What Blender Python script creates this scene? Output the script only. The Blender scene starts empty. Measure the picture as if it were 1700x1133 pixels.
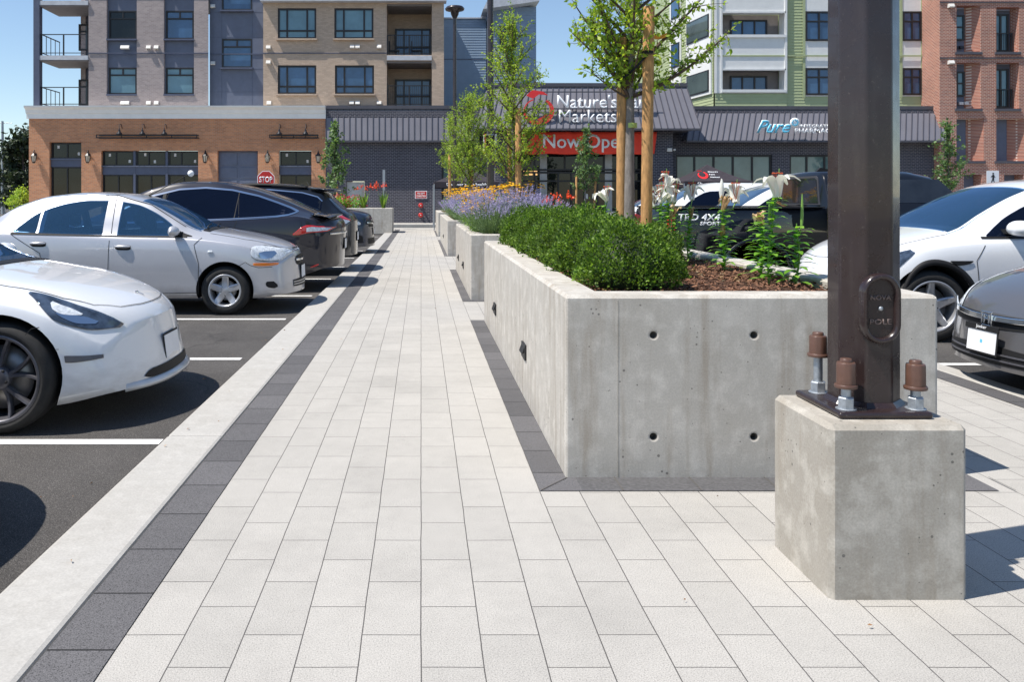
import bpy, bmesh, math, random
import numpy as np
from mathutils import Vector, Matrix, Euler
R = math.radians
PI = math.pi
scene = bpy.context.scene
COL = scene.collection

# ------------------------------------------------------------ camera
F = 1400.0; CX = 699.0; CY = 330.0; H = 1.45
cam_d = bpy.data.cameras.new('camera')
cam = bpy.data.objects.new('camera', cam_d); COL.objects.link(cam)
cam.location = (0, 0, H); cam.rotation_euler = (R(90), 0, 0)
cam_d.sensor_width = 36; cam_d.lens = F/1700*36
cam_d.shift_x = (850-CX)/1700; cam_d.shift_y = -(566.5-CY)/1700
cam_d.clip_end = 2000; cam_d.clip_start = 0.05
scene.camera = cam

# ------------------------------------------------------------ sky, sun, exposure
TRAV = Vector((0.52, 0.165, -1.0))
ELEV = math.atan2(1.0, math.hypot(TRAV.x, TRAV.y))
AZ = math.atan2(-TRAV.x, -TRAV.y)
world = bpy.data.worlds.new('World'); scene.world = world; world.use_nodes = True
wn = world.node_tree; bg = wn.nodes['Background']
sky = wn.nodes.new('ShaderNodeTexSky'); sky.sky_type = 'NISHITA'; sky.sun_disc = False
sky.sun_elevation = ELEV; sky.sun_rotation = AZ; sky.air_density = 1.0; sky.dust_density = 0.12; sky.ozone_density = 2.2
wn.links.new(sky.outputs[0], bg.inputs[0]); bg.inputs[1].default_value = 0.12
sun_d = bpy.data.lights.new('sun', 'SUN'); sun_d.energy = 5.0; sun_d.angle = R(0.53); sun_d.color = (1, .94, .86)
sun = bpy.data.objects.new('sun', sun_d); COL.objects.link(sun)
sun.rotation_euler = TRAV.to_track_quat('-Z', 'Y').to_euler(); sun.location = (-20, -8, 40)
scene.view_settings.view_transform = 'Standard'; scene.view_settings.look = 'None'
scene.view_settings.exposure = 0.36; scene.view_settings.gamma = 1.0
try: scene.view_settings.use_curve_mapping = False
except Exception: pass
scene.cycles.max_bounces = 8

# ------------------------------------------------------------ tagging
def tag(o, label=None, cat=None, group=None, kind=None):
    if label: o['label'] = label
    if cat: o['category'] = cat
    if group: o['group'] = group
    if kind: o['kind'] = kind
    return o
def thing(name, label, cat, loc=(0, 0, 0), group=None, rz=0.0):
    o = bpy.data.objects.new(name, None); COL.objects.link(o); o.location = loc; o.rotation_euler = (0, 0, rz)
    o.empty_display_size = .1
    return tag(o, label, cat, group)
def base(o):
    v = Vector((0, 0, 0))
    while o is not None:
        v += Vector(o.location); o = o.parent
    return v
def copy_tree(o, parent=None):
    c = o.copy(); COL.objects.link(c)
    if parent: c.parent = parent
    for ch in list(o.children): copy_tree(ch, c)
    return c

# ------------------------------------------------------------ mesh builder (world coordinates; converted to parent's)
class MB:
    def __init__(s): s.v = []; s.f = []; s.m = []; s.smooth = []
    def add(s, vs, fs, mi=0, smooth=False):
        b = len(s.v); s.v.extend([tuple(p) for p in vs])
        for f in fs: s.f.append(tuple(b+i for i in f)); s.m.append(mi); s.smooth.append(smooth)
        return s
    def quad(s, a, b, c, d, mi=0): return s.add([a, b, c, d], [(0, 1, 2, 3)], mi)
    def box(s, x0, x1, y0, y1, z0, z1, mi=0):
        vs = [(x, y, z) for z in (z0, z1) for y in (y0, y1) for x in (x0, x1)]
        return s.add(vs, [(0, 2, 3, 1), (4, 5, 7, 6), (0, 1, 5, 4), (2, 6, 7, 3), (0, 4, 6, 2), (1, 3, 7, 5)], mi)
    def prism(s, poly, axis, a, b, mi=0):
        # poly: list of 2D points; axis 'x': poly=(y,z); 'y': (x,z); 'z': (x,y)
        n = len(poly)
        def mk(p, t): return {'x': (t, p[0], p[1]), 'y': (p[0], t, p[1]), 'z': (p[0], p[1], t)}[axis]
        vs = [mk(p, a) for p in poly]+[mk(p, b) for p in poly]
        fs = [tuple(range(n-1, -1, -1)), tuple(range(n, 2*n))]+[(i, (i+1) % n, n+(i+1) % n, n+i) for i in range(n)]
        return s.add(vs, fs, mi)
    def tube(s, pts, rad, n=8, mi=0, caps=True, smooth=True):
        pts = [Vector(p) for p in pts]
        if not hasattr(rad, '__len__'): rad = [rad]*len(pts)
        vs = []; up = Vector((0, 0, 1))
        for i, p in enumerate(pts):
            d = (pts[min(i+1, len(pts)-1)]-pts[max(i-1, 0)])
            if d.length < 1e-9: d = Vector((0, 0, 1))
            d.normalize()
            a = d.cross(up if abs(d.z) < .95 else Vector((0, 1, 0))).normalized(); b = d.cross(a)
            for k in range(n):
                t = 2*PI*k/n; vs.append(p+(a*math.cos(t)+b*math.sin(t))*rad[i])
        fs = []
        for i in range(len(pts)-1):
            for k in range(n):
                k2 = (k+1) % n; fs.append((i*n+k, i*n+k2, (i+1)*n+k2, (i+1)*n+k))
        s.add(vs, fs, mi, smooth)
        if caps:
            s.add(vs[:n], [tuple(range(n-1, -1, -1))], mi); s.add(vs[-n:], [tuple(range(n))], mi)
        return s
    def lathe(s, prof, c=(0, 0, 0), axis='z', n=24, mi=0, smooth=True, mod=None):
        # prof: list (r, h)
        vs = []
        for (r, h) in prof:
            for k in range(n):
                t = 2*PI*k/n; rr = r*(mod(t) if mod else 1)
                p, q = rr*math.cos(t), rr*math.sin(t)
                if axis == 'z': vs.append((c[0]+p, c[1]+q, c[2]+h))
                elif axis == 'y': vs.append((c[0]+p, c[1]+h, c[2]+q))
                else: vs.append((c[0]+h, c[1]+p, c[2]+q))
        fs = []
        for i in range(len(prof)-1):
            for k in range(n):
                k2 = (k+1) % n; fs.append((i*n+k, i*n+k2, (i+1)*n+k2, (i+1)*n+k))
        fs.append(tuple(range(n-1, -1, -1))); L = (len(prof)-1)*n; fs.append(tuple(range(L, L+n)))
        s.add(vs, fs[:-2], mi, smooth); 
        s.add(vs[:n], [tuple(range(n-1, -1, -1))], mi); s.add(vs[-n:], [tuple(range(n))], mi)
        return s
    def build(s, name, mats, parent=None, bevel=0, seg=2, fixn=True, label=None, weld=False):
        me = bpy.data.meshes.new(name)
        if not isinstance(mats, (list, tuple)): mats = [mats]
        off = base(parent) if parent else Vector((0, 0, 0))
        vs = [(x-off.x, y-off.y, z-off.z) for x, y, z in s.v]
        me.from_pydata(vs, [], s.f)
        for m in mats: me.materials.append(m)
        me.polygons.foreach_set('material_index', s.m)
        me.polygons.foreach_set('use_smooth', s.smooth)
        if fixn:
            bm = bmesh.new(); bm.from_mesh(me)
            if weld: bmesh.ops.remove_doubles(bm, verts=bm.verts, dist=1e-5)
            bmesh.ops.recalc_face_normals(bm, faces=bm.faces); bm.to_mesh(me); bm.free()
        o = bpy.data.objects.new(name, me); COL.objects.link(o)
        if parent: o.parent = parent
        if bevel:
            b = o.modifiers.new('bevel', 'BEVEL'); b.width = bevel; b.segments = seg; b.limit_method = 'ANGLE'; b.angle_limit = R(40)
        if label: o['label'] = label
        return o
def np_mesh(name, verts, faces, mats, parent=None, smooth=False, midx=None):
    """verts (N,3) array, faces (M,k) array"""
    me = bpy.data.meshes.new(name)
    off = base(parent) if parent else Vector((0, 0, 0))
    v = np.asarray(verts, dtype=np.float32)-np.array(off, dtype=np.float32)
    f = np.asarray(faces, dtype=np.int32); k = f.shape[1]
    me.vertices.add(len(v)); me.vertices.foreach_set('co', v.ravel())
    me.loops.add(f.size); me.loops.foreach_set('vertex_index', f.ravel())
    me.polygons.add(len(f)); me.polygons.foreach_set('loop_start', np.arange(0, f.size, k, dtype=np.int32))
    me.polygons.foreach_set('loop_total', np.full(len(f), k, dtype=np.int32))
    if not isinstance(mats, (list, tuple)): mats = [mats]
    for m in mats: me.materials.append(m)
    if midx is not None: me.polygons.foreach_set('material_index', np.asarray(midx, dtype=np.int32))
    if smooth: me.polygons.foreach_set('use_smooth', np.ones(len(f), dtype=bool))
    me.update(calc_edges=True); me.validate()
    o = bpy.data.objects.new(name, me); COL.objects.link(o)
    if parent: o.parent = parent
    return o
def bake(o):
    """replace an object's mesh by its evaluated (modifier-applied) mesh"""
    dg = bpy.context.evaluated_depsgraph_get(); dg.update()
    me = bpy.data.meshes.new_from_object(o.evaluated_get(dg)); o.modifiers.clear(); o.data = me
    return o
def cut(o, cutters, remove=True):
    for c in cutters:
        m = o.modifiers.new('cut', 'BOOLEAN'); m.operation = 'DIFFERENCE'; m.object = c; m.solver = 'EXACT'
        try: m.material_mode = 'TRANSFER'
        except Exception: pass
    bpy.context.view_layer.update()
    bake(o)
    for c in cutters: bpy.data.objects.remove(c)
    return o

# ------------------------------------------------------------ materials
def newmat(name):
    m = bpy.data.materials.new(name); m.use_nodes = True
    nt = m.node_tree; return m, nt, nt.nodes['Principled BSDF']
def N(nt, t, **kw):
    n = nt.nodes.new(t)
    for k, v in kw.items(): setattr(n, k, v)
    return n
def coords(nt, scale=(1, 1, 1), loc=(0, 0, 0), rot=(0, 0, 0), kind='Object'):
    tc = N(nt, 'ShaderNodeTexCoord'); mp = N(nt, 'ShaderNodeMapping')
    mp.inputs['Scale'].default_value = scale; mp.inputs['Location'].default_value = loc; mp.inputs['Rotation'].default_value = rot
    nt.links.new(tc.outputs[kind], mp.inputs[0]); return mp.outputs[0]
def noise(nt, vec, scale, detail=4, rough=.6):
    n = N(nt, 'ShaderNodeTexNoise'); n.inputs['Scale'].default_value = scale; n.inputs['Detail'].default_value = detail
    n.inputs['Roughness'].default_value = rough
    if vec is not None: nt.links.new(vec, n.inputs['Vector'])
    return n.outputs['Fac']
def ramp(nt, fac, stops, interp='LINEAR'):
    r = N(nt, 'ShaderNodeValToRGB'); r.color_ramp.interpolation = interp
    while len(r.color_ramp.elements) < len(stops): r.color_ramp.elements.new(.5)
    for e, (p, c) in zip(r.color_ramp.elements, stops):
        e.position = p; e.color = (*c, 1) if hasattr(c, '__len__') else (c, c, c, 1)
    nt.links.new(fac, r.inputs[0]); return r.outputs[0]
def mix(nt, fac, a, b, mode='MIX'):
    m = N(nt, 'ShaderNodeMix'); m.data_type = 'RGBA'; m.blend_type = mode
    for sock, v in ((0, fac), (6, a), (7, b)):
        if isinstance(v, bpy.types.NodeSocket): nt.links.new(v, m.inputs[sock])
        elif sock == 0: m.inputs[0].default_value = v
        else: m.inputs[sock].default_value = (*v, 1) if hasattr(v, '__len__') else (v, v, v, 1)
    return m.outputs[2]
def bump(nt, bs, h, strength=.3, dist=.01):
    b = N(nt, 'ShaderNodeBump'); b.inputs['Strength'].default_value = strength; b.inputs['Distance'].default_value = dist
    nt.links.new(h, b.inputs['Height']); nt.links.new(b.outputs[0], bs.inputs['Normal']); return b
def plain(name, c, rough=.5, metal=0, var=.12, vs=3.0, coat=0, bumps=0, spec=.5, rv=0.0):
    """plain material with soft procedural colour and roughness variation"""
    m, nt, bs = newmat(name)
    v = coords(nt); n = noise(nt, v, vs, 5)
    lo = tuple(x*(1-var) for x in c); hi = tuple(min(1, x*(1+var)) for x in c)
    nt.links.new(ramp(nt, n, [(.3, lo), (.7, hi)]), bs.inputs['Base Color'])
    bs.inputs['Roughness'].default_value = rough; bs.inputs['Metallic'].default_value = metal
    bs.inputs['Coat Weight'].default_value = coat; bs.inputs['Coat Roughness'].default_value = .03
    bs.inputs['Specular IOR Level'].default_value = spec
    if bumps:
        bump(nt, bs, noise(nt, v, vs*12, 3), bumps, .004)
    return m
def brickmat(name, c1, c2, mortar, bw=.22, rh=.075, ms=.006, var=.5, rough=.85, bstr=.6, streak=.15, wall=True, vec=None):
    m, nt, bs = newmat(name)
    tc = N(nt, 'ShaderNodeTexCoord'); sp = N(nt, 'ShaderNodeSeparateXYZ'); cb = N(nt, 'ShaderNodeCombineXYZ')
    nt.links.new(tc.outputs['Object'], sp.inputs[0])
    ad = N(nt, 'ShaderNodeMath', operation='ADD'); nt.links.new(sp.outputs[0], ad.inputs[0]); nt.links.new(sp.outputs[1], ad.inputs[1])
    a2 = N(nt, 'ShaderNodeMath', operation='ADD'); nt.links.new(ad.outputs[0], a2.inputs[0]); a2.inputs[1].default_value = 200*bw
    a3 = N(nt, 'ShaderNodeMath', operation='ADD'); nt.links.new(sp.outputs[2], a3.inputs[0]); a3.inputs[1].default_value = 40*rh
    nt.links.new(a2.outputs[0], cb.inputs[0]); nt.links.new(a3.outputs[0], cb.inputs[1])
    b = N(nt, 'ShaderNodeTexBrick'); b.offset = .5
    b.inputs['Scale'].default_value = 1; b.inputs['Brick Width'].default_value = bw; b.inputs['Row Height'].default_value = rh
    b.inputs['Mortar Size'].default_value = ms; b.inputs['Mortar Smooth'].default_value = .2; b.inputs['Bias'].default_value = 0
    b.inputs['Color1'].default_value = (*c1, 1); b.inputs['Color2'].default_value = (*c2, 1); b.inputs['Mortar'].default_value = (*mortar, 1)
    nt.links.new(cb.outputs[0], b.inputs['Vector'])
    n = noise(nt, coords(nt), .7, 6); col = mix(nt, 1.0, b.outputs['Color'], ramp(nt, n, [(.3, 1-streak), (.7, 1+streak)]), 'MULTIPLY')
    nt.links.new(col, bs.inputs['Base Color']); bs.inputs['Roughness'].default_value = rough
    inv = N(nt, 'ShaderNodeMath', operation='SUBTRACT'); inv.inputs[0].default_value = 1; nt.links.new(b.outputs['Fac'], inv.inputs[1])
    bump(nt, bs, inv.outputs[0], bstr, .01)
    return m
def paver(name, c1, c2, joint, bw, rh, yoff, speck=.17, ms=.0022):
    m, nt, bs = newmat(name)
    tc = N(nt, 'ShaderNodeTexCoord'); sp = N(nt, 'ShaderNodeSeparateXYZ'); cb = N(nt, 'ShaderNodeCombineXYZ')
    nt.links.new(tc.outputs['Object'], sp.inputs[0])
    # edges wobble a hair so the joints are not ruled with a pen
    w1 = noise(nt, coords(nt), 2.2, 3)
    w = N(nt, 'ShaderNodeMath', operation='MULTIPLY_ADD'); nt.links.new(w1, w.inputs[0]); w.inputs[1].default_value = .008; w.inputs[2].default_value = -.004
    a2 = N(nt, 'ShaderNodeMath', operation='ADD'); nt.links.new(sp.outputs[1], a2.inputs[0]); a2.inputs[1].default_value = yoff+100*bw
    a3 = N(nt, 'ShaderNodeMath', operation='ADD'); nt.links.new(sp.outputs[0], a3.inputs[0]); a3.inputs[1].default_value = 100*rh
    a4 = N(nt, 'ShaderNodeMath', operation='ADD'); nt.links.new(a3.outputs[0], a4.inputs[0]); nt.links.new(w.outputs[0], a4.inputs[1])
    a5 = N(nt, 'ShaderNodeMath', operation='ADD'); nt.links.new(a2.outputs[0], a5.inputs[0]); nt.links.new(w.outputs[0], a5.inputs[1])
    nt.links.new(a5.outputs[0], cb.inputs[0]); nt.links.new(a4.outputs[0], cb.inputs[1])
    b = N(nt, 'ShaderNodeTexBrick'); b.offset = .5
    for k, v in (('Scale', 1), ('Brick Width', bw), ('Row Height', rh), ('Mortar Size', ms), ('Mortar Smooth', .25), ('Bias', 0)): b.inputs[k].default_value = v
    b.inputs['Color1'].default_value = (*c1, 1); b.inputs['Color2'].default_value = (*c2, 1); b.inputs['Mortar'].default_value = (*joint, 1)
    nt.links.new(cb.outputs[0], b.inputs['Vector'])
    v = coords(nt)
    f = noise(nt, v, 210, 3, .75); f2 = noise(nt, v, 1.3, 6, .65); f3 = noise(nt, v, 14, 4)
    col = mix(nt, 1.0, b.outputs['Color'], ramp(nt, f, [(.34, 1-3.2*speck), (.44, 1-.6*speck), (.54, 1+.25*speck), (.66, 1+1.5*speck)]), 'MULTIPLY')
    col = mix(nt, 1.0, col, ramp(nt, f2, [(.25, .86), (.5, 1.0), (.75, 1.06)]), 'MULTIPLY')
    col = mix(nt, 1.0, col, ramp(nt, f3, [(.3, .96), (.7, 1.03)]), 'MULTIPLY')
    # a few rusty or greasy spots
    sp2 = noise(nt, v, 3.1, 5, .75)
    col = mix(nt, ramp(nt, sp2, [(.63, 0.0), (.78, .45)]), col, tuple(x*.62 for x in c1))
    nt.links.new(col, bs.inputs['Base Color']); bs.inputs['Roughness'].default_value = .88
    inv = N(nt, 'ShaderNodeMath', operation='MULTIPLY_ADD'); nt.links.new(b.outputs['Fac'], inv.inputs[0]); inv.inputs[1].default_value = -1
    nt.links.new(f, inv.inputs[2]); bump(nt, bs, inv.outputs[0], .45, .004)
    return m
def concrete(name, base_c, stain_c, streaks=.5, low=.0, pits=1.0, mott=.75):
    m, nt, bs = newmat(name)
    v = coords(nt)
    n1 = noise(nt, v, 1.6, 8, .65); n2 = noise(nt, v, 9, 6, .6); n3 = noise(nt, coords(nt, scale=(11, 11, .9)), 1.0, 5, .6)
    fine = noise(nt, v, 120, 2)
    col = mix(nt, ramp(nt, n1, [(.35, 0.0), (.7, mott)]), base_c, tuple(x*.74*(1, .96, .90)[i] for i, x in enumerate(base_c)))
    col = mix(nt, ramp(nt, n2, [(.48, 0.0), (.68, mott)]), col, tuple(min(1, x*1.22) for x in base_c))
    col = mix(nt, ramp(nt, n3, [(.52, 0.0), (.70, streaks)]), col, stain_c)
    col = mix(nt, 1.0, col, ramp(nt, fine, [(.3, .88), (.7, 1.08)]), 'MULTIPLY')
    vo = N(nt, 'ShaderNodeTexVoronoi'); vo.inputs['Scale'].default_value = 27; nt.links.new(v, vo.inputs['Vector']); vo.inputs['Randomness'].default_value = 1
    sz = noise(nt, v, 5.5, 2)
    th = N(nt, 'ShaderNodeMath', operation='MULTIPLY_ADD'); nt.links.new(sz, th.inputs[0]); th.inputs[1].default_value = .75; th.inputs[2].default_value = -.325
    lt = N(nt, 'ShaderNodeMath', operation='LESS_THAN'); nt.links.new(vo.outputs['Distance'], lt.inputs[0]); nt.links.new(th.outputs[0], lt.inputs[1])
    pm = N(nt, 'ShaderNodeMath', operation='MULTIPLY'); nt.links.new(lt.outputs[0], pm.inputs[0]); pm.inputs[1].default_value = .75*pits
    col = mix(nt, pm.outputs[0], col, tuple(x*.22 for x in base_c))
    nt.links.new(col, bs.inputs['Base Color']); bs.inputs['Roughness'].default_value = .82
    hh = N(nt, 'ShaderNodeMath', operation='SUBTRACT'); nt.links.new(n2, hh.inputs[0]); nt.links.new(pm.outputs[0], hh.inputs[1])
    bump(nt, bs, hh.outputs[0], .25, .006)
    return m
def asphalt():
    m, nt, bs = newmat('asphalt'); v = coords(nt)
    f = noise(nt, v, 190, 3, .75); g = noise(nt, v, .5, 7, .65); s = noise(nt, coords(nt, scale=(1, .35, 1)), 2.2, 6)
    col = ramp(nt, f, [(.36, (.028, .026, .024)), (.48, (.058, .054, .051)), (.58, (.095, .089, .084)), (.68, (.24, .225, .21))])
    col = mix(nt, 1.0, col, ramp(nt, g, [(.3, .70), (.7, 1.35)]), 'MULTIPLY'); col = mix(nt, 1.0, col, ramp(nt, s, [(.35, .9), (.75, 1.15)]), 'MULTIPLY')
    oil = noise(nt, v, 1.25, 3, .5); col = mix(nt, ramp(nt, oil, [(.66, 0.0), (.74, .55)]), col, (.030, .028, .027))
    vo = N(nt, 'ShaderNodeTexVoronoi'); vo.feature = 'DISTANCE_TO_EDGE'; vo.inputs['Scale'].default_value = .16; wv = N(nt, 'ShaderNodeVectorMath', operation='ADD'); nz = N(nt, 'ShaderNodeTexNoise'); nz.inputs['Scale'].default_value = 1.6; nz.inputs['Detail'].default_value = 6
    nt.links.new(v, nz.inputs['Vector']); nt.links.new(v, wv.inputs[0]); nt.links.new(nz.outputs['Color'], wv.inputs[1]); nt.links.new(wv.outputs[0], vo.inputs['Vector'])
    col = mix(nt, ramp(nt, vo.outputs['Distance'], [(.0, .6), (.0012, 0.0)]), col, (.02, .019, .018))
    nt.links.new(col, bs.inputs['Base Color']); bs.inputs['Roughness'].default_value = .92
    bump(nt, bs, f, .8, .006); return m
def leafmat(name, c, c2, trans=.35, rough=.45, spec=.5, tc=(1.5, 1.6, .7), clump=0):
    m, nt, bs = newmat(name)
    g = N(nt, 'ShaderNodeNewGeometry')
    col = ramp(nt, g.outputs['Random Per Island'], [(0, c), (.55, tuple((a+b)/2 for a, b in zip(c, c2))), (1, c2)])
    if clump: col = mix(nt, 1.0, col, ramp(nt, noise(nt, coords(nt), clump, 3), [(.32, .45), (.5, .95), (.68, 1.5)]), 'MULTIPLY')
    nt.links.new(col, bs.inputs['Base Color']); bs.inputs['Roughness'].default_value = rough; bs.inputs['Specular IOR Level'].default_value = spec
    tr = N(nt, 'ShaderNodeBsdfTranslucent')
    b2 = mix(nt, 1.0, col, tc, 'MULTIPLY'); nt.links.new(b2, tr.inputs[0])
    ms = N(nt, 'ShaderNodeMixShader'); ms.inputs[0].default_value = trans
    out = nt.nodes['Material Output']
    nt.links.new(bs.outputs[0], ms.inputs[1]); nt.links.new(tr.outputs[0], ms.inputs[2]); nt.links.new(ms.outputs[0], out.inputs[0]); return m
def glassy(name, c, rough=.04, spec=.6, var=.25, vs=.6):
    m, nt, bs = newmat(name); n = noise(nt, coords(nt), vs, 4)
    nt.links.new(ramp(nt, n, [(.35, tuple(x*(1-var) for x in c)), (.65, tuple(x*(1+var) for x in c))]), bs.inputs['Base Color'])
    bs.inputs['Roughness'].default_value = rough; bs.inputs['Specular IOR Level'].default_value = spec; bs.inputs['Coat Weight'].default_value = .5
    bs.inputs['Coat Roughness'].default_value = .02; return m

M = {}
M['asphalt'] = asphalt()
M['paver'] = paver('light_paver', (.425, .408, .376), (.388, .373, .344), (.085, .08, .075), .388, .196, -2.606-.194)
M['border'] = paver('charcoal_paver', (.125, .122, .126), (.088, .086, .089), (.012, .012, .012), .388, 5.0, -2.606-.194+.1, speck=.30, ms=.005)
M['borderx'] = plain('charcoal_paver_cross', (.092, .091, .094), .9, var=.3, vs=60)
M['kerb'] = concrete('kerb_concrete', (.42, .41, .385), (.31, .295, .265), .3, pits=.15, mott=.35)
M['planter'] = concrete('planter_concrete', (.49, .465, .42), (.27, .215, .155), .48)
M['block'] = concrete('block_concrete', (.40, .375, .33), (.24, .195, .14), .40, mott=.9)
def linemat():
    m, nt, bs = newmat('road_paint'); v = coords(nt); a = noise(nt, v, 70, 4, .75); b = noise(nt, v, 6, 4)
    c = ramp(nt, a, [(.34, (.30, .29, .28)), (.42, (.70, .70, .68)), (.6, (.80, .80, .78))]); nt.links.new(mix(nt, 1.0, c, ramp(nt, b, [(.3, .85), (.7, 1.05)]), 'MULTIPLY'), bs.inputs['Base Color']); bs.inputs['Roughness'].default_value = .75; return m
M['line'] = linemat()
def polemat():
    m, nt, bs = newmat('brown_gloss_paint'); v = coords(nt); a = noise(nt, v, 4, 5); s = noise(nt, v, 85, 3, .7); st = noise(nt, coords(nt, scale=(1, 1, .15)), 22, 4)
    c = ramp(nt, a, [(.3, (.022, .013, .0125)), (.7, (.030, .018, .0175))]); c = mix(nt, ramp(nt, s, [(.66, 0.0), (.74, .55)]), c, (.20, .17, .15)); c = mix(nt, ramp(nt, st, [(.55, 0.0), (.75, .18)]), c, (.09, .075, .068))
    nt.links.new(c, bs.inputs['Base Color']); r = ramp(nt, noise(nt, v, 9, 6), [(.35, .20), (.7, .42)]); nt.links.new(r, bs.inputs['Roughness']); bs.inputs['Coat Weight'].default_value = .25
    bump(nt, bs, noise(nt, v, 160, 2), .06, .001); return m
M['pole'] = polemat()
M['cap'] = plain('brown_cap_paint', (.11, .057, .040), .34, var=.12, vs=30, bumps=.2)
M['galv'] = plain('galvanised_steel', (.40, .43, .46), .45, metal=.7, var=.18, vs=60, bumps=.2)
M['black'] = plain('black_plastic', (.012, .012, .013), .5)
M['hole'] = plain('dark_hole', (.10, .092, .08), .9)
# ------------------------------------------------------------ ground
AZG = -0.07
g = MB().quad((-400, -60, AZG), (400, -60, AZG), (400, 600, AZG), (-400, 600, AZG)).build('parking_lot', M['asphalt']); tag(g, kind='structure')
def sheet(name, x0, x1, y0, y1, z, mat):
    return tag(MB().quad((x0, y0, z), (x1, y0, z), (x1, y1, z), (x0, y1, z)).build(name, mat), kind='structure')
# walkway slab (solid so its edge is real), pavers on top
tag(MB().box(-1.198, 4.36, -4, 39.9, AZG-.1, 0.0).build('walkway', M['paver']), kind='structure')
m = MB()
y = -4.0; rnd = random.Random(3)
while y < 39.5:
    L = 3.05; m.box(-1.55, -1.209, y+.004, min(y+L, 39.6), AZG-.1, .004); y += L
o = m.build('kerb', M['kerb'], bevel=.02); tag(o, kind='structure')
m = MB(); y = -4.0
while y < 39.5:
    m.box(4.362, 4.56, y+.004, min(y+3.05, 39.6), AZG-.1, .004); y += 3.05
tag(m.build('kerb', M['kerb'], bevel=.02), kind='structure')
m = MB().quad((-1.197, -4, .0035), (-.981, -4, .0035), (-.981, 39.6, .0035), (-1.197, 39.6, .0035)).quad((4.165, -4, .004), (4.357, -4, .004), (4.357, 39.6, .004), (4.165, 39.6, .004))
PL = [(.75, 2.68, 4.37, 10.02, .95), (.71, 2.68, 12.05, 17.2, .94), (.67, 2.68, 21.4, 29.5, .90), (.66, 2.68, 32.5, 38.2, .93)]
for i, (x0, x1, y0, y1, h) in enumerate(PL):
    xb = .588
    m.quad((xb, y0-.20, .004), (x0+.05, y0-.20, .004), (x0+.05, y1+.02, .004), (xb, y1+.02, .004))
    m.quad((x1-.05, y0-.20, .004), (x1+.18, y0-.20, .004), (x1+.18, y1+.02, .004), (x1-.05, y1+.02, .004))
tag(m.build('paver_border', M['border']), kind='structure')
m = MB(); mj = MB()
for i, (x0, x1, y0, y1, h) in enumerate(PL):
    m.quad((x0+.05, y0-.20, .004), (x1-.05, y0-.20, .004), (x1-.05, y0+.03, .004), (x0+.05, y0+.03, .004))
tag(m.build('paver_border', M['borderx']), kind='structure')
m = MB()
for k in range(6):
    xx = 1.0+k*.388; m.quad((xx-.0022, 4.168, .0075), (xx+.0022, 4.168, .0075), (xx+.0022, 4.37, .0075), (xx-.0022, 4.37, .0075))
m.quad((.59, 4.173, .0075), (.595, 4.170, .0075), (.757, 4.362, .0075), (.752, 4.365, .0075))
tag(m.build('paver_joint', M['hole']), kind='structure')
# cross path and raised pavement in front of the shops
tag(MB().box(-60, 60, 39.9, 42.0, AZG-.1, .0).build('cross_path', M['kerb']), kind='structure')
tag(MB().box(-60, 60, 43.4, 60, AZG-.1, .13).build('pavement', M['kerb'], bevel=.02), kind='structure')
# stall lines
LL = [5.25, 7.97, 10.6, 13.15, 15.9, 18.7, 21.5, 24.5, 27.4, 30.4, 33.4]
for yy in LL:
    sheet('stall_line', -6.6, -1.62 if yy < 6 else -1.70, yy-.05, yy+.06, AZG+.004, M['line'])
for yy in [2.6, 7.72, 10.95, 14.1, 17.0, 19.9, 22.8]:
    sheet('stall_line', 4.60, 9.6, yy-.05, yy+.05, AZG+.004, M['line'])

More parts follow.
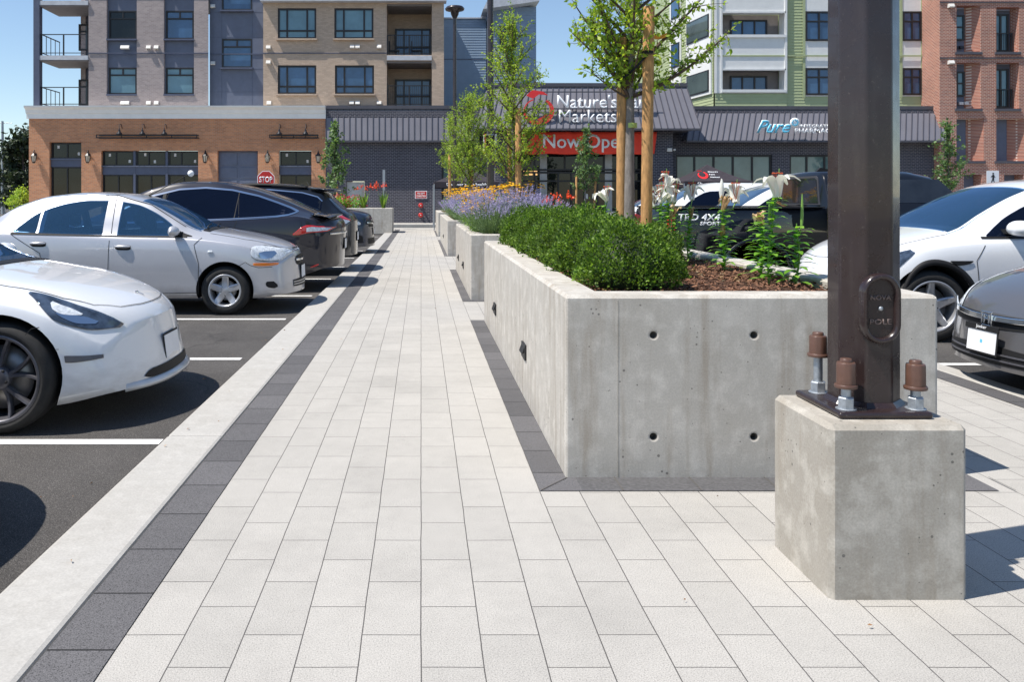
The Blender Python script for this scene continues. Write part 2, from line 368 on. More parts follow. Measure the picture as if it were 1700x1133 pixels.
# ------------------------------------------------------------ planters
def mulchmat():
    m, nt, bs = newmat('bark_mulch'); v = coords(nt, scale=(1, 2.2, 1), rot=(0, 0, .6))
    f = noise(nt, v, 60, 5, .8); g2 = noise(nt, v, 5, 3)
    nt.links.new(mix(nt, 1.0, ramp(nt, f, [(.3, (.035, .014, .007)), (.5, (.13, .055, .028)), (.72, (.28, .14, .08))]), ramp(nt, g2, [(.3, .7), (.7, 1.2)]), 'MULTIPLY'), bs.inputs['Base Color'])
    bs.inputs['Roughness'].default_value = .95; bump(nt, bs, f, 1.0, .03); return m
M['mulch'] = mulchmat()
M['chip'] = leafmat('bark_chip', (.06, .022, .011), (.30, .15, .085), trans=.0, rough=.9)
def planter(x0, x1, y0, y1, h, label, holes=False, t=.20):
    th = thing('concrete_planter', label, 'planter', ((x0+x1)/2, y0, 0), 'concrete planters along the walkway')
    def ring(a, z): return [(x0+a, y0+a, z), (x1-a, y0+a, z), (x1-a, y1-a, z), (x0+a, y1-a, z)]
    rings = [ring(0, -.05), ring(0, h-.018), ring(.018, h), ring(t-.012, h), ring(t, h-.012), ring(t, h-.3)]
    vs = [p for r in rings for p in r]; fs = []
    for i in range(5):
        for k in range(4): fs.append((i*4+k, i*4+(k+1) % 4, (i+1)*4+(k+1) % 4, (i+1)*4+k))
    fs.append((0, 3, 2, 1)); fs.append((20, 21, 22, 23))
    w = MB().add(vs, fs).build('wall', M['planter'], th)
    cutters = []
    if holes:
        cm = MB()
        for hx in (1.205, 1.726, 2.247):
            for hz in (.742, .215):
                cm.lathe([(.016, -.06), (.016, .012), (.012, .04)], (hx, y0, hz), 'y', 20)
        cutters.append(cm.build('cutter', M['hole']))
        cut(w, cutters)
        for (jx) in (1.02,):
            MB().box(jx-.003, jx+.003, y0-.0015, y0+.001, 0, h-.03).build('pour_joint', M['block'], th)
    b = w.modifiers.new('bevel', 'BEVEL'); b.width = .012; b.segments = 2; b.limit_method = 'ANGLE'; b.angle_limit = R(60)
    # soil
    nx, ny = 34, max(20, int((y1-y0)*14)); rr = np.random.RandomState(int(y0*10))
    X, Y = np.meshgrid(np.linspace(x0+t+.002, x1-t-.002, nx), np.linspace(y0+t+.002, y1-t-.002, ny))
    Z = h-.055+rr.rand(ny, nx)*.018+.03*np.sin(X*3)*np.sin(Y*2.2)*.5
    idx = np.arange(nx*ny).reshape(ny, nx)
    fcs = np.stack([idx[:-1, :-1], idx[:-1, 1:], idx[1:, 1:], idx[1:, :-1]], -1).reshape(-1, 4)
    np_mesh('mulch_bed', np.stack([X, Y, Z], -1).reshape(-1, 3), fcs, M['mulch'], th, smooth=False)
    # loose bark chips
    n = 9000 if holes else 900
    cx = rr.uniform(x0+t+.02, x1-t-.02, n); cy = rr.uniform(y0+t+.02, y1-t-.02, n); cz = np.full(n, h-.035)+rr.rand(n)*.012
    ang = rr.rand(n)*PI; ln = rr.uniform(.004, .018, n); wd = rr.uniform(.0015, .005, n)
    dx = np.stack([np.cos(ang)*ln, np.sin(ang)*ln, rr.uniform(-.006, .006, n)], -1); dy = np.stack([-np.sin(ang)*wd, np.cos(ang)*wd, rr.uniform(-.004, .004, n)], -1)
    c = np.stack([cx, cy, cz], -1)
    V = np.concatenate([c-dx-dy, c+dx-dy, c+dx+dy, c-dx+dy], 1).reshape(-1, 3)
    o = np_mesh('bark_chips', V, np.arange(4*n).reshape(n, 4), M['chip'], th); o['kind'] = 'stuff'
    return th
planter(*PL[0], 'nearest long board-marked concrete planter holding the box hedge and lilies', holes=True)
planter(*PL[1], 'second concrete planter from the front, holding lavender and yellow daisies')
planter(*PL[2], 'third concrete planter along the path, short pale end wall behind the lavender')
planter(*PL[3], 'farthest concrete planter on the right of the path, beside the left canopy tent')
planter(-6.2, -1.22, 35.6, 37.6, 1.05, 'concrete planter at the far end of the left parking row with red flowers', t=.18)
# step lights let into the planter walls
def steplight(x, y, z, label):
    th = thing('step_light', label, 'wall light', (x, y, z), 'black step lights in the planter walls')
    m = MB(); m.box(x-.014, x+.004, y-.105, y+.105, z-.055, z+.055)
    m.build('housing', M['black'], th, bevel=.004)
    MB().prism([(x-.017, z+.03), (x-.0143, z+.038), (x-.0143, z-.002), (x-.032, z-.012)], 'y', y-.085, y+.085).build('louvre', M['black'], th)
    return th
steplight(.75, 6.1, .35, 'black step light in the nearest planter wall, the nearer and larger one')
steplight(.75, 8.5, .34, 'black step light in the nearest planter wall, the farther one')
steplight(.71, 14.1, .34, 'black step light in the second planter wall, the nearer one')
steplight(.71, 15.9, .34, 'black step light in the second planter wall, the farther one')
steplight(.67, 25, .34, 'tiny black step light in the third planter wall')

# ------------------------------------------------------------ light pole on its block
BX0, BX1, BY0, BY1, BH = 1.476, 1.976, 3.043, 3.535, .63
MB().box(BX0, BX1, BY0, BY1, -.05, BH).build('x', M['block'])
blk = bpy.data.objects['x']; blk.name = 'pole_plinth'; blk.data.name = 'pole_plinth'
b = blk.modifiers.new('bevel', 'BEVEL'); b.width = .018; b.segments = 1; b.limit_method = 'ANGLE'
tag(blk, 'pitted square concrete block in the right foreground carrying the brown pole', 'plinth')
lp = thing('lamp_post', 'glossy dark brown octagonal lamp post bolted on the near concrete block', 'lamp post', (1.735, 3.31, BH))
m = MB(); cx, cy = 1.738, 3.315; ap = .119; Rr = ap/math.cos(PI/8)
def octo(r, z): return [(cx+r*math.cos(PI/8+k*PI/4), cy+r*math.sin(PI/8+k*PI/4), z) for k in range(8)]
ps = octo(Rr, BH+.026)+octo(Rr*.93, 7.6)
m.add(ps, [(k, (k+1) % 8, 8+(k+1) % 8, 8+k) for k in range(8)]+[tuple(range(7, -1, -1)), tuple(range(8, 16))])
m.build('shaft', M['pole'], lp, bevel=.008, seg=3)
m = MB(); m.add(octo(Rr*1.14, BH+.026)+octo(Rr*1.01, BH+.045), [(k, (k+1) % 8, 8+(k+1) % 8, 8+k) for k in range(8)]); m.build('weld_collar', M['pole'], lp)
MB().box(1.552, 1.902, 3.125, 3.505, BH, BH+.027).build('base_plate', M['pole'], lp, bevel=.012, seg=3)
fy = cy-ap
def stadium(w, h, n=14):
    r = w/2; c = h/2-r; pts = []
    for k in range(n+1): t = PI*k/n; pts.append((r*math.cos(t), c+r*math.sin(t)))
    for k in range(n+1): t = PI+PI*k/n; pts.append((r*math.cos(t), -c+r*math.sin(t)))
    return pts
hx, hz = cx-.004, 1.035
m = MB()
rings = []
for (w, h, d) in ((.148, .268, .0), (.148, .268, -.020), (.139, .259, -.033), (.124, .244, -.037), (.108, .228, -.033), (.100, .22, -.018)):
    rings.append([(hx+p, fy+.005+d, hz+q) for p, q in stadium(w, h)])
n = len(rings[0]); vs = [p for r in rings for p in r]; fs = []
for i in range(len(rings)-1):
    for k in range(n): fs.append((i*n+k, i*n+(k+1) % n, (i+1)*n+(k+1) % n, (i+1)*n+k))
m.add(vs, fs, 0, True); m.add(rings[-1], [tuple(range(n))])
hh = m.build('hand_hole_cover', M['pole'], lp)
m2 = MB().lathe([(.009, .006), (.009, -.002), (.006, -.006), (.0, -.007)], (hx, fy-.014, hz), 'y', 16); m2.build('screw', M['galv'], hh)
def textmesh(body, mat, width=None, height=None, loc=(0, 0, 0), rot=(R(90), 0, 0), extrude=.002, parent=None, name='lettering', bold=0.0, shear=0.0, align='CENTER', space=1.0, wscale=None):
    cu = bpy.data.curves.new('t', 'FONT'); cu.body = body; cu.size = 1; cu.extrude = 0; cu.offset = bold; cu.shear = shear; cu.space_character = space; cu.resolution_u = 3
    ob = bpy.data.objects.new('t', cu); COL.objects.link(ob); bpy.context.view_layer.update()
    dg = bpy.context.evaluated_depsgraph_get(); me = bpy.data.meshes.new_from_object(ob.evaluated_get(dg))
    bpy.data.objects.remove(ob)
    bm = bmesh.new(); bm.from_mesh(me)
    xs = [v.co.x for v in bm.verts]; ys = [v.co.y for v in bm.verts]
    x0, x1, y0, y1 = min(xs), max(xs), min(ys), max(ys)
    sx = (width/(x1-x0)) if width else None; sy = (height/(y1-y0)) if height else None
    if sx is None: sx = sy*(wscale or 1)
    if sy is None: sy = sx
    ox = {'CENTER': (x0+x1)/2, 'LEFT': x0, 'RIGHT': x1}[align]
    for v in bm.verts: v.co.x = (v.co.x-ox)*sx; v.co.y = (v.co.y-(y0+y1)/2)*sy
    r = bmesh.ops.extrude_face_region(bm, geom=bm.faces[:])
    for e in r['geom']:
        if isinstance(e, bmesh.types.BMVert): e.co.z += extrude
    bmesh.ops.recalc_face_normals(bm, faces=bm.faces)
    mw = Euler(rot).to_matrix().to_4x4(); mw.translation = Vector(loc)-(base(parent) if parent else Vector())
    bm.transform(mw)
    me2 = bpy.data.meshes.new(name); bm.to_mesh(me2); bm.free(); me2.materials.append(mat)
    o = bpy.data.objects.new(name, me2); COL.objects.link(o)
    if parent: o.parent = parent
    return o
M['pole_worn'] = plain('brown_paint_worn_letters', (.15, .11, .10), .35, var=.3, vs=60)
textmesh('NOVA', M['pole_worn'], width=.078, height=.019, loc=(hx, fy-.0125, hz+.042), extrude=.004, parent=hh, bold=.01)
textmesh('POLE', M['pole_worn'], width=.082, height=.020, loc=(hx, fy-.0125, hz-.050), extrude=.004, parent=hh, bold=.01)
def bolt(x, y, ztop, capz, name='anchor_bolt'):
    z0 = BH+.027
    m = MB().lathe([(.036, 0), (.037, .004), (.030, .005)], (x, y, z0), 'z', 20)
    m.lathe([(.030, 0), (.030, .038), (.026, .042)], (x, y, z0+.005), 'z', 6, smooth=False)
    st = m.build('nut', M['galv'], lp, bevel=.001)
    prof = []; z = z0+.04
    k = 0
    while z < capz+.02: prof.append((.0165 if k % 2 else .0185, z)); z += .0035; k += 1
    MB().lathe(prof, (x, y, 0), 'z', 16).build('thread', M['galv'], st)
    c = MB().lathe([(.0395, capz), (.041, capz+.004), (.041, capz+.010), (.0385, capz+.014)], (x, y, 0), 'z', 28)
    c.lathe([(.0335, capz+.014), (.033, ztop-.020), (.031, ztop-.014), (.022, ztop-.013)], (x, y, 0), 'z', 48, mod=lambda t: 1+.035*abs(math.cos(4*t)))
    c.lathe([(.022, ztop-.0135), (.0215, ztop-.003), (.019, ztop)], (x, y, 0), 'z', 20)
    c.build('bolt_cap', M['cap'], lp, bevel=.0012)
bolt(1.600, 3.175, .848, .738); bolt(1.862, 3.175, .842, .732); bolt(1.622, 3.445, .905, .805); bolt(1.855, 3.445, .85, .74)
# lamp head far above the frame
m = MB().box(cx-.05, cx+.05, cy-.95, cy, 7.45, 7.55); m.build('arm', M['pole'], lp)
MB().box(cx-.18, cx+.18, cy-1.6, cy-.9, 7.42, 7.52).build('lamp_head', M['pole'], lp, bevel=.03)
# ------------------------------------------------------------ buildings
FY = 46.0
def FX(px, Y=FY): return (px-CX)*Y/F
def FZ(py, Y=FY): return H-(py-CY)*Y/F
M['brick_brown'] = brickmat('brown_orange_brick', (.64, .275, .125), (.48, .20, .095), (.50, .38, .29), bw=.21, rh=.075, ms=.007, streak=.10)
M['brick_grey'] = brickmat('warm_grey_brick', (.40, .335, .325), (.31, .26, .255), (.44, .40, .385), bw=.21, rh=.075, ms=.006, streak=.08)
M['brick_tan'] = brickmat('tan_brick', (.56, .43, .325), (.46, .35, .265), (.42, .33, .26), bw=.21, rh=.075, ms=.006, streak=.06)
M['brick_dark'] = brickmat('charcoal_brick', (.060, .060, .082), (.040, .040, .056), (.27, .265, .29), bw=.23, rh=.085, ms=.0075, streak=.10)
M['brick_red'] = brickmat('red_brick', (.40, .15, .095), (.27, .095, .065), (.66, .54, .46), bw=.21, rh=.079, ms=.009, streak=.10)
M['cornice'] = plain('white_cornice', (.88, .87, .85), .6, var=.04)
M['blue_panel'] = plain('slate_blue_panel', (.125, .145, .205), .6, var=.08, bumps=.1)
M['blue_trim'] = plain('slate_blue_trim', (.085, .10, .155), .5)
M['frame'] = plain('black_window_frame', (.014, .013, .016), .4)
M['siding_green'] = plain('sage_green_siding', (.38, .44, .25), .65, var=.05)
M['siding_white'] = plain('white_panel', (.74, .75, .74), .6, var=.04)
M['siding_blue'] = plain('steel_blue_siding', (.24, .33, .45), .6, var=.05)
M['metal_roof'] = plain('violet_grey_standing_seam', (.175, .172, .198), .5, metal=.1, var=.07, vs=1.2)
M['metal_trim'] = plain('charcoal_metal_trim', (.08, .078, .095), .45)
M['roof'] = plain('flat_roof_membrane', (.35, .35, .34), .9)
M['glass_blue'] = glassy('blue_reflecting_glass', (.045, .11, .22))
M['glass_teal'] = glassy('glass_with_pale_blind', (.12, .235, .29), var=.2)
M['glass_dark'] = glassy('dark_shop_glass', (.010, .013, .014), var=.4, spec=.18)
M['glass_green'] = glassy('green_balcony_glass', (.075, .10, .095), var=.2)
M['glass_shop'] = glassy('frosted_shop_glass', (.105, .175, .185), var=.18)
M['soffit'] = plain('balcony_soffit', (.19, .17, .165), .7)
M['slab'] = plain('balcony_slab_edge', (.52, .54, .58), .6)
M['vent'] = plain('white_vent_hood', (.70, .68, .64), .5)
M['door_grey'] = plain('pale_grey_door', (.42, .42, .41), .5)
M['lamp_glass'] = None
def emis(name, c, s):
    m, nt, bs = newmat(name); bs.inputs['Base Color'].default_value = (*c, 1); bs.inputs['Emission Color'].default_value = (*c, 1); bs.inputs['Emission Strength'].default_value = s; return m
M['lantern_glow'] = plain('milky_lantern_glass', (.70, .60, .46), .3)
M['red_paint'] = plain('red_paint', (.55, .022, .018), .4, var=.06)
M['banner'] = plain('red_banner_cloth', (.88, .06, .03), .7, var=.08, vs=1.5)
M['white_letter'] = plain('white_letter', (.86, .88, .90), .5, var=.02)
M['logo_red'] = plain('glossy_red_logo', (.78, .03, .03), .35, var=.05)
def wall(mb, x0, x1, z0, z1, Y, ops, depth=.22, mi=0, axis='y'):
    xs = sorted(set([x0, x1]+[v for o in ops for v in o[:2]])); zs = sorted(set([z0, z1]+[v for o in ops for v in o[2:4]]))
    P = (lambda a, d, z: (a, Y+d, z)) if axis == 'y' else (lambda a, d, z: (Y+d, a, z))
    for i in range(len(xs)-1):
        for j in range(len(zs)-1):
            a, b, c, d = xs[i], xs[i+1], zs[j], zs[j+1]
            if a < x0-1e-6 or b > x1+1e-6 or c < z0-1e-6 or d > z1+1e-6: continue
            mx, mz = (a+b)/2, (c+d)/2
            if any(o[0] < mx < o[1] and o[2] < mz < o[3] for o in ops): continue
            mb.quad(P(a, 0, c), P(b, 0, c), P(b, 0, d), P(a, 0, d), mi)
    for o in ops:
        a, b, c, d = o[:4]
        a = max(a, x0); b = min(b, x1); c = max(c, z0); d = min(d, z1)
        mb.quad(P(a, 0, c), P(a, depth, c), P(a, depth, d), P(a, 0, d), mi); mb.quad(P(b, 0, c), P(b, 0, d), P(b, depth, d), P(b, depth, c), mi)
        mb.quad(P(a, 0, d), P(a, depth, d), P(b, depth, d), P(b, 0, d), mi); mb.quad(P(a, 0, c), P(b, 0, c), P(b, depth, c), P(a, depth, c), mi)
def window(parent, x0, x1, z0, z1, Y, glass, vs=(), hs=(), fw=.06, sill=None, frame=None, part=(), name='window', d=.06):
    """vs: mullion fractions across; hs: transom fractions up; part: list of (xfrac, z0frac, z1frac) short mullions"""
    m = MB(); fr = frame or M['frame']
    m.box(x0, x0+fw, Y-d, Y+.05, z0, z1); m.box(x1-fw, x1, Y-d, Y+.05, z0, z1)
    m.box(x0+fw, x1-fw, Y-d+.002, Y+.05, z0, z0+fw); m.box(x0+fw, x1-fw, Y-d+.002, Y+.05, z1-fw, z1)
    W, Hh = x1-x0, z1-z0
    for f in vs: m.box(x0+f*W-fw*.45, x0+f*W+fw*.45, Y-d+.006, Y+.05, z0+fw, z1-fw)
    for f in hs: m.box(x0+fw, x1-fw, Y-d+.009, Y+.05, z0+f*Hh-fw*.45, z0+f*Hh+fw*.45)
    for (f, a, b) in part: m.box(x0+f*W-fw*.45, x0+f*W+fw*.45, Y-d+.012, Y+.05, z0+a*Hh, z0+b*Hh)
    w = m.build(name, fr, parent, fixn=True)
    MB().quad((x0+.01, Y, z0+.01), (x1-.01, Y, z0+.01), (x1-.01, Y, z1-.01), (x0+.01, Y, z1-.01)).build('pane', glass, w)
    if sill: MB().box(x0-.06, x1+.06, Y-.30, Y-d-.001, z0-.09, z0-.004).build('sill', sill, w)
    return w
def hood(parent, px, py, Y):
    x, z = FX(px), FZ(py)
    MB().prism([(Y, z+.11), (Y-.10, z+.11), (Y-.17, z-.05), (Y-.13, z-.09), (Y, z-.09)], 'x', x-.12, x+.12).build('vent_hood', M['vent'], parent)
def railing(parent, x0, x1, z0, z1, Y, n, posts, glassp=False, ylen=0, xs=None):
    m = MB(); m.box(x0, x1, Y-.03, Y+.03, z1-.045, z1)
    m.box(x0, x1, Y-.015, Y+.015, z0, z0+.04)
    for i in range(n): t = x0+(x1-x0)*(i+.5)/n; m.box(t-.008, t+.008, Y-.008, Y+.008, z0+.04, z1-.045)
    for t in posts: m.box(t-.03, t+.03, Y-.035, Y+.035, z0-.2, z1-.002)
    if ylen:
        xx = xs; m.box(xx-.03, xx+.03, Y+.03, Y+ylen, z1-.045, z1); m.box(xx-.015, xx+.015, Y+.03, Y+ylen, z0, z0+.04)
        for i in range(4): yy = Y+ylen*(i+1)/4; m.box(xx-.015, xx+.015, yy-.015, yy+.015, z0+.04, z1-.046)
    return m.build('balcony_railing', M['frame'], parent)

# ---- brown podium + apartment block
A = thing('apartment_block', 'tan and grey brick apartment block above an orange brick podium with white cornice', 'building', (-12, FY, 0))
zb = -.1; ztop = FZ(197)
ops = [(FX(82), FX(135), zb, FZ(236)), (FX(168), FX(329), zb, FZ(250)), (FX(361), FX(428), zb, FZ(250)), (FX(463), FX(517), zb, FZ(250))]
m = MB(); wall(m, FX(48), FX(541), zb, ztop, FY, ops, .3); 
m.quad((FX(48), FY, zb), (FX(48), FY+18, zb), (FX(48), FY+18, ztop), (FX(48), FY, ztop)); m.quad((FX(541), FY, zb), (FX(541), FY+18, zb), (FX(541), FY+18, ztop), (FX(541), FY, ztop))
m.build('podium_wall', M['brick_brown'], A)
# soldier course lintels
m = MB()
prof = [(FY+.1, FZ(197)), (FY-.08, FZ(197)), (FY-.10, FZ(189)), (FY-.18, FZ(188)), (FY-.22, FZ(183)), (FY-.40, FZ(179)), (FY-.42, FZ(176.5)), (FY+.1, FZ(176.5))]
m.prism(prof, 'x', FX(45), FX(541)); m.box(FX(45)+.02, FX(48)+.02, FY+.1, FY+18, FZ(196.5), FZ(177)); m.build('cornice', M['cornice'], A)
MB().box(FX(48)+.05, FX(541)-.05, FY+.05, FY+17.9, FZ(178), FZ(177)-.02).build('podium_roof', M['roof'], A)
# shop fronts
def shop(px0, px1, pyt, cols, mul):
    x0, x1, zt = FX(px0), FX(px1), FZ(pyt); Y = FY+.28
    zt1 = FZ(pyt+24); zm = FZ(pyt+44 if pyt < 245 else pyt+39)
    if pyt > 245: zt1 = FZ(275); zm = FZ(290)
    else: zt1 = FZ(263); zm = FZ(277)
    for i in range(cols):
        a = x0+(x1-x0)*i/cols; b = x0+(x1-x0)*(i+1)/cols
        if i: a += .06
        if i < cols-1: b -= .06
        w = window(A, a+.02, b, zt1, zt-.02, Y, M['glass_dark'], vs=(.42,) if mul else (.5,), fw=.07, name='transom_window')
        window(A, a+.02, b, 0.15, zm, Y, M['glass_dark'], vs=(.5,), fw=.07, name='shop_window')
        st = MB()
        for (fx, fz) in ((.22, .72), (.86, .3)) if i != 1 else ((.3, .75), (.62, .28)): st.box(a+(b-a)*fx-.06, a+(b-a)*fx+.06, Y-.012, Y-.004, zt1+(zt-zt1)*fz-.08, zt1+(zt-zt1)*fz+.08)
        st.build('sticker', M['vent'], w)
    m = MB(); m.box(x0+.01, x1-.01, Y-.12, Y+.02, zm+.002, zt1-.002)
    for i in range(1, cols): t = x0+(x1-x0)*i/cols; m.box(t-.06, t+.06, Y-.14, Y+.02, .13, zt-.01)
    m.build('spandrel', M['blue_trim'], A)
    MB().box(x0, x1, Y-.2, Y+.02, zt1-.06, zt1+.0).build('transom_ledge', M['blue_panel'], A)
shop(82, 135, 236, 1, False); shop(168, 329, 250, 3, True); shop(463, 517, 250, 1, False)
# panelled blue door
x0, x1 = FX(361), FX(428); Y = FY+.26
m = MB().box(x0, x1, Y, Y+.05, zb, FZ(250))
for a, b in ((x0+.08, (x0+x1)/2-.08), ((x0+x1)/2+.08, x1-.08)):
    for c, d in ((FZ(274), FZ(253)), (FZ(296), FZ(278)), (FZ(330), FZ(300))):
        m.box(a, b, Y-.03, Y-.001, c, d); 
m.build('service_door', M['blue_panel'], A, bevel=.01)
# sign frames with gooseneck lamps
def signframe(px0, px1, lamps):
    x0, x1, z0, z1 = FX(px0), FX(px1), FZ(230), FZ(224); m = MB()
    for yy in (FY-.42, FY-.02):
        m.box(x0, x1, yy-.025, yy+.025, z1-.05, z1); m.box(x0, x1, yy-.025, yy+.025, z0, z0+.05)
    for t in (0, .25, .5, .75, 1): x = x0+(x1-x0)*t; m.box(x-.025, x+.025, FY-.445, FY+.0, z0+.003, z0+.047); m.box(x-.022, x+.022, FY-.44, FY-.40, z0, z1)
    m.build('sign_frame', M['frame'], A)
    for p in lamps:
        x = FX(p); m = MB(); pts = [(x, FY, FZ(213)), (x, FY-.18, FZ(207)), (x, FY-.38, FZ(207)), (x, FY-.46, FZ(212)), (x, FY-.46, FZ(217))]
        m.tube(pts, .02, 6); m.lathe([(.04, .0), (.06, -.06), (.07, -.12), (.15, -.22), (.16, -.26)], (x, FY-.46, FZ(216)), 'z', 14)
        m.build('gooseneck_lamp', M['frame'], A)
signframe(165, 330, (203, 241, 277)); signframe(450, 529, (466, 509))
# wall lanterns: things of their own
LN = [(59, 'first from the left corner, beside the narrow shop window'), (148, 'between the narrow window and the wide shop front'), (342, 'between the wide shop front and the blue door'), (445, 'right of the blue door above the stop sign'), (529, 'at the right end of the orange brick wall')]
for p, t in LN:
    x = FX(p); z = FZ(263); th = thing('wall_lantern', 'black wall lantern '+t, 'lantern', (x, FY, z), 'wall lanterns on the brown brick')
    m = MB().lathe([(.05, -.27), (.07, -.25), (.10, -.20), (.085, -.20), (.0, -.21)], (x, FY-.22, z), 'z', 6, smooth=False)
    m.lathe([(.17, .12), (.14, .16), (.05, .27), (.02, .36), (.0, .37)], (x, FY-.22, z), 'z', 6, smooth=False)
    for k in range(6): t2 = 2*PI*k/6; m.tube([(x+.095*math.cos(t2), FY-.22+.095*math.sin(t2), z-.2), (x+.145*math.cos(t2), FY-.22+.145*math.sin(t2), z+.13)], .011, 4)
    m.build('lantern_cage', M['frame'], th)
    MB().lathe([(.085, -.19), (.13, .12)], (x, FY-.22, z), 'z', 6, smooth=False).build('lantern_glass', M['lantern_glow'], th)
    MB().tube([(x, FY, z+.15), (x, FY-.08, z+.42), (x, FY-.18, z+.44), (x, FY-.22, z+.34)], .018, 6).build('bracket', M['frame'], th)
    MB().box(x-.06, x+.06, FY-.02, FY-.001, z+.0, z+.28).build('back_plate', M['frame'], th)
# upper floors ------------------------------------------------
UY = FY+.35; zu0 = FZ(177); zu1 = FZ(-75)
def UX(px): return FX(px, UY)
def UZ(py): return FZ(py, UY)
storey = UZ(0)-UZ(95)
wr = [(16, 64), (111, 156), (-79, -31)]
# grey brick piers with recessed blue bays
m = MB(); wall(m, UX(147), UX(346), zu0, zu1, UY, [(UX(177), UX(227), UZ(157), zu1+1), (UX(272), UX(322), UZ(157), zu1+1)], .18)
m.quad((UX(147), UY, zu0), (UX(147), UY+14, zu0), (UX(147), UY+14, zu1), (UX(147), UY, zu1)); m.build('wall', M['brick_grey'], A)
for (a, b, gl) in ((177, 227, ('glass_dark', 'glass_teal', 'glass_blue')), (272, 322, ('glass_blue', 'glass_teal', 'glass_blue'))):
    m = MB(); wops = [(UX(a+1.5), UX(b-1.5), UZ(q), UZ(p)) for p, q in wr]
    wall(m, UX(a), UX(b), UZ(157), zu1, UY+.18, wops, .1); m.build('bay_panel', M['blue_panel'], A)
    for (p, q), g2 in zip(wr, gl):
        window(A, UX(a+1.5), UX(b-1.5), UZ(q), UZ(p), UY+.24, M[g2], hs=(.72,), part=((.5, .72, 1),), fw=.09, sill=M['blue_trim'])
m = MB()
for yy in (88, -7): m.box(UX(147), UX(346)+.0, UY-.04, UY-.002, UZ(yy+.8), UZ(yy-.8)); m.box(UX(437), UX(642), UY-.04, UY-.002, UZ(yy+.8), UZ(yy-.8)); m.box(UX(346)+.01, UX(437)-.01, UY+.26, UY+.298, UZ(yy+1), UZ(yy-1))
m.build('band_course', M['blue_trim'], A)
# blue panel bay
m = MB(); wops = [(UX(366), UX(417), UZ(q), UZ(p)) for p, q in ((-34, 15), (62, 111))]
wall(m, UX(346), UX(437), zu0, zu1, UY+.3, wops, .1); m.build('blue_panel_wall', M['blue_panel'], A)
m = MB()
for px in (366, 417): m.box(UX(px)-.008, UX(px)+.008, UY+.292, UY+.2985, zu0, zu1)
for py in (151, 113, 60, 18): m.box(UX(346), UX(437), UY+.293, UY+.2988, UZ(py)-.008, UZ(py)+.008)
m.build('panel_joint', M['blue_trim'], A)
for p, q in ((-34, 15), (62, 111)): window(A, UX(366), UX(417), UZ(q), UZ(p), UY+.36, M['glass_blue'], hs=(.72,), part=((.5, .72, 1),), fw=.09, sill=M['blue_trim'])
# tan brick
m = MB(); trec = [(UX(642), UX(717), UZ(175), UZ(101)), (UX(642), UX(717), UZ(91), UZ(6))]
tw = [(461, 525, 13, 64), (555, 620, 13, 64), (461, 525, 108, 156), (556, 621, 108, 156)]
wall(m, UX(437), UX(737), zu0, UZ(4), UY, trec+[(UX(a), UX(b), UZ(d), UZ(c)) for a, b, c, d in tw], .20)
m.quad((UX(737), UY, zu0), (UX(737), UY+14, zu0), (UX(737), UY+14, UZ(4)), (UX(737), UY, UZ(4)))
m.quad((UX(437), UY, zu0), (UX(437), UY+.3, zu0), (UX(437), UY+.3, UZ(4)), (UX(437), UY, UZ(4)))
for (a, b, c, d) in trec:   # recess walls
    m.quad((a, UY+.2, c), (a, UY+2.2, c), (a, UY+2.2, d), (a, UY+.2, d)); m.quad((b, UY+.2, c), (b, UY+2.2, c), (b, UY+2.2, d), (b, UY+.2, d)); m.quad((a, UY+2.2, c), (b, UY+2.2, c), (b, UY+2.2, d), (a, UY+2.2, d))
m.build('wall', M['brick_tan'], A)
for k, (a, b, c, d) in enumerate(tw):
    window(A, UX(a), UX(b), UZ(d), UZ(c), UY+.12, M['glass_teal' if k < 2 else 'glass_blue'], vs=(.24, .76), hs=(.27,), fw=.10, sill=M['brick_tan'])
MB().box(UX(434), UX(741), UY-.45, UY+.3, UZ(4), UZ(-3)).build('eave_band', M['slab'], A)
MB().box(UX(437), UX(737), UY, UY+14, UZ(-3)+.002, UZ(-75)).build('upper_wall', M['brick_tan'], A)
for (a, b, c, d) in trec:
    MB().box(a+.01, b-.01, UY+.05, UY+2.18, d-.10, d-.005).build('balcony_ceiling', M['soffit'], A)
    x0, x1 = UX(654), UX(716)
    window(A, x0, min(x1, b-.03), c+.1, d-.95 if d > UZ(50) else d-.72, UY+2.1, M['glass_blue'], vs=(.25, .75), hs=(.4,), fw=.10, name='balcony_door')
    railing(A, a+.02, b-.02, c+.06, c+1.12, UY+.06, 22, [a+.05, (a+b)/2, b-.05])
MB().box(UX(642)+.01, UX(717)-.01, UY-.08, UY+2.15, UZ(100), UZ(92.5)).build('balcony_slab', M['slab'], A)
# outdoor chair silhouettes on the tan balcony
m = MB(); zc = UZ(91)+.05
for xx in (UX(652), UX(690)):
    m.box(xx-.25, xx+.35, UY+.7, UY+1.2, zc+.3, zc+.36); m.box(xx-.25, xx-.2, UY+.7, UY+1.2, zc+.3, zc+.85)
    for sx in (-.22, .3): m.box(xx+sx-.02, xx+sx+.02, UY+.75, UY+.8, zc, zc+.3)
ch = m.build('balcony_chair', M['frame'], None); tag(ch, 'dark lounge seats standing on the upper tan brick balcony', 'chair')
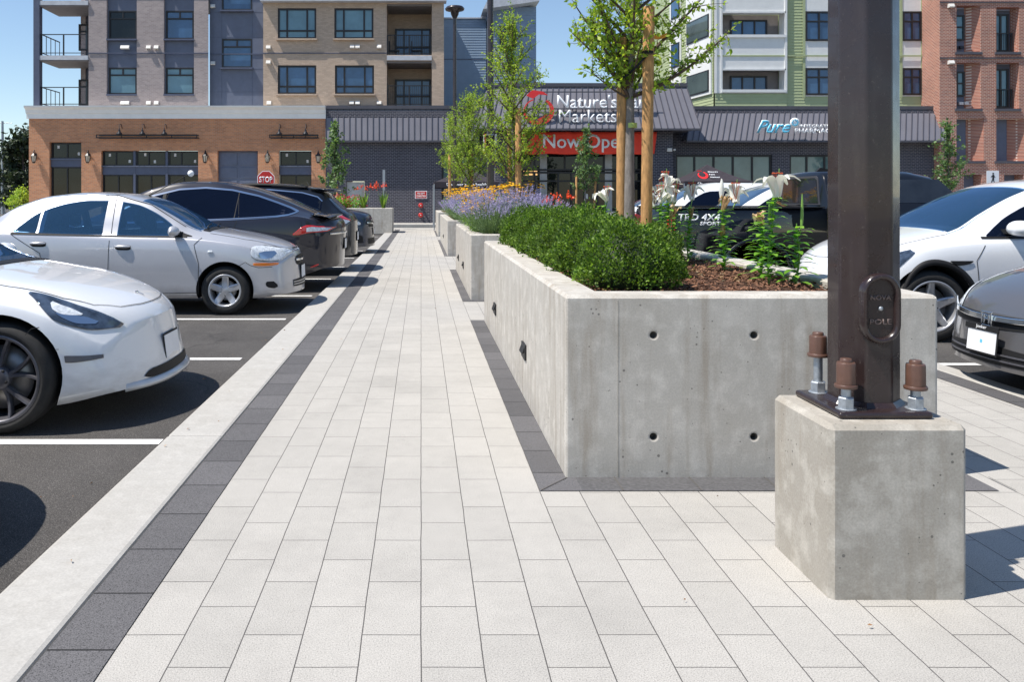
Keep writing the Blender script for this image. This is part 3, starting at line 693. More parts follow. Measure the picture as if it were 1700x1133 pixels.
# left balconies with steel post
for k, yy in enumerate((0, 91)):
    zc = UZ(yy+8.5); MB().box(UX(64), UX(147), UY-.10, UY+2.6, zc, zc+.24).build('balcony_slab', M['slab'], A)
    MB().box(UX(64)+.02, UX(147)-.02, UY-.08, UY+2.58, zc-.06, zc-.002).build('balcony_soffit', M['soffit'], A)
MB().box(UX(57), UX(67), UY-.12, UY+.25, zu0, zu1).build('corner_post', M['blue_trim'], A)
for zc, zt in ((UZ(91)+.02, UZ(56)), (UZ(176)+.02, UZ(144))):
    railing(A, UX(67), UX(147)-.02, zc+.08, zt, UY+.05, 0, [UX(68.5), UX(105), UX(146)], ylen=2.3, xs=UX(68.5))
m = MB().box(UX(112), UX(147)+.3, UY+2.6, UY+14, zu0, zu1); m.build('rear_wall', M['blue_panel'], A)
MB().box(UX(103.5), UX(112)-.002, UY+2.5, UY+3.6, zu0, zu1).build('rear_pier', M['brick_grey'], A)
for (t, bb) in ((40, 84), (132, 175)):
    YY = UY+2.52; s = YY/F
    window(A, (131-CX)*s, (160-CX)*s, H-(bb-CY)*s, H-(t-CY)*s, YY, M['glass_green'], vs=(.5,), hs=(.72,), fw=.10, name='balcony_door')
for px, py in ((201, 77), (208, 77), (244, 77), (257, 77), (201, 170), (208, 170), (244, 170), (257, 170), (444, 77), (584, 76), (593, 76), (629, 76), (444, 102), (445, 170), (583, 170), (593, 170), (629, 170)): hood(A, px, py, UY)
for px, py in ((349, 6), (349, 102)): hood(A, px, py, UY+.3)
MB().box(UX(147)+.05, UX(437), UY+.4, UY+14, zu1-.1, zu1-.02).build('roof', M['roof'], A)

# ---- blue sided building behind
Bb = thing('blue_sided_building', 'steel blue clapboard building rising behind the shop roof with a slanted pale eave', 'building', (3, 56, 0)); BY = 56.0
def siding(mb, x0, x1, z0, z1, Y, pitch=.16, lap=.02, axis='y'):
    z = z0
    while z < z1-1e-3:
        zt = min(z+pitch, z1)
        if axis == 'y': mb.quad((x0, Y-lap, z), (x1, Y-lap, z), (x1, Y, zt), (x0, Y, zt)); mb.quad((x0, Y, z), (x1, Y, z), (x1, Y-lap, z), (x0, Y-lap, z))
        z = zt
m = MB(); X_ = lambda p: FX(p, BY); Z_ = lambda p: FZ(p, BY)
siding(m, X_(728), X_(807), Z_(185), Z_(31), BY, .17); m.build('clapboard_wall', M['siding_blue'], Bb, fixn=False)
MB().box(X_(728), X_(806.5), BY+.02, BY+12, 0, Z_(31.5)).build('core_wall', M['siding_blue'], Bb)
m = MB(); siding(m, X_(808), X_(886), Z_(185), Z_(18), BY-1.2, .17); m.build('tower_wall', M['siding_blue'], Bb, fixn=False)
MB().box(X_(808)+.01, X_(886)-.01, BY-1.18, BY+10, 0, Z_(19)).build('tower_core', M['siding_blue'], Bb)
MB().box(X_(728)-.1, X_(806), BY-.12, BY+.3, Z_(31), Z_(29)).build('parapet_cap', M['slab'], Bb)
m = MB().prism([(X_(798), Z_(27)), (X_(888), Z_(14)), (X_(888), Z_(0)), (X_(806), Z_(11))], 'y', BY-2.2, BY+10); m.build('slanted_eave', M['slab'], Bb)
window(Bb, FX(830, BY-1.2), FX(857, BY-1.2), FZ(79, BY-1.2), FZ(43, BY-1.2), BY-1.23, M['glass_blue'], vs=(.33,), hs=(.7,), fw=.12, frame=M['frame'])
MB().box(X_(730), X_(806), BY-.03, BY-.022, Z_(99), Z_(97.5)).build('band', M['blue_trim'], Bb)

# ---- grocery store + pharmacy: single-storey charcoal brick with standing seam mansards
S = thing('grocery_store', 'single storey charcoal brick shop row with violet grey standing seam mansard roofs', 'building', (5, FY, 0))
def mansard(px0, px1, pyt, pyb, Y, dx=3.0, out=.9, slant0=0, slant1=0, name='mansard_roof', seam=9.45):
    yt, yb = Y+.15, Y-out
    x0, x1, zt, zbm = FX(px0, yt), FX(px1, yt), FZ(pyt, yt), FZ(pyb, yb)
    s0, s1 = x0-FX(px0-slant0, yb), FX(px1+slant1, yb)-x1
    m = MB(); m.add([(x0-s0, yb, zbm), (x1+s1, yb, zbm), (x1, yt, zt), (x0, yt, zt), (x0, yt+6, zt), (x1, yt+6, zt), (x1+s1, yt+6, zbm), (x0-s0, yt+6, zbm)],
                    [(0, 1, 2, 3), (3, 2, 5, 4), (0, 3, 4, 7), (1, 6, 5, 2), (0, 7, 6, 1)])
    r = m.build(name, M['metal_roof'], S)
    m = MB(); n = int((px1-px0)/seam)
    for i in range(n+1):
        t = i/n; xt = x0+(x1-x0)*t; xb = (x0-s0)+(x1+s1-x0+s0)*t; w = .018
        L = math.hypot(yt-yb, zt-zbm); ny, nz = -(zt-zbm)/L*.045, (yt-yb)/L*.045
        m.add([(xb-w, yb, zbm), (xb+w, yb, zbm), (xt+w, yt, zt), (xt-w, yt, zt), (xb-w, yb+ny, zbm+nz), (xb+w, yb+ny, zbm+nz), (xt+w, yt+ny, zt+nz), (xt-w, yt+ny, zt+nz)],
              [(4, 5, 6, 7), (0, 4, 7, 3), (1, 2, 6, 5), (0, 1, 5, 4), (3, 7, 6, 2)])
    m.build('seam', M['metal_trim'], r)['kind'] = 'stuff'
    m = MB(); m.box(x0-.05, x1+.05, yt-.10, yt+.2, zt-.03, zt+.16); m.box(x0-s0-.02, x1+s1+.02, yb-.08, yb+.08, zbm-.10, zbm-.002)
    m.build('flashing', M['metal_trim'], r)
    return r
mansard(541, 795, 180, 233, FY, out=.35)
mansard(812, 1139, 143, 213, FY-2.0, out=1.1, slant0=20, slant1=24)
mansard(1150, 1571, 181, 233, FY, out=.9, slant0=10, slant1=0)
m = MB(); op = [(FX(575), FX(605), zb, FZ(301)), (FX(733), FX(798), zb, FZ(257)), (FX(1122), FX(1282), zb+1, FZ(257)), (FX(1311), FX(1400), zb+1, FZ(257))]
wall(m, FX(541), FX(1573), zb, FZ(181)-.1, FY, op, .22)
m.quad((FX(1573), FY, zb), (FX(1573), FY+18, zb), (FX(1573), FY+18, 5), (FX(1573), FY, 5))
m.build('wall', M['brick_dark'], S)
MB().box(FX(541), FX(1573)-.02, FY+.4, FY+18, 4.8, 5.8).build('roof', M['roof'], S)
# entrance portal projecting forward
EY = FY-2.0
def EX(p): return FX(p, EY)
def EZ(p): return FZ(p, EY)
m = MB(); wall(m, EX(822), EX(1117), zb, EZ(213), EY, [(EX(862), EX(1078), zb-1, EZ(247))], 1.2)
m.quad((EX(822), EY, zb), (EX(822), FY, zb), (EX(822), FY, EZ(213)), (EX(822), EY, EZ(213))); m.quad((EX(1117), EY, zb), (EX(1117), FY, zb), (EX(1117), FY, EZ(213)), (EX(1117), EY, EZ(213)))
m.build('portal_wall', M['brick_dark'], S)
MB().box(EX(812), EX(1139), EY+.2, FY+5, EZ(213)+.02, EZ(144)).build('portal_core', M['metal_trim'], S)
gy = EY+1.22
w = window(S, FX(862, gy)-.02, FX(1078, gy)+.02, 2.95, EZ(247)-.02, gy, M['glass_dark'], vs=(.12, .35, .65, .88), fw=.10, name='clerestory')
w = window(S, FX(862, gy)-.02, FX(1078, gy)+.02, .12, 2.9, gy, M['glass_dark'], vs=(.12, .3, .4, .5, .6, .88), hs=(.82,), fw=.10, name='entrance_glazing')
M['warm'] = emis('warm_lit_interior', (1, .58, .22), .7)
m = MB()
for a, b in ((869, 876), (878, 884), (886, 892)): m.box(FX(a, gy), FX(b, gy), gy-.012, gy-.003, FZ(291, gy), FZ(282, gy))
m.build('lit_shelf', M['warm'], w)
m = MB()
for a, b, c, d in ((1000, 1009, 313, 317), (972, 976, 322, 330), (983, 988, 322, 330), (905, 912, 331, 334)): m.box(FX(a, gy), FX(b, gy), gy-.012, gy-.003, FZ(d, gy), FZ(c, gy))
m.build('door_sticker', M['vent'], w)
m = MB()
for a, b in ((896, 908), (1004, 1016)): m.box(FX(a, gy), FX(b, gy), gy-.03, gy-.001, .12, EZ(247)-.03)
m.build('inner_column', M['door_grey'], w)
for (p0, p1, n, bot) in ((733, 798, 2, 345), (1122, 1282, 5, 302), (1311, 1400, 3, 302)):
    window(S, FX(p0), FX(p1), FZ(bot) if bot > 310 else .9, FZ(257), FY+.15, M['glass_shop'], vs=[i/n for i in range(1, n)], fw=.11, name='shop_window')
MB().box(FX(575)+.02, FX(605)-.02, FY+.12, FY+.18, .13, FZ(302)).build('service_door', M['door_grey'], S)
# pediment shadow strip, fittings on the wall
# --- hung things on the store
th = thing('fire_sign', 'small red sign with white border reading FIRE DEPT CONNECTION on charcoal brick', 'sign', (FX(699), FY, FZ(323)))
MB().box(FX(689), FX(709), FY-.03, FY-.001, FZ(330), FZ(317)).build('sign_plate', M['white_letter'], th)
MB().box(FX(690), FX(708), FY-.036, FY-.031, FZ(329), FZ(318)).build('sign_face', M['red_paint'], th)
textmesh("FIRE DEP'T", M['white_letter'], width=.42, height=.11, loc=(FX(699), FY-.037, FZ(321.3)), parent=th, extrude=.004, bold=.02)
textmesh('CONNECTION', M['white_letter'], width=.50, height=.11, loc=(FX(699), FY-.037, FZ(326)), parent=th, extrude=.004, bold=.02)
for py, t in ((341, 'upper'), (357, 'lower')):
    th = thing('fire_fitting', t+' round red fire hose connection below the small red sign', 'pipe fitting', (FX(698.5), FY, FZ(py)), 'fire hose connections under the red sign')
    MB().lathe([(.10, 0), (.10, -.04), (.05, -.05), (.05, -.25), (.12, -.26), (.13, -.34), (.09, -.36), (.02, -.37)], (FX(698.5), FY, FZ(py)), 'y', 16).build('body', M['red_paint'], th)
    MB().lathe([(.035, -.372), (.03, -.40)], (FX(698.5), FY, FZ(py)), 'y', 8).build('nozzle', M['vent'], th)
# big sign letters
sy = EY-.95
L = thing('store_sign', 'white raised letters reading Natures Fare Markets on the entrance mansard roof', 'sign', (FX(1000, sy), sy, FZ(180, sy)))
hN = (FX(1086, sy)-FX(926, sy))
textmesh("Nature's Fare", M['white_letter'], width=hN, height=.72, loc=(FX(1006, sy), sy+.22, FZ(168, sy)), parent=L, extrude=.09, bold=.012)
textmesh("Markets", M['white_letter'], width=FX(1023, sy)-FX(928, sy), height=.66, loc=(FX(975.5, sy), sy, FZ(193, sy)), parent=L, extrude=.07, bold=-.004)
m = MB()
for a, z in ((905, 152), (905, 180), (905, 207)): m.box(FX(870, sy), FX(1086, sy), sy+.11, sy+.15, FZ(z, sy)-.03, FZ(z, sy)+.03)
for p in range(930, 1086, 22): m.box(FX(p, sy)-.02, FX(p, sy)+.02, sy+.15, sy+.8, FZ(181, sy)-.02, FZ(181, sy)+.02)
m.build('mounting_rail', M['metal_trim'], L)
# apple-like ring logo
G = thing('logo_ring', 'red ring shaped fruit logo with leaf left of the white store lettering', 'logo', (FX(893, sy), sy, FZ(184, sy)))
m = MB(); n = 40; cxl, czl = FX(893, sy), FZ(184, sy); ro = .72
def arc(mb, a0, a1, r0f, wf, n=36, sx=1.0):
    vs = []
    for k in range(n+1):
        t = a0+(a1-a0)*k/n; w = wf(k/n); r = r0f(k/n)
        for rr, yy in ((r-w, 0), (r+w, 0), (r+w, -.08), (r-w, -.08)): vs.append((cxl+sx*rr*math.cos(t), sy+yy, czl+rr*math.sin(t)*.88))
    fs = [(i*4+j, i*4+(j+1) % 4, (i+1)*4+(j+1) % 4, (i+1)*4+j) for i in range(n) for j in range(4)]+[(0, 1, 2, 3), (n*4+3, n*4+2, n*4+1, n*4)]
    mb.add(vs, fs)
arc(m, R(55), R(-250), lambda t: .72-.03*t, lambda t: .035+.085*math.sin(PI*min(1, t*1.1+.1)))
m.build('ring', M['logo_red'], G)
m = MB(); arc(m, R(-20), R(-95), lambda t: .50, lambda t: .02+.07*math.sin(PI*t), 18); m.build('inner_stroke', M['logo_red'], G)
m = MB(); m.prism([(cxl-.60, czl+.78), (cxl-.30, czl+1.06), (cxl+.25, czl+.98), (cxl+.5, czl+.80), (cxl+.05, czl+.84), (cxl-.25, czl+.62)], 'y', sy-.08, sy); m.build('leaf', M['logo_red'], G)
# banner
bz0, bz1 = FZ(256, EY), FZ(219, EY)
m = MB(); nx = 60; bxa, bxb = EX(866), EX(1090); vs = []
for j in range(9):
    for i in range(nx+1):
        u, v = i/nx, j/8
        x = bxa+(bxb-bxa)*u+(v-.5)*.10*(1 if u > .5 else -1)*0; x = bxa+(bxb-.13-bxa)*u+.13*u*v
        z = bz0+(bz1-bz0)*v-.05*math.sin(PI*u)*(1-v)*0-.02*math.sin(u*23)*(1-v); yy = EY-.07-.03*math.sin(u*31+v*4)-.02*math.sin(u*70+v*9)
        vs.append((x, yy, z))
fs = [(j*(nx+1)+i, j*(nx+1)+i+1, (j+1)*(nx+1)+i+1, (j+1)*(nx+1)+i) for j in range(8) for i in range(nx)]
bn = thing('banner', 'red cloth banner reading Now Open hung under the entrance mansard', 'banner', (EX(978), EY, bz0))
o = m.add(vs, fs, 0, True).build('cloth', M['banner'], bn, fixn=False); sm = o.modifiers.new('thick', 'SOLIDIFY'); sm.thickness = .01
textmesh('Now Open', M['white_letter'], width=EX(1041)-EX(901), height=.95, loc=(EX(971), EY-.125, (bz0+bz1)/2-.02), parent=bn, extrude=.006, bold=.012)
# pharmacy sign
P_ = thing('pharmacy_sign', 'blue script and white block lettering reading Pure Integrative Pharmacy on the right mansard', 'sign', (FX(1310), FY-.8, FZ(215)))
M['cyan'] = plain('cyan_letter', (.12, .50, .72), .4); py_ = FY-1.05
textmesh('Pure', M['white_letter'], width=FX(1300)-FX(1243), height=.72, loc=(FX(1271), py_+.03, FZ(213)), parent=P_, extrude=.03, bold=.045, shear=.45)
textmesh('Pure', M['cyan'], width=FX(1299)-FX(1244), height=.68, loc=(FX(1271), py_-.005, FZ(213)), parent=P_, extrude=.03, bold=.012, shear=.45)
textmesh('INTEGRATIVE', M['white_letter'], width=FX(1369)-FX(1313), height=.18, loc=(FX(1341), py_, FZ(212)), parent=P_, extrude=.05, bold=.01)
textmesh('PHARMACY', M['white_letter'], width=FX(1372)-FX(1305), height=.26, loc=(FX(1338.5), py_, FZ(219.7)), parent=P_, extrude=.05, bold=.02)
m = MB().lathe([(.0, 0), (.26, 0), (.26, -.05), (.0, -.05)], (FX(1305), py_, FZ(206.5)), 'y', 24); em = m.build('emblem', M['white_letter'], P_)
m = MB()
for k in range(8):
    t = PI/4*k; m.lathe([(.05, 0), (.05, -.02)], (FX(1305)+.15*math.cos(t), py_-.05, FZ(206.5)+.15*math.sin(t)), 'y', 8)
m.build('emblem_petals', M['cyan'], em)
# security camera
th = thing('security_camera', 'white box security camera on the right pier of the entrance', 'camera', (EX(1111), EY, EZ(249)))
MB().box(EX(1107), EX(1115), EY-.12, EY-.001, EZ(252), EZ(246)).build('housing', M['vent'], th, bevel=.02)
MB().lathe([(.05, 0), (.06, .12), (.0, .13)], (EX(1118), EY-.25, EZ(249)), 'y', 12).build('lens', M['vent'], th)

# ---- green building
GY = FY+1.2
def GX(p): return FX(p, GY)
def GZ(p): return FZ(p, GY)
Gb = thing('green_apartment_block', 'sage green clapboard apartment block with a white bay rising behind the pharmacy roof', 'building', (22, GY, 0))
m = MB()
zg0, zg1 = GZ(186), GZ(-60)
siding(m, GX(1305), GX(1558), zg0, zg1, GY, .17); siding(m, GX(1186), GX(1305), zg0, GZ(155), GY-.08, .17)
m.build('clapboard_wall', M['siding_green'], Gb, fixn=False)
# wall core behind clapboards, plus diagonal face
px0d, yd = 1104, GY+6.5; xd = FX(px0d, yd)
m = MB().prism([(GX(1185)+.3, GY+1.0), (GX(1306), GY+1.0), (GX(1306), GY+.02), (GX(1558)-.01, GY+.02), (GX(1558)-.01, GY+16), (xd, GY+16), (xd, yd)], 'z', 4.5, zg1-.05); m.build('core_wall', M['siding_green'], Gb)
# white bay, front
m = MB(); bo = [(GX(1197), GX(1303), GZ(149), GZ(114)), (GX(1197), GX(1303), GZ(58), GZ(19))]
wall(m, GX(1185), GX(1306), GZ(155), zg1, GY-.10, bo, .9); m.build('bay_wall', M['siding_white'], Gb)
for (a, b, c, d) in bo:
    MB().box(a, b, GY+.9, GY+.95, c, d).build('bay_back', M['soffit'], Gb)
    window(Gb, a+(b-a)*.23, a+(b-a)*.82, c+.02, d-.28, GY+.88, M['glass_blue'], vs=(.33, .66), fw=.09)
    window(Gb, a+.02, b-.02, c+.0, d-.02, GY-.02, M['glass_green'], vs=(.5,), fw=.04, d=.02, name='balcony_screen') if False else None
    m = MB(); m.box(a+.01, b-.01, GY-.16, GY-.02, d-.10, d-.005); m.box(a-.02, b+.02, GY-.20, GY-.105, c-.16, c-.001); m.build('bay_trim', M['siding_white'], Gb)
m = MB()
for q in (93,): m.box(GX(1185), GX(1558), GY-.14, GY-.101, GZ(q+1), GZ(q-1.2))
m.build('band_course', M['siding_green'], Gb)
m = MB()
for q in (1187, 1196, 1303): m.box(GX(q)-.06, GX(q)+.06, GY-.16, GY-.101, GZ(155), zg1)
m.build('bay_pilaster', M['siding_white'], Gb)
# windows in green wall, with white spandrels
for (a, b) in ((1336, 1381), (1497, 1528)):
    MB().box(GX(a-2), GX(b+2), GY-.05, GY-.021, GZ(160), zg1).build('spandrel', M['siding_white'], Gb)
    for (t, q) in ((19, 68), (113, 158), (-75, -27)):
        window(Gb, GX(a), GX(b), GZ(q), GZ(t), GY-.052, M['glass_blue'], vs=(.5,), hs=(.66,), fw=.10)
m = MB()
for (a, b) in ((1336, 1381), (1497, 1528)):
    for xx in (a-2, b+2): m.box(GX(xx)-.07, GX(xx)+.07, GY-.08, GY-.051, GZ(162), zg1)
m.build('window_trim', M['siding_green'], Gb)
# diagonal face: panels laid along the direction from (GX(1185),GY) to (xd,yd)
pa = Vector((GX(1185), GY, 0)); pb = Vector((xd, yd, 0)); dd = (pb-pa); DL = dd.length; dd.normalize(); nn = Vector((dd.y, -dd.x, 0)); 
if nn.y > 0: nn = -nn
def dpt(t, z, off): v = pa+dd*(t*DL)+nn*off; return (v.x, v.y, z)
def dbox(t0, t1, z0, z1, o0, o1):
    vs = [dpt(t, z, o) for z in (z0, z1) for o in (o0, o1) for t in (t0, t1)]
    return vs, [(0, 2, 3, 1), (4, 5, 7, 6), (0, 1, 5, 4), (2, 6, 7, 3), (0, 4, 6, 2), (1, 3, 7, 5)]
m = MB(); z = 4.6
while z < zg1:
    zt = z+.17; m.quad(dpt(0, z, .03), dpt(1, z, .03), dpt(1, zt, .008), dpt(0, zt, .008)); m.quad(dpt(0, z, .0), dpt(1, z, .0), dpt(1, z, .03), dpt(0, z, .03)); z = zt
m.build('clapboard_wall', M['siding_green'], Gb, fixn=False)
m = MB(); m.add(*dbox(0.02, .50, GZ(155), zg1, .031, .12)); m.add(*dbox(.62, .86, GZ(165), zg1, .031, .10)); m.build('bay_wall', M['siding_white'], Gb)
for (z0, z1) in ((GZ(150), GZ(114)), (GZ(58), GZ(20))):
    m = MB(); m.add(*dbox(.05, .48, z0, z1, .121, .16)); w = m.build('window', M['frame'], Gb); m = MB(); m.add(*dbox(.065, .465, z0+.07, z1-.07, .161, .17)); m.build('pane', M['glass_green'], w)
for (z0, z1) in ((GZ(90), GZ(46)), (GZ(0), GZ(-44))):
    m = MB(); m.add(*dbox(.64, .82, z0, z1, .101, .13)); w = m.build('window', M['frame'], Gb); m = MB(); m.add(*dbox(.655, .805, z0+.1, z1-.1, .131, .14)); m.build('pane', M['glass_blue'], w)
for px, py in ((1552, 14), (1552, 107)): 
    x, z = GX(px), GZ(py); MB().prism([(GY, z+.11), (GY-.15, z+.11), (GY-.22, z-.05), (GY-.18, z-.09), (GY, z-.09)], 'x', x-.12, x+.12).build('vent_hood', M['vent'], Gb)

# ---- red brick building at right
RY = FY-.5
def RX(p): return FX(p, RY)
def RZ(p): return FZ(p, RY)
Rb = thing('red_brick_block', 'red brick apartment building at the right edge with deep splayed window recesses', 'building', (30, RY, 0))
rec = [(1588, 1628, 9, 87), (1654, 1692, 12, 87), (1588, 1628, 104, 181), (1654, 1692, 104, 181), (1588, 1633, 197, 268), (1654, 1704, 197, 268), (1600, 1630, 290, 345), (1667, 1699, 290, 345)]
ro_ = [(RX(a), RX(b), RZ(d), RZ(c)) for a, b, c, d in rec]
m = MB(); wall(m, RX(1560), RX(1760), zb, RZ(-60), RY, ro_, .55); m.quad((RX(1560), RY, zb), (RX(1560), RY+16, zb), (RX(1560), RY+16, RZ(-60)), (RX(1560), RY, RZ(-60)))
m.build('wall', M['brick_red'], Rb)
M['juliet'] = M['frame']
for k, (a, b, c, d) in enumerate(ro_):
    MB().box(a, b, RY+.56, RY+.6, c, d).build('recess_panel', M['blue_panel'], Rb)
    # splayed brick on the right jamb
    wj = (b-a)*(.42 if k in (0, 2, 4, 5) else .1)
    m = MB(); m.prism([(b, RY+.05), (b, RY+.55), (b-wj, RY+.55)], 'z', c, d); m.build('splayed_jamb', M['brick_red'], Rb)
    if k in (0, 2):
        x0_, x1_ = (a+.0, a+(b-a)*.56) if k == 0 else (a+(b-a)*.2, b-wj-.02)
        window(Rb, x0_+.02, x1_, c+.75, d-.4, RY+.5, M['glass_teal'], hs=(.52,), fw=.09)
        m = MB(); 
        for q in (.12, .42): m.prism([(RY+.5, c+.45), (RY+.36, c+.42), (RY+.34, c+.28), (RY+.5, c+.28)], 'x', x0_+q, x0_+q+.22)
        m.build('vent_hood', M['vent'] if k == 2 else M['frame'], Rb)
    if k in (1, 3):
        window(Rb, a+.02, b-.25, c+.12, d-.25, RY+.5, M['glass_teal'], vs=(.55,), fw=.10, name='balcony_door')
        railing(Rb, a+.02, b-.15, c+.1, c+1.12, RY+.30, 12, [a+.05, b-.2])
for (a, b, c, d) in ro_[:6]: MB().box(a-.1, b+.05, RY-.10, RY+.0, c-.11, c+.02).build('ledge', M['metal_trim'], Rb)
for q in (95.2, 2.4): MB().box(RX(1560), RX(1760), RY-.05, RY-.001, RZ(q+2), RZ(q)).build('band_course', M['metal_trim'], Rb)
for px, py in ((1577, 10), (1577, 104)):
    x, z = RX(px), RZ(py); MB().prism([(RY, z+.11), (RY-.15, z+.11), (RY-.22, z-.05), (RY-.18, z-.09), (RY, z-.09)], 'x', x-.14, x+.14).build('vent_hood', M['vent'], Rb)

# ---- tents
M['tent'] = plain('dark_purple_tent_fabric', (.028, .022, .030), .75, var=.2)
def tent(cx, cy, w, zt, ze, label, side_txt, logo=False):
    th = thing('canopy_tent', label, 'tent', (cx, cy, AZG+.2)); h = w/2
    m = MB(); pk = (cx, cy, zt); n = 8
    cs = [(cx-h, cy-h), (cx+h, cy-h), (cx+h, cy+h), (cx-h, cy+h)]
    for i in range(4):
        a, b = cs[i], cs[(i+1) % 4]; vs = []
        for r in range(n+1):
            t = r/n; sag = -.10*math.sin(PI*t)
            for q in (0, .5, 1):
                ex = a[0]+(b[0]-a[0])*q; ey = a[1]+(b[1]-a[1])*q
                vs.append((ex+(cx-ex)*t, ey+(cy-ey)*t, ze+(zt-ze)*(t**1.25)+sag*(.5 if q == .5 else .2)))
        m.add(vs, [(r*3+q, r*3+q+1, (r+1)*3+q+1, (r+1)*3+q) for r in range(n) for q in range(2)], 0, False)
        m.quad((a[0], a[1], ze), (b[0], b[1], ze), (b[0], b[1], ze-.27), (a[0], a[1], ze-.27))
    m.build('canopy', M['tent'], th, fixn=False)
    for (x, y) in cs: MB().tube([(x, y, .0), (x, y, ze-.1)], .025, 6).build('leg', M['galv'], th)
    textmesh(side_txt, M['white_letter'], width=w*.62, height=.17, loc=(cx, cy-h-.02, ze-.14), parent=th, extrude=.004, bold=.01)
    return th
tr = tent(FX(1174, 41), 41, 3.25, FZ(271, 39.6), FZ(301, 39.4), 'dark canopy tent right of the store entrance reading Shop your values with a red logo', 'Shop your Values.')
# logo on slope
lx, ly, lz = FX(1164, 40.2), 39.9, FZ(290.5, 40)
cxl, czl, sy_old = lx, lz, sy; sy = 39.55
m = MB(); 
def arc2(mb, cx_, y_, cz_, r, w, a0, a1, n=24):
    vs = []
    for k in range(n+1):
        t = a0+(a1-a0)*k/n; ww = w*math.sin(PI*(k/n*.9+.1))+.01
        for rr, yy in ((r-ww, 0), (r+ww, 0), (r+ww, -.02), (r-ww, -.02)): vs.append((cx_+rr*math.cos(t), y_+yy+(rr*math.sin(t))*.75, cz_+rr*math.sin(t)*.72))
    fs = [(i*4+j, i*4+(j+1) % 4, (i+1)*4+(j+1) % 4, (i+1)*4+j) for i in range(n) for j in range(4)]
    mb.add(vs, fs)
arc2(m, lx, 40.0, lz, .20, .05, R(70), R(-230)); m.box(lx-.2, lx+.02, 40.17, 40.19, lz+.17, lz+.22); m.build('logo', M['logo_red'], tr)
tilt = math.atan2(FZ(271, 39.6)-FZ(301, 39.4), 1.62)
for k, s_ in enumerate(("Nature's", 'Fare', 'Markets')):
    textmesh(s_, M['white_letter'], width=(.45, .25, .42)[k], height=.11, loc=(lx+.28, 40.06-.18*k, lz+.14-.13*k), rot=(tilt, 0, 0), parent=tr, extrude=.02, align='LEFT')
tl = tent(FX(772, 40.5), 40.5, 3.0, FZ(272, 40), FZ(302, 39.0), 'dark canopy tent left of the brown pole behind the far planter', 'Discover great health')
th = thing('signpost', 'pale steel post with an edge-on metal sign standing by the charcoal brick wall', 'sign post', (FX(638, 40), 40, .0))
MB().tube([(FX(637, 40), 40, 0), (FX(637, 40), 40, FZ(282, 40))], .03, 8).build('post', M['galv'], th)
MB().box(FX(636.5, 40)-.03, FX(639.5, 40), 39.82, 39.96, FZ(316, 40), FZ(282, 40)).build('sign_plate', M['galv'], th)
# stop sign
sx_, syy = FX(441.5, 36), 36.0; sz = FZ(298, 36)
th = thing('stop_sign', 'red octagonal STOP sign in front of the orange brick podium', 'sign', (sx_, syy, AZG))
def ngon(r, n=8): return [(sx_+r*math.cos(PI/8+k*2*PI/n), sz+r*math.sin(PI/8+k*2*PI/n)) for k in range(n)]
MB().prism(ngon(.395), 'y', syy-.012, syy).build('sign_border', M['white_letter'], th)
MB().prism(ngon(.365), 'y', syy-.018, syy-.0125).build('sign_face', M['red_paint'], th)
textmesh('STOP', M['white_letter'], width=.56, height=.25, loc=(sx_, syy-.019, sz), parent=th, extrude=.004, bold=.02)
MB().box(sx_-.03, sx_+.03, syy+.002, syy+.05, AZG, sz+.3).build('post', M['galv'], th)
# pedestrian sign
qx, qy, qz = FX(1648, 34), 34.0, FZ(296, 34)
th = thing('pedestrian_sign', 'white square sign with a black walking figure before the red brick building', 'sign', (qx, qy, AZG))
MB().box(qx-.25, qx+.25, qy-.012, qy, qz-.27, qz+.30).build('sign_plate', M['white_letter'], th, bevel=.004)
m = MB(); m.lathe([(.0, 0), (.035, 0), (.035, -.006), (.0, -.006)], (qx+.01, qy-.013, qz+.19), 'y', 12)
for pl in ([(-.02, .14), (.05, .14), (.045, -.02), (-.025, -.02)], [(.04, .13), (.10, .03), (.08, .02), (.03, .09)], [(-.02, .13), (-.09, .05), (-.075, .035), (-.01, .09)],
           [(-.025, -.02), (.015, -.02), (-.05, -.2), (-.085, -.2)], [(.005, -.02), (.045, -.02), (.05, -.1), (.085, -.2), (.05, -.2), (.015, -.1)]):
    m.prism([(qx+a, qz+b) for a, b in pl], 'y', qy-.018, qy-.0125)
m.build('walking_figure', M['black'], th)
MB().box(qx-.03, qx+.03, qy+.002, qy+.05, AZG, qz+.3).build('post', M['galv'], th)
# thin lamp posts
def slim(name, px, Y, r, label, top=None, head=False):
    x = FX(px, Y); th = thing(name, label, 'lamp post', (x, Y, 0)); zt = top or 9
    MB().tube([(x, Y, -.05), (x, Y, zt)], [r, r*.75], 8, smooth=False).build('shaft', M['pole'], th)
    MB().box(x-r*2, x+r*2, Y-r*2, Y+r*2, 0, .06).build('base_plate', M['pole'], th)
    if head: MB().lathe([(r, -.35), (.14, -.22), (.16, -.10), (.34, -.06), (.36, .0), (.30, .07), (.05, .11), (.0, .11)], (x, Y, zt), 'z', 20).build('lamp_head', M['pole'], th)
    return th, x
slim('lamp_post', 755, 31, .075, 'slim black lamp post with a flat round head before the blue building', top=FZ(14, 31), head=True)
t2, x2 = slim('lamp_post', 814, 25, .118, 'tall dark pole with two small signs rising between the young trees', top=8.5)
MB().box(x2+.0, x2+.9, 24.95, 25.05, 8.3, 8.4).build('arm', M['pole'], t2)
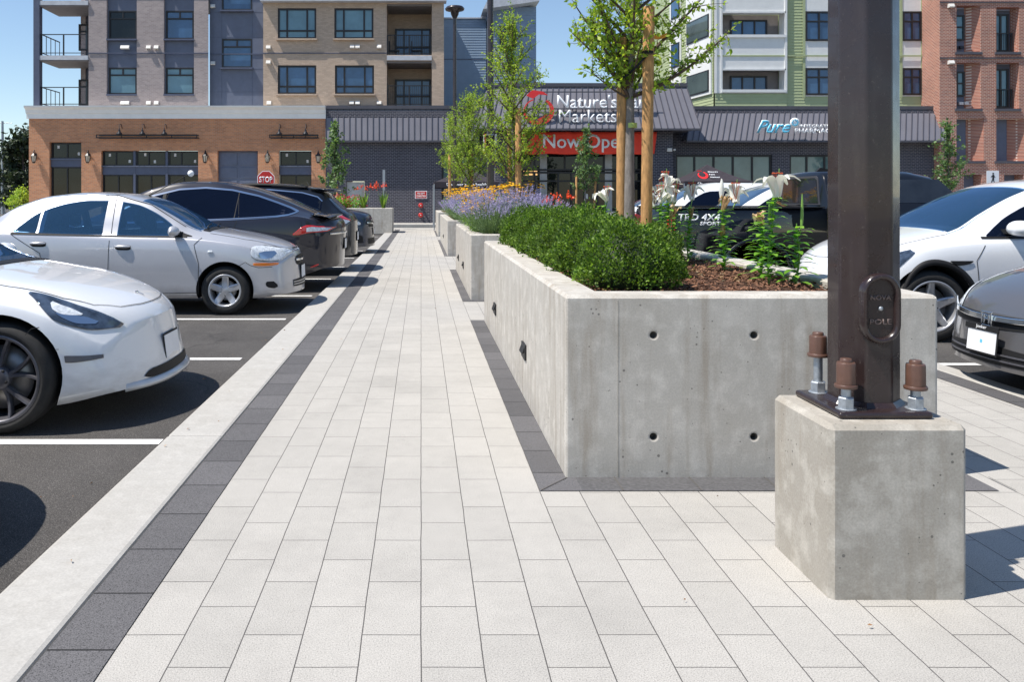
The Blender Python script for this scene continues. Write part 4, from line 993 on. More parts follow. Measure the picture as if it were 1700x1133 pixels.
for dx, sz_, t in ((-.17, FZ(240, 25), 'left'), (.15, FZ(240, 25), 'right')):
    ts = thing('parking_sign', 'small edge-on '+('red and white' if t == 'left' else 'bare metal')+' sign strapped to the dark pole among the trees', 'sign', (x2+dx, 25, sz_))
    MB().box(x2+dx-.02, x2+dx+.02, 24.75, 25.15, sz_-.28, sz_+.30).build('sign_plate', M['red_paint'] if t == 'left' else M['galv'], ts)
    MB().box(x2+dx-.024 if t == 'left' else x2+dx+.021, x2+dx-.021 if t == 'left' else x2+dx+.024, 24.77, 25.13, sz_-.26, sz_+.28).build('sign_face', M['white_letter'], ts)
for z_ in (FZ(224, 25), FZ(257, 25)): MB().lathe([(.128, -.012), (.128, .012)], (x2, 25, z_), 'z', 16).build('strap', M['galv'], t2)
th = thing('utility_pole', 'slender pale grey mast with a thin cross arm at the far left edge', 'pole', (FX(5, 80), 80, 0))
MB().tube([(FX(5, 80), 80, 0), (FX(4, 80), 80, FZ(201, 80))], [.2, .11], 8).build('shaft', M['galv'], th)
MB().tube([(FX(-4, 80), 80, FZ(204, 80)), (FX(20, 80), 80, FZ(204.5, 80))], .035, 6).build('arm', M['galv'], th)
# ------------------------------------------------------------ vehicles
CS = 1.08
def paint(name, c, metal=0.0, rough=.28, flake=0, spec=.5):
    m, nt, bs = newmat(name); bs.inputs['Specular IOR Level'].default_value = spec; n = noise(nt, coords(nt), 1.4, 4)
    col = ramp(nt, n, [(.3, tuple(x*.95 for x in c)), (.7, tuple(min(1, x*1.04) for x in c))])
    # road film low on the body
    sp = N(nt, 'ShaderNodeSeparateXYZ'); nt.links.new(coords(nt), sp.inputs[0])
    f = noise(nt, coords(nt, scale=(1, 1, 2.5)), 6, 5)
    ad = N(nt, 'ShaderNodeMath', operation='MULTIPLY_ADD'); nt.links.new(f, ad.inputs[0]); ad.inputs[1].default_value = -.35; nt.links.new(sp.outputs[2], ad.inputs[2])
    film = ramp(nt, ad.outputs[0], [(.0, .45), (.22, .0)])
    col = mix(nt, film, col, (.22, .20, .18))
    nt.links.new(col, bs.inputs['Base Color']); bs.inputs['Metallic'].default_value = metal; bs.inputs['Roughness'].default_value = rough
    bs.inputs['Coat Weight'].default_value = 1; bs.inputs['Coat Roughness'].default_value = .02
    if flake: bump(nt, bs, noise(nt, coords(nt), 900, 1), .05, .001)
    return m
M['white_car'] = paint('white_car_paint', (.76, .775, .79))
M['silver_car'] = paint('silver_car_paint', (.52, .525, .55), metal=.35, rough=.34, flake=1)
M['navy_car'] = paint('midnight_grey_paint', (.020, .021, .032), metal=0, rough=.3, spec=.1)
M['blackcar'] = paint('black_car_paint', (.006, .007, .010), spec=.1)
M['bluecar'] = paint('dark_blue_car_paint', (.018, .028, .055), spec=.1)
M['greycar'] = paint('graphite_car_paint', (.155, .155, .165), metal=.5, rough=.32)
M['tyre'] = plain('tyre_rubber', (.018, .018, .018), .8, var=.25, vs=20, bumps=.3)
M['arch'] = plain('wheel_arch_liner', (.006, .006, .006), .9)
M['trim'] = plain('matt_black_trim', (.014, .014, .015), .6, spec=.25)
M['chrome'] = plain('chrome', (.75, .77, .80), .12, metal=1.0, var=.05)
M['alloy'] = plain('silver_alloy', (.50, .51, .53), .32, metal=.6, var=.08, vs=20)
M['alloy_dark'] = plain('graphite_alloy', (.115, .115, .13), .38, metal=.5, var=.12, vs=20)
M['disc'] = plain('brake_disc', (.30, .29, .28), .4, metal=.8)
M['seam'] = plain('panel_gap', (.02, .02, .02), .9)
M['cabin'] = plain('dark_cabin_cloth', (.035, .036, .04), .9)
M['amber'] = plain('amber_lens', (.85, .22, .02), .15, spec=.8)
M['redlens'] = plain('red_tail_lens', (.55, .012, .015), .12, coat=1)
M['clearlens'] = plain('clear_lamp_lens', (.62, .66, .70), .1, var=.3, vs=40, coat=1)
M['lampdark'] = glassy('dark_headlamp_glass', (.045, .065, .10), var=.5, vs=12)
M['plate'] = plain('licence_plate', (.80, .81, .83), .5, var=.04)
M['carglass'] = None
def tint(name, c, tr, rough=.02):
    m, nt, bs = newmat(name)
    t = N(nt, 'ShaderNodeBsdfTransparent'); t.inputs[0].default_value = (*tr, 1)
    gl = N(nt, 'ShaderNodeBsdfGlossy'); gl.inputs['Roughness'].default_value = rough; gl.inputs[0].default_value = (.55, .72, 1, 1)
    nz = noise(nt, coords(nt), 2, 3); bumpn = N(nt, 'ShaderNodeBump'); bumpn.inputs['Strength'].default_value = .03; nt.links.new(nz, bumpn.inputs['Height']); nt.links.new(bumpn.outputs[0], gl.inputs['Normal'])
    bs.inputs['Base Color'].default_value = (*c, 1); bs.inputs['Roughness'].default_value = .8; bs.inputs['Specular IOR Level'].default_value = 0
    fr = N(nt, 'ShaderNodeFresnel'); fr.inputs[0].default_value = 1.33
    m1 = N(nt, 'ShaderNodeMixShader'); m1.inputs[0].default_value = .35; nt.links.new(t.outputs[0], m1.inputs[1]); nt.links.new(bs.outputs[0], m1.inputs[2])
    m2 = N(nt, 'ShaderNodeMixShader'); nt.links.new(fr.outputs[0], m2.inputs[0]); nt.links.new(m1.outputs[0], m2.inputs[1]); nt.links.new(gl.outputs[0], m2.inputs[2])
    nt.links.new(m2.outputs[0], nt.nodes['Material Output'].inputs[0]); return m
M['tint_blue'] = tint('blue_tinted_car_glass', (.045, .12, .24), (.42, .62, .80))
M['tint_dark'] = tint('dark_tinted_car_glass', (.008, .014, .035), (.05, .06, .09))
M['screen'] = glassy('windscreen_glass', (.022, .05, .095), rough=.03, var=.4, vs=2.5)
M['screen_dark'] = glassy('dark_windscreen_glass', (.014, .017, .022), rough=.03, var=.4, vs=2.5)
def pchip(ks):
    xs = np.array([k[0] for k in ks], float); ys = np.array([k[1] for k in ks], float)
    h = np.diff(xs); d = np.diff(ys)/h; mm = np.zeros_like(ys); mm[1:-1] = np.where(d[:-1]*d[1:] > 0, 2*d[:-1]*d[1:]/(d[:-1]+d[1:]+1e-12), 0); mm[0] = d[0]; mm[-1] = d[-1]
    def f(x):
        x = min(max(x, xs[0]), xs[-1]); i = min(max(np.searchsorted(xs, x)-1, 0), len(h)-1); t = (x-xs[i])/h[i]
        return float((2*t**3-3*t**2+1)*ys[i]+(t**3-2*t**2+t)*h[i]*mm[i]+(-2*t**3+3*t**2)*ys[i+1]+(t**3-t**2)*h[i]*mm[i+1])
    return f
class Car:
    """body given by curves along s = distance from the nose; local frame: x forward, y left, z up, origin mid-length on the ground"""
    def __init__(c, L, W, zt, zs, zb, wb, wt, axles, r, Rf=.3, Rr=.2, lean=0.0, leanr=0.0, lf=1.2, lr=.9, inset=None):
        c.L, c.W, c.r, c.axles = L, W, r, axles
        c.zt, c.zs, c.zb, c.wb, c.wt = pchip(zt), pchip(zs), pchip(zb), pchip(wb), pchip(wt)
        c.Rf, c.Rr, c.lean, c.leanr, c.lf, c.lr = Rf, Rr, lean, leanr, lf, lr; c.cache = {}
    def sec(c, s, ins=0.0):
        key = (round(s, 4), ins)
        if key in c.cache: return c.cache[key]
        zt, zs, zb, wb, wt = c.zt(s)-ins*1.0, c.zs(s), c.zb(s), c.wb(s)-ins*1.8, c.wt(s)-ins
        if ins: zb = .32
        zs = min(zs, zt-.05); h = zt-zs; a = min(.085, h*.40); mb = zs-zb
        cp = [(wb*.93, zb), (wb*.975, zb+.07*mb+.01), (wb*.99, zb+.30*mb), (wb, zb+.58*mb), (wb*.992, zb+.84*mb), (wb*.962, zs),
              (wt+(wb*.962-wt)*.80, zs+.10*h+.004), (wt, zt-a), (wt*.86, zt-a*.36), (wt*.5, zt-a*.08), (0, zt)]
        ys, zz = [], []
        n = len(cp)
        for i in range(n-1):
            p0, p1, p2, p3 = cp[max(i-1, 0)], cp[i], cp[i+1], cp[min(i+2, n-1)]
            # straighter glass between shoulder and roof edge
            k = 4
            for q in range(k):
                t = q/k
                if i in (6,):
                    ys.append(p1[0]+(p2[0]-p1[0])*t+.012*math.sin(PI*t)*min(1, h/.3)); zz.append(p1[1]+(p2[1]-p1[1])*t); continue
                def C(a0, a1, a2, a3): return .5*((2*a1)+(-a0+a2)*t+(2*a0-5*a1+4*a2-a3)*t*t+(-a0+3*a1-3*a2+a3)*t**3)
                ys.append(max(C(p0[0], p1[0], p2[0], p3[0]), 0)); zz.append(C(p0[1], p1[1], p2[1], p3[1]))
        ys.append(0.0); zz.append(zt)
        zz = np.maximum.accumulate(np.array(zz)+np.arange(len(zz))*1e-5); ys = np.array(ys)
        c.cache[key] = (ys, zz); return ys, zz
    def deform(c, s, y, z):
        x = c.L/2-s; hw = c.W/2
        wf = max(0, 1-s/c.lf)**2; wr = max(0, 1-(c.L-s)/c.lr)**2; q = min(1.05, abs(y)/hw)**2.4
        x -= wf*(c.Rf*q+c.lean*(z-.35)+.10*max(0, .30-z)); x += wr*(c.Rr*q+c.leanr*(z-.45))
        return (x, y, z)
    def side(c, s, z, off=0.0, sgn=1):
        def raw(s_, z_):
            ys, zz = c.sec(s_); k = 30
            return Vector(c.deform(s_, float(np.interp(z_, zz, ys)), z_))
        p = raw(s, z)
        if off:
            a = raw(min(s+.02, c.L), z)-raw(max(s-.02, 0), z); b = raw(s, z+.015)-raw(s, z-.015); n = a.cross(b)
            if n.length < 1e-9: n = Vector((0, 1, 0))
            n.normalize()
            if n.y < 0: n = -n
            p = p+n*off
        return (p.x, p.y*sgn, p.z)
    def top(c, s, y, off=0.0):
        def raw(s_, y_):
            ys, zz = c.sec(s_); return Vector(c.deform(s_, y_, float(np.interp(-abs(y_), -ys[18:], zz[18:]))))
        p = raw(s, y)
        if off:
            a = raw(min(s+.02, c.L), y)-raw(max(s-.02, 0), y); b = raw(s, y+.01)-raw(s, y-.01); n = a.cross(b).normalized()
            if n.z < 0: n = -n
            p = p+n*off
        return tuple(p)
    def nose(c, y, z, off=0.0): x, y, z = c.deform(0, y, z); return (x+off, y, z)
    def tail(c, y, z, off=0.0): x, y, z = c.deform(c.L, y, z); return (x-off, y, z)
    def loft(c, s0=0, s1=None, ins=0.0, n=110, name='body', mat=None):
        s1 = s1 or c.L; base_s = [s0+(s1-s0)*i/n for i in range(n+1)]
        if not ins: base_s = sorted(set([round(v, 4) for v in base_s+[s0+d for d in (.01, .02, .06, .09, .13)]+[s1-d for d in (.01, .02, .06, .09, .13)]]))
        st = base_s; vs = []; fs = []
        hn = len(c.sec(s0, ins)[0])
        for s in st:
            ys, zz = c.sec(s, ins)
            ring = [(s, ys[j], zz[j]) for j in range(hn)]+[(s, -ys[j], zz[j]) for j in range(hn-2, -1, -1)]
            vs += [c.deform(*p) for p in ring]
        m = 2*hn-1
        for i in range(len(st)-1):
            for k in range(m):
                k2 = (k+1) % m; fs.append((i*m+k, i*m+k2, (i+1)*m+k2, (i+1)*m+k))
        K = 16
        for (i, s) in ((0, s0), (len(st)-1, s1)):
            ys, zz = c.sec(s, ins); rows = []
            for j in range(hn-1):
                row = [i*m+j]
                for k in range(1, K):
                    y = ys[j]*(1-2*k/K); vs.append(c.deform(s, y, zz[j])); row.append(len(vs)-1)
                row.append(i*m+(m-1-j)); rows.append(row)
            for a, b in zip(rows[:-1], rows[1:]):
                for k in range(K): fs.append((a[k], a[k+1], b[k+1], b[k]))
            apex = i*m+hn-1
            for k in range(K): fs.append((rows[-1][k], rows[-1][k+1], apex))
            # bottom row edge must match ring bottom face: split that face's edge
            bot = rows[0]; 
            if i == 0: first_bot = bot
            else: last_bot = bot
        # replace simple bottom quads at both ends by fans through the bottom rows
        fs = [f for f in fs if not (f[0] == m-1 and f[1] == 0 and f[2] == m) and not (f[0] == (len(st)-2)*m+m-1 and f[1] == (len(st)-2)*m)]
        fs.append(tuple(first_bot)+(m+m-1, m)); q = (len(st)-2)*m; fs.append(tuple(last_bot)+(q+m-1, q))
        me = bpy.data.meshes.new(name); me.from_pydata(vs, [], fs); me.materials.append(mat or M['cabin'])
        bm = bmesh.new(); bm.from_mesh(me); bmesh.ops.recalc_face_normals(bm, faces=bm.faces)
        for f in bm.faces: f.smooth = True
        bm.to_mesh(me); bm.free()
        o = bpy.data.objects.new(name, me); COL.objects.link(o); return o
def lerpk(ks, s, j):
    return float(np.interp(s, [k[0] for k in ks], [k[j] for k in ks]))
def side_panel(car, name, ks, mat, parent, sgn, off=.004, thick=0.0, n=28, m=8, label=None, smooth_k=True):
    """ks: list (s, zlo, zhi)"""
    lo = pchip([(k[0], k[1]) for k in ks]); hi = pchip([(k[0], k[2]) for k in ks])
    if not smooth_k: lo = lambda s: lerpk(ks, s, 1); hi = lambda s: lerpk(ks, s, 2)
    s0, s1 = ks[0][0], ks[-1][0]; vs = []
    ss = sorted(set([s0+(s1-s0)*i/n for i in range(n+1)]+[k[0] for k in ks])); n = len(ss)-1
    for s in ss:
        a, b = lo(s), hi(s)
        for j in range(m+1): vs.append(car.side(s, a+(b-a)*j/m, off, sgn))
    fs = [(i*(m+1)+j, i*(m+1)+j+1, (i+1)*(m+1)+j+1, (i+1)*(m+1)+j) for i in range(n) for j in range(m)]
    return finish(name, vs, fs, mat, parent, thick, label)
def finish(name, vs, fs, mat, parent, thick, label=None):
    me = bpy.data.meshes.new(name); me.from_pydata(vs, [], fs); me.materials.append(mat)
    bm = bmesh.new(); bm.from_mesh(me); bmesh.ops.remove_doubles(bm, verts=bm.verts, dist=1e-6); bmesh.ops.recalc_face_normals(bm, faces=bm.faces)
    bm.normal_update()
    if any(e.is_boundary for e in bm.edges) and sum(f.normal.dot(f.calc_center_median()-Vector((f.calc_center_median().x*.7, 0, .6)))*f.calc_area() for f in bm.faces) < 0: bmesh.ops.reverse_faces(bm, faces=bm.faces)
    for f in bm.faces: f.smooth = True
    bm.to_mesh(me); bm.free()
    o = bpy.data.objects.new(name, me); COL.objects.link(o)
    if parent: o.parent = parent
    if thick: md = o.modifiers.new('thick', 'SOLIDIFY'); md.thickness = thick; md.offset = 0; md.use_even_offset = False
    if label: o['label'] = label
    return o
def top_panel(car, name, s0, s1, yf, mat, parent, off=.004, n=14, m=18, thick=0, y0f=None):
    vs = []
    for i in range(n+1):
        s = s0+(s1-s0)*i/n; w = yf(s)
        a = -w if y0f is None else y0f(s)
        for j in range(m+1): vs.append(car.top(s, a+(w-a)*j/m, off))
    fs = [(i*(m+1)+j, i*(m+1)+j+1, (i+1)*(m+1)+j+1, (i+1)*(m+1)+j) for i in range(n) for j in range(m)]
    return finish(name, vs, fs, mat, parent, thick)
def end_panel(car, name, ks, mat, parent, front=True, off=.004, n=14, m=6, thick=0.0):
    """ks: (y, zlo, zhi)"""
    f = car.nose if front else car.tail; vs = []; y0, y1 = ks[0][0], ks[-1][0]
    for i in range(n+1):
        y = y0+(y1-y0)*i/n; a, b = lerpk(ks, y, 1), lerpk(ks, y, 2)
        for j in range(m+1): vs.append(f(y, a+(b-a)*j/m, off))
    fs = [(i*(m+1)+j, i*(m+1)+j+1, (i+1)*(m+1)+j+1, (i+1)*(m+1)+j) for i in range(n) for j in range(m)]
    return finish(name, vs, fs, mat, parent, thick)
def ribbon(car, name, pts, w, mat, parent, sgn, off=.003, n=10, closed=False):
    P2 = []
    for a, b in zip(pts[:-1], pts[1:]):
        for k in range(n): P2.append((a[0]+(b[0]-a[0])*k/n, a[1]+(b[1]-a[1])*k/n))
    P2.append(pts[-1]); vs = []
    for i, p in enumerate(P2):
        a = P2[max(i-1, 0)]; b = P2[min(i+1, len(P2)-1)]; dx, dz = b[0]-a[0], b[1]-a[1]; l = math.hypot(dx, dz) or 1; nx, nz = -dz/l*w/2, dx/l*w/2
        vs += [car.side(p[0]+nx, p[1]+nz, off, sgn), car.side(p[0]-nx, p[1]-nz, off, sgn)]
    fs = [(2*i, 2*i+1, 2*i+3, 2*i+2) for i in range(len(P2)-1)]
    return finish(name, vs, fs, mat, parent, 0)
def wheel(parent, x, y, r, sgn, rimr, rimmat, spokes, width=.225, name='wheel'):
    """sgn: +1 wheel faces +y"""
    w = bpy.data.objects.new(name, None); COL.objects.link(w); w.parent = parent; w.location = (x, y, r); w.empty_display_size = .1
    hw = width/2; f = sgn
    tp = [(rimr, -hw), (rimr+.02, -hw-.006), (r-.045, -hw-.010), (r-.014, -hw+.014), (r-.002, -hw+.035), (r, -hw+.06), (r, hw-.06), (r-.002, hw-.035), (r-.014, hw-.014), (r-.045, hw+.010), (rimr+.02, hw+.006), (rimr, hw), (rimr-.002, 0), (rimr, -hw)]
    m = MB().lathe(tp, (0, 0, 0), 'y', 56); m.f = m.f[:-2]; m.m = m.m[:-2]; m.smooth = m.smooth[:-2]
    o = m.build('tyre', M['tyre']); o.parent = w
    rp = [(rimr+.006, hw-.002), (rimr+.004, hw+.004), (rimr-.012, hw+.004), (rimr-.020, hw-.012), (rimr-.03, hw-.06), (rimr-.035, -hw*.5), (rimr-.04, -hw+.01)]
    rp = [(a, b*f) for a, b in rp]
    m = MB().lathe(rp, (0, 0, 0), 'y', 56)
    m.f = m.f[:-2]; m.m = m.m[:-2]; m.smooth = m.smooth[:-2]
    n, wi, wo, dish, pair = spokes
    def spoke(t0, t1, wi, wo):
        r0, r1 = .045, rimr-.012; vs = []
        K = 5
        for k in range(K+1):
            u = k/K; rr = r0+(r1-r0)*u; tt = t0+(t1-t0)*u; ww = wi+(wo-wi)*u; yy = (hw-.015-dish*(1-abs(2*u-1)**1.5)*.35-dish*(1-u)*.4)*f
            for (a, b) in ((-ww/2, 0), (-ww*.32, .010), (ww*.32, .010), (ww/2, 0), (ww/2, -.03), (-ww/2, -.03)):
                vs.append((rr*math.cos(tt)-a*math.sin(tt), yy+b*f, rr*math.sin(tt)+a*math.cos(tt)))
        fs = [(i*6+j, i*6+(j+1) % 6, (i+1)*6+(j+1) % 6, (i+1)*6+j) for i in range(K) for j in range(6)]
        m.add(vs, fs)
    for k in range(n):
        t = 2*PI*k/n+.31
        if pair: spoke(t-.06, t-pair, wi, wo); spoke(t+.06, t+pair, wi, wo)
        else: spoke(t, t, wi, wo)
    m.lathe([(.075, (hw-.07)*f), (.07, (hw-.03)*f), (.05, (hw-.022)*f), (.03, (hw-.018)*f), (.001, (hw-.017)*f)], (0, 0, 0), 'y', 24)
    o = m.build('rim', rimmat); o.parent = w
    m = MB()
    for k in range(5): t = 2*PI*k/5+.9; m.lathe([(.011, (hw-.05)*f), (.011, (hw-.024)*f), (.004, (hw-.021)*f)], (.056*math.cos(t), 0, .056*math.sin(t)), 'y', 8)
    o = m.build('wheel_nut', M['trim']); o.parent = w; o['kind'] = 'stuff'
    o = MB().lathe([(.001, .0), (rimr-.07, .0), (rimr-.07, .02*f), (.08, .021*f), (.001, .03*f)], (0, 0, 0), 'y', 32).build('brake_disc', M['disc']); o.parent = w
    o = MB().lathe([(.001, -.03*f), (rimr-.04, -.03*f)], (0, 0, 0), 'y', 32).build('wheel_back', M['arch']); o.parent = w
    return w
def seat(parent, x, y, z, sc=1.0):
    m = MB(); n = 10
    def blob(cx, cz, hx, hy, hz, tilt):
        vs = []
        for i in range(9):
            v = -1+2*i/8; rr = (1-abs(v)**3)**.4*.96+.04
            for k in range(14):
                t = 2*PI*k/14; a = math.copysign(abs(math.cos(t))**.6, math.cos(t)); b = math.copysign(abs(math.sin(t))**.6, math.sin(t))
                vs.append((cx+a*hx*rr+tilt*v*hz, y+b*hy*rr, cz+v*hz))
        m.add(vs, [(i*14+k, i*14+(k+1) % 14, (i+1)*14+(k+1) % 14, (i+1)*14+k) for i in range(8) for k in range(14)], 0, True)
        m.add(vs[:14], [tuple(range(13, -1, -1))]); m.add(vs[-14:], [tuple(range(14))])
    blob(x, z+.30, .075, .24, .32, -.25); blob(x-.10, z+.73, .055, .13, .10, -.1); blob(x+.26, z-.02, .26, .25, .09, 0)
    o = m.build('seat', M['cabin']); o.parent = parent; return o
def build_car(name, label, group, car, pos, rz, body_mat, doors, windows, screen=None, rear_screen=None, glass='tint_dark', rim=.21, rim_mat='alloy', spokes=(5, .05, .05, .05, 0),
              arch=.05, seats=None, scr_mat='screen', cladding=False, cabin=None, cat='car', hollow=True, width=.225, archmat=None):
    th = thing(name, label, cat, (0, 0, 0), group)
    body = car.loft(mat=M[body_mat])
    cutters = []
    for s in car.axles:
        for sg in (1, -1):
            x = car.L/2-s; hw = car.W/2
            cm = MB().lathe([(car.r+arch, sg*(hw-.34)), (car.r+arch, sg*(hw+.12))], (x, 0, car.r+.01), 'y', 48, smooth=True)
            cutters.append(cm.build('cutter', M['arch']))
    if hollow and cabin:
        cav = car.loft(cabin[0], cabin[1], ins=.045, n=30, name='cavity', mat=M['cabin']); cutters.append(cav)
        for ks in windows:
            lo_ = pchip([(k[0], k[1]) for k in ks]); hi_ = pchip([(k[0], k[2]) for k in ks])
            kk = [(s_, lo_(s_)+.012, hi_(s_)-.012) for s_ in np.linspace(ks[0][0], ks[-1][0], 60) if hi_(s_)-lo_(s_) > .05]
            kk = kk[::max(1, len(kk)//12)]
            for sg in (1, -1):
                c2 = side_panel(car, 'cutter', kk, M['cabin'], None, sg, off=-.03, n=18, m=3)
                md = c2.modifiers.new('t', 'SOLIDIFY'); md.thickness = .16; md.offset = 0; md.use_even_offset = False
                bake(c2); cutters.append(c2)
        if screen:
            c2 = top_panel(car, 'cutter', screen[0]+.02, screen[1]-.02, lambda s: screen[2](s)-.02, M['cabin'], None, off=-.02, n=8, m=8)
            md = c2.modifiers.new('t', 'SOLIDIFY'); md.thickness = .13; md.offset = 0; md.use_even_offset = False; bake(c2); cutters.append(c2)
    cut(body, cutters); body.parent = th
    for p in body.data.polygons: p.use_smooth = True
    try:
        body.data.set_sharp_from_angle(angle=R(42))
    except Exception: pass
    for i, ks in enumerate(windows):
        for sg in (1, -1):
            side_panel(car, 'side_window', ks, M[glass], th, sg, off=.0015, n=24, m=6)
    # black surround
    if screen: top_panel(car, 'windscreen', screen[0], screen[1], screen[2], M[scr_mat] if not (hollow and cabin) else M['tint_blue'], th, off=.002)
    if rear_screen: top_panel(car, 'rear_window', rear_screen[0], rear_screen[1], rear_screen[2], M['screen_dark'], th, off=.003)
    for sg in (1, -1):
        for k, pts in enumerate(doors): ribbon(car, 'panel_gap', pts, .007, M['seam'], body, sg)
    for s in car.axles:
        for sg in (1, -1):
            x = car.L/2-s
            wheel(th, x, sg*(car.W/2-width/2-.025), car.r, sg, rim, M[rim_mat], spokes, width)
            if cladding:
                vs = []; n = 40
                for i in range(n+1):
                    t = -.12+(PI+.24)*i/n
                    for rr in (car.r+arch-.004, car.r+arch+.028, car.r+arch+.055):
                        ss = s-math.cos(t)*rr; zz = car.r+.01+math.sin(t)*rr
                        vs.append(car.side(min(max(ss, 0), car.L), max(zz, car.zb(min(max(ss, 0), car.L))+.005), .012 if rr < car.r+arch+.05 else .002, sg))
                fs = [(i*3+j, i*3+j+1, (i+1)*3+j+1, (i+1)*3+j) for i in range(n) for j in range(2)]
                finish('arch_trim', vs, fs, archmat or M['trim'], th, .006)
    if seats and hollow and cabin:
        for (sx, sy) in seats: seat(th, car.L/2-sx, sy, .40)
    # dark underbody so no light leaks
    k = CS; dr = 1 if pos[0] < 0 else -1
    th.location = (pos[0]-dr*k*car.L/2, pos[1]+k*car.W/2, pos[2]); th.rotation_euler = (0, 0, rz); th.scale = (k, k, k)
    return th, body
def mirror_part(car, th, mat, s, z, sg, sc=1.0):
    p = Vector(car.side(s, z, 0, sg)); m = MB(); vs = []; cx, cy, cz = p.x-.02, p.y+sg*.15, p.z+.03
    for i in range(9):
        v = -1+2*i/8; rr = (1-abs(v)**2.6)**.45*.97+.03
        for k in range(16):
            t = 2*PI*k/16; a = math.cos(t); b = math.sin(t); vs.append((cx+(a*.085 if a > 0 else a*.045)*rr*sc, cy+v*.115*sc, cz+b*.075*rr*sc*(1.0 if b > 0 else .8)))
    m.add(vs, [(i*16+k, i*16+(k+1) % 16, (i+1)*16+(k+1) % 16, (i+1)*16+k) for i in range(8) for k in range(16)], 0, True); m.add(vs[:16], [tuple(range(16))]); m.add(vs[-16:], [tuple(range(16))])
    o = m.build('wing_mirror', mat); o.parent = th
    m = MB().prism([(p.x-.05, p.y-sg*.03), (p.x+.06, p.y-sg*.03), (p.x+.03, p.y+sg*.07), (p.x-.03, p.y+sg*.07)], 'z', p.z-.02, p.z+.025); o2 = m.build('mirror_arm', M['trim']); o2.parent = o
def handle(car, th, s, z, sg, mat, L=.19, h=.026):
    cup = side_panel(car, 'handle_cup', [(s, z-.025, z+.02), (s+.04, z-.035, z+.028), (s+L*.8, z-.032, z+.03), (s+L, z-.01, z+.02)], M['trim'], th, sg, off=.0015, n=8, m=2)
    m = MB(); pts = [car.side(s+L*u, z+.008, .012+.014*math.sin(PI*u), sg) for u in (0, .15, .4, .7, .9, 1)]
    m.tube(pts, [.008, .015, .017, .017, .015, .008], 8); o = m.build('door_handle', mat); o.parent = th
def plate(th, x, y, z, rx=0, w=.30, h=.15, facing=1, frame=True, ry=0.0, text='', title=None):
    o = MB().box(-.006, 0, -w/2-.012, w/2+.012, -h/2-.014, h/2+.014).build('plate_frame', M['trim'] if frame else M['plate'], None, bevel=.003)
    o.parent = th; o.location = (x, y, z); o.rotation_euler = (0, ry, 0 if facing > 0 else PI)
    p = MB().box(.0, .003, -w/2, w/2, -h/2, h/2).build('licence_plate', M['plate'], None); p.parent = o
    return o
def tile(s): return s

# --- 1: white electric sedan, nose to the path ---------------------------------
c3 = Car(4.69, 1.85,
    zt=[(0, .615), (.03, .66), (.10, .715), (.25, .775), (.6, .865), (1.0, .935), (1.22, .975), (1.6, 1.145), (2.0, 1.315), (2.4, 1.42), (2.75, 1.443), (3.2, 1.40), (3.7, 1.28), (4.2, 1.13), (4.5, 1.09), (4.69, 1.02)],
    zs=[(0, .50), (.15, .60), (.4, .70), (.8, .785), (1.2, .83), (2, .88), (3.5, .92), (4.4, .93), (4.69, .85)],
    zb=[(0, .215), (.3, .17), (.6, .15), (4.1, .16), (4.5, .26), (4.69, .30)],
    wb=[(0, .72), (.05, .775), (.15, .825), (.4, .885), (.84, .922), (1.4, .915), (3, .92), (3.8, .925), (4.4, .87), (4.6, .80), (4.69, .76)],
    wt=[(0, .52), (.1, .60), (.3, .66), (.8, .70), (1.22, .70), (1.7, .635), (2.2, .575), (2.8, .55), (3.4, .55), (4.0, .60), (4.4, .66), (4.69, .6)],
    axles=(.79, 3.665), r=.334, Rf=.36, Rr=.25, lean=.25, lf=1.0)
scr3 = (1.20, 2.02, lambda s: c3.wt(s)-.03)
th, body = build_car('white_sedan', 'white sedan with dark grey alloy wheels parked nose to the path in the left foreground', 'cars parked in the left row', c3, (-1.87, 5.36, AZG), 0, 'white_car',
    [[(1.30, .30), (1.27, .70), (1.36, .83)], [(2.35, .24), (2.35, .88)], [(3.30, .30), (3.25, .6), (3.4, .88)]],
    [[(1.50, .90, .915), (1.8, .905, 1.13), (2.2, .905, 1.28), (2.45, .905, 1.33), (2.9, .915, 1.33), (3.3, .93, 1.27), (3.75, .96, 1.13), (4.05, 1.0, 1.03)]],
    scr3, None, rim=.262, rim_mat='alloy_dark', spokes=(5, .030, .022, .06, .30), arch=.045, seats=[(2.4, .38), (2.4, -.38)], cabin=(1.45, 3.6))
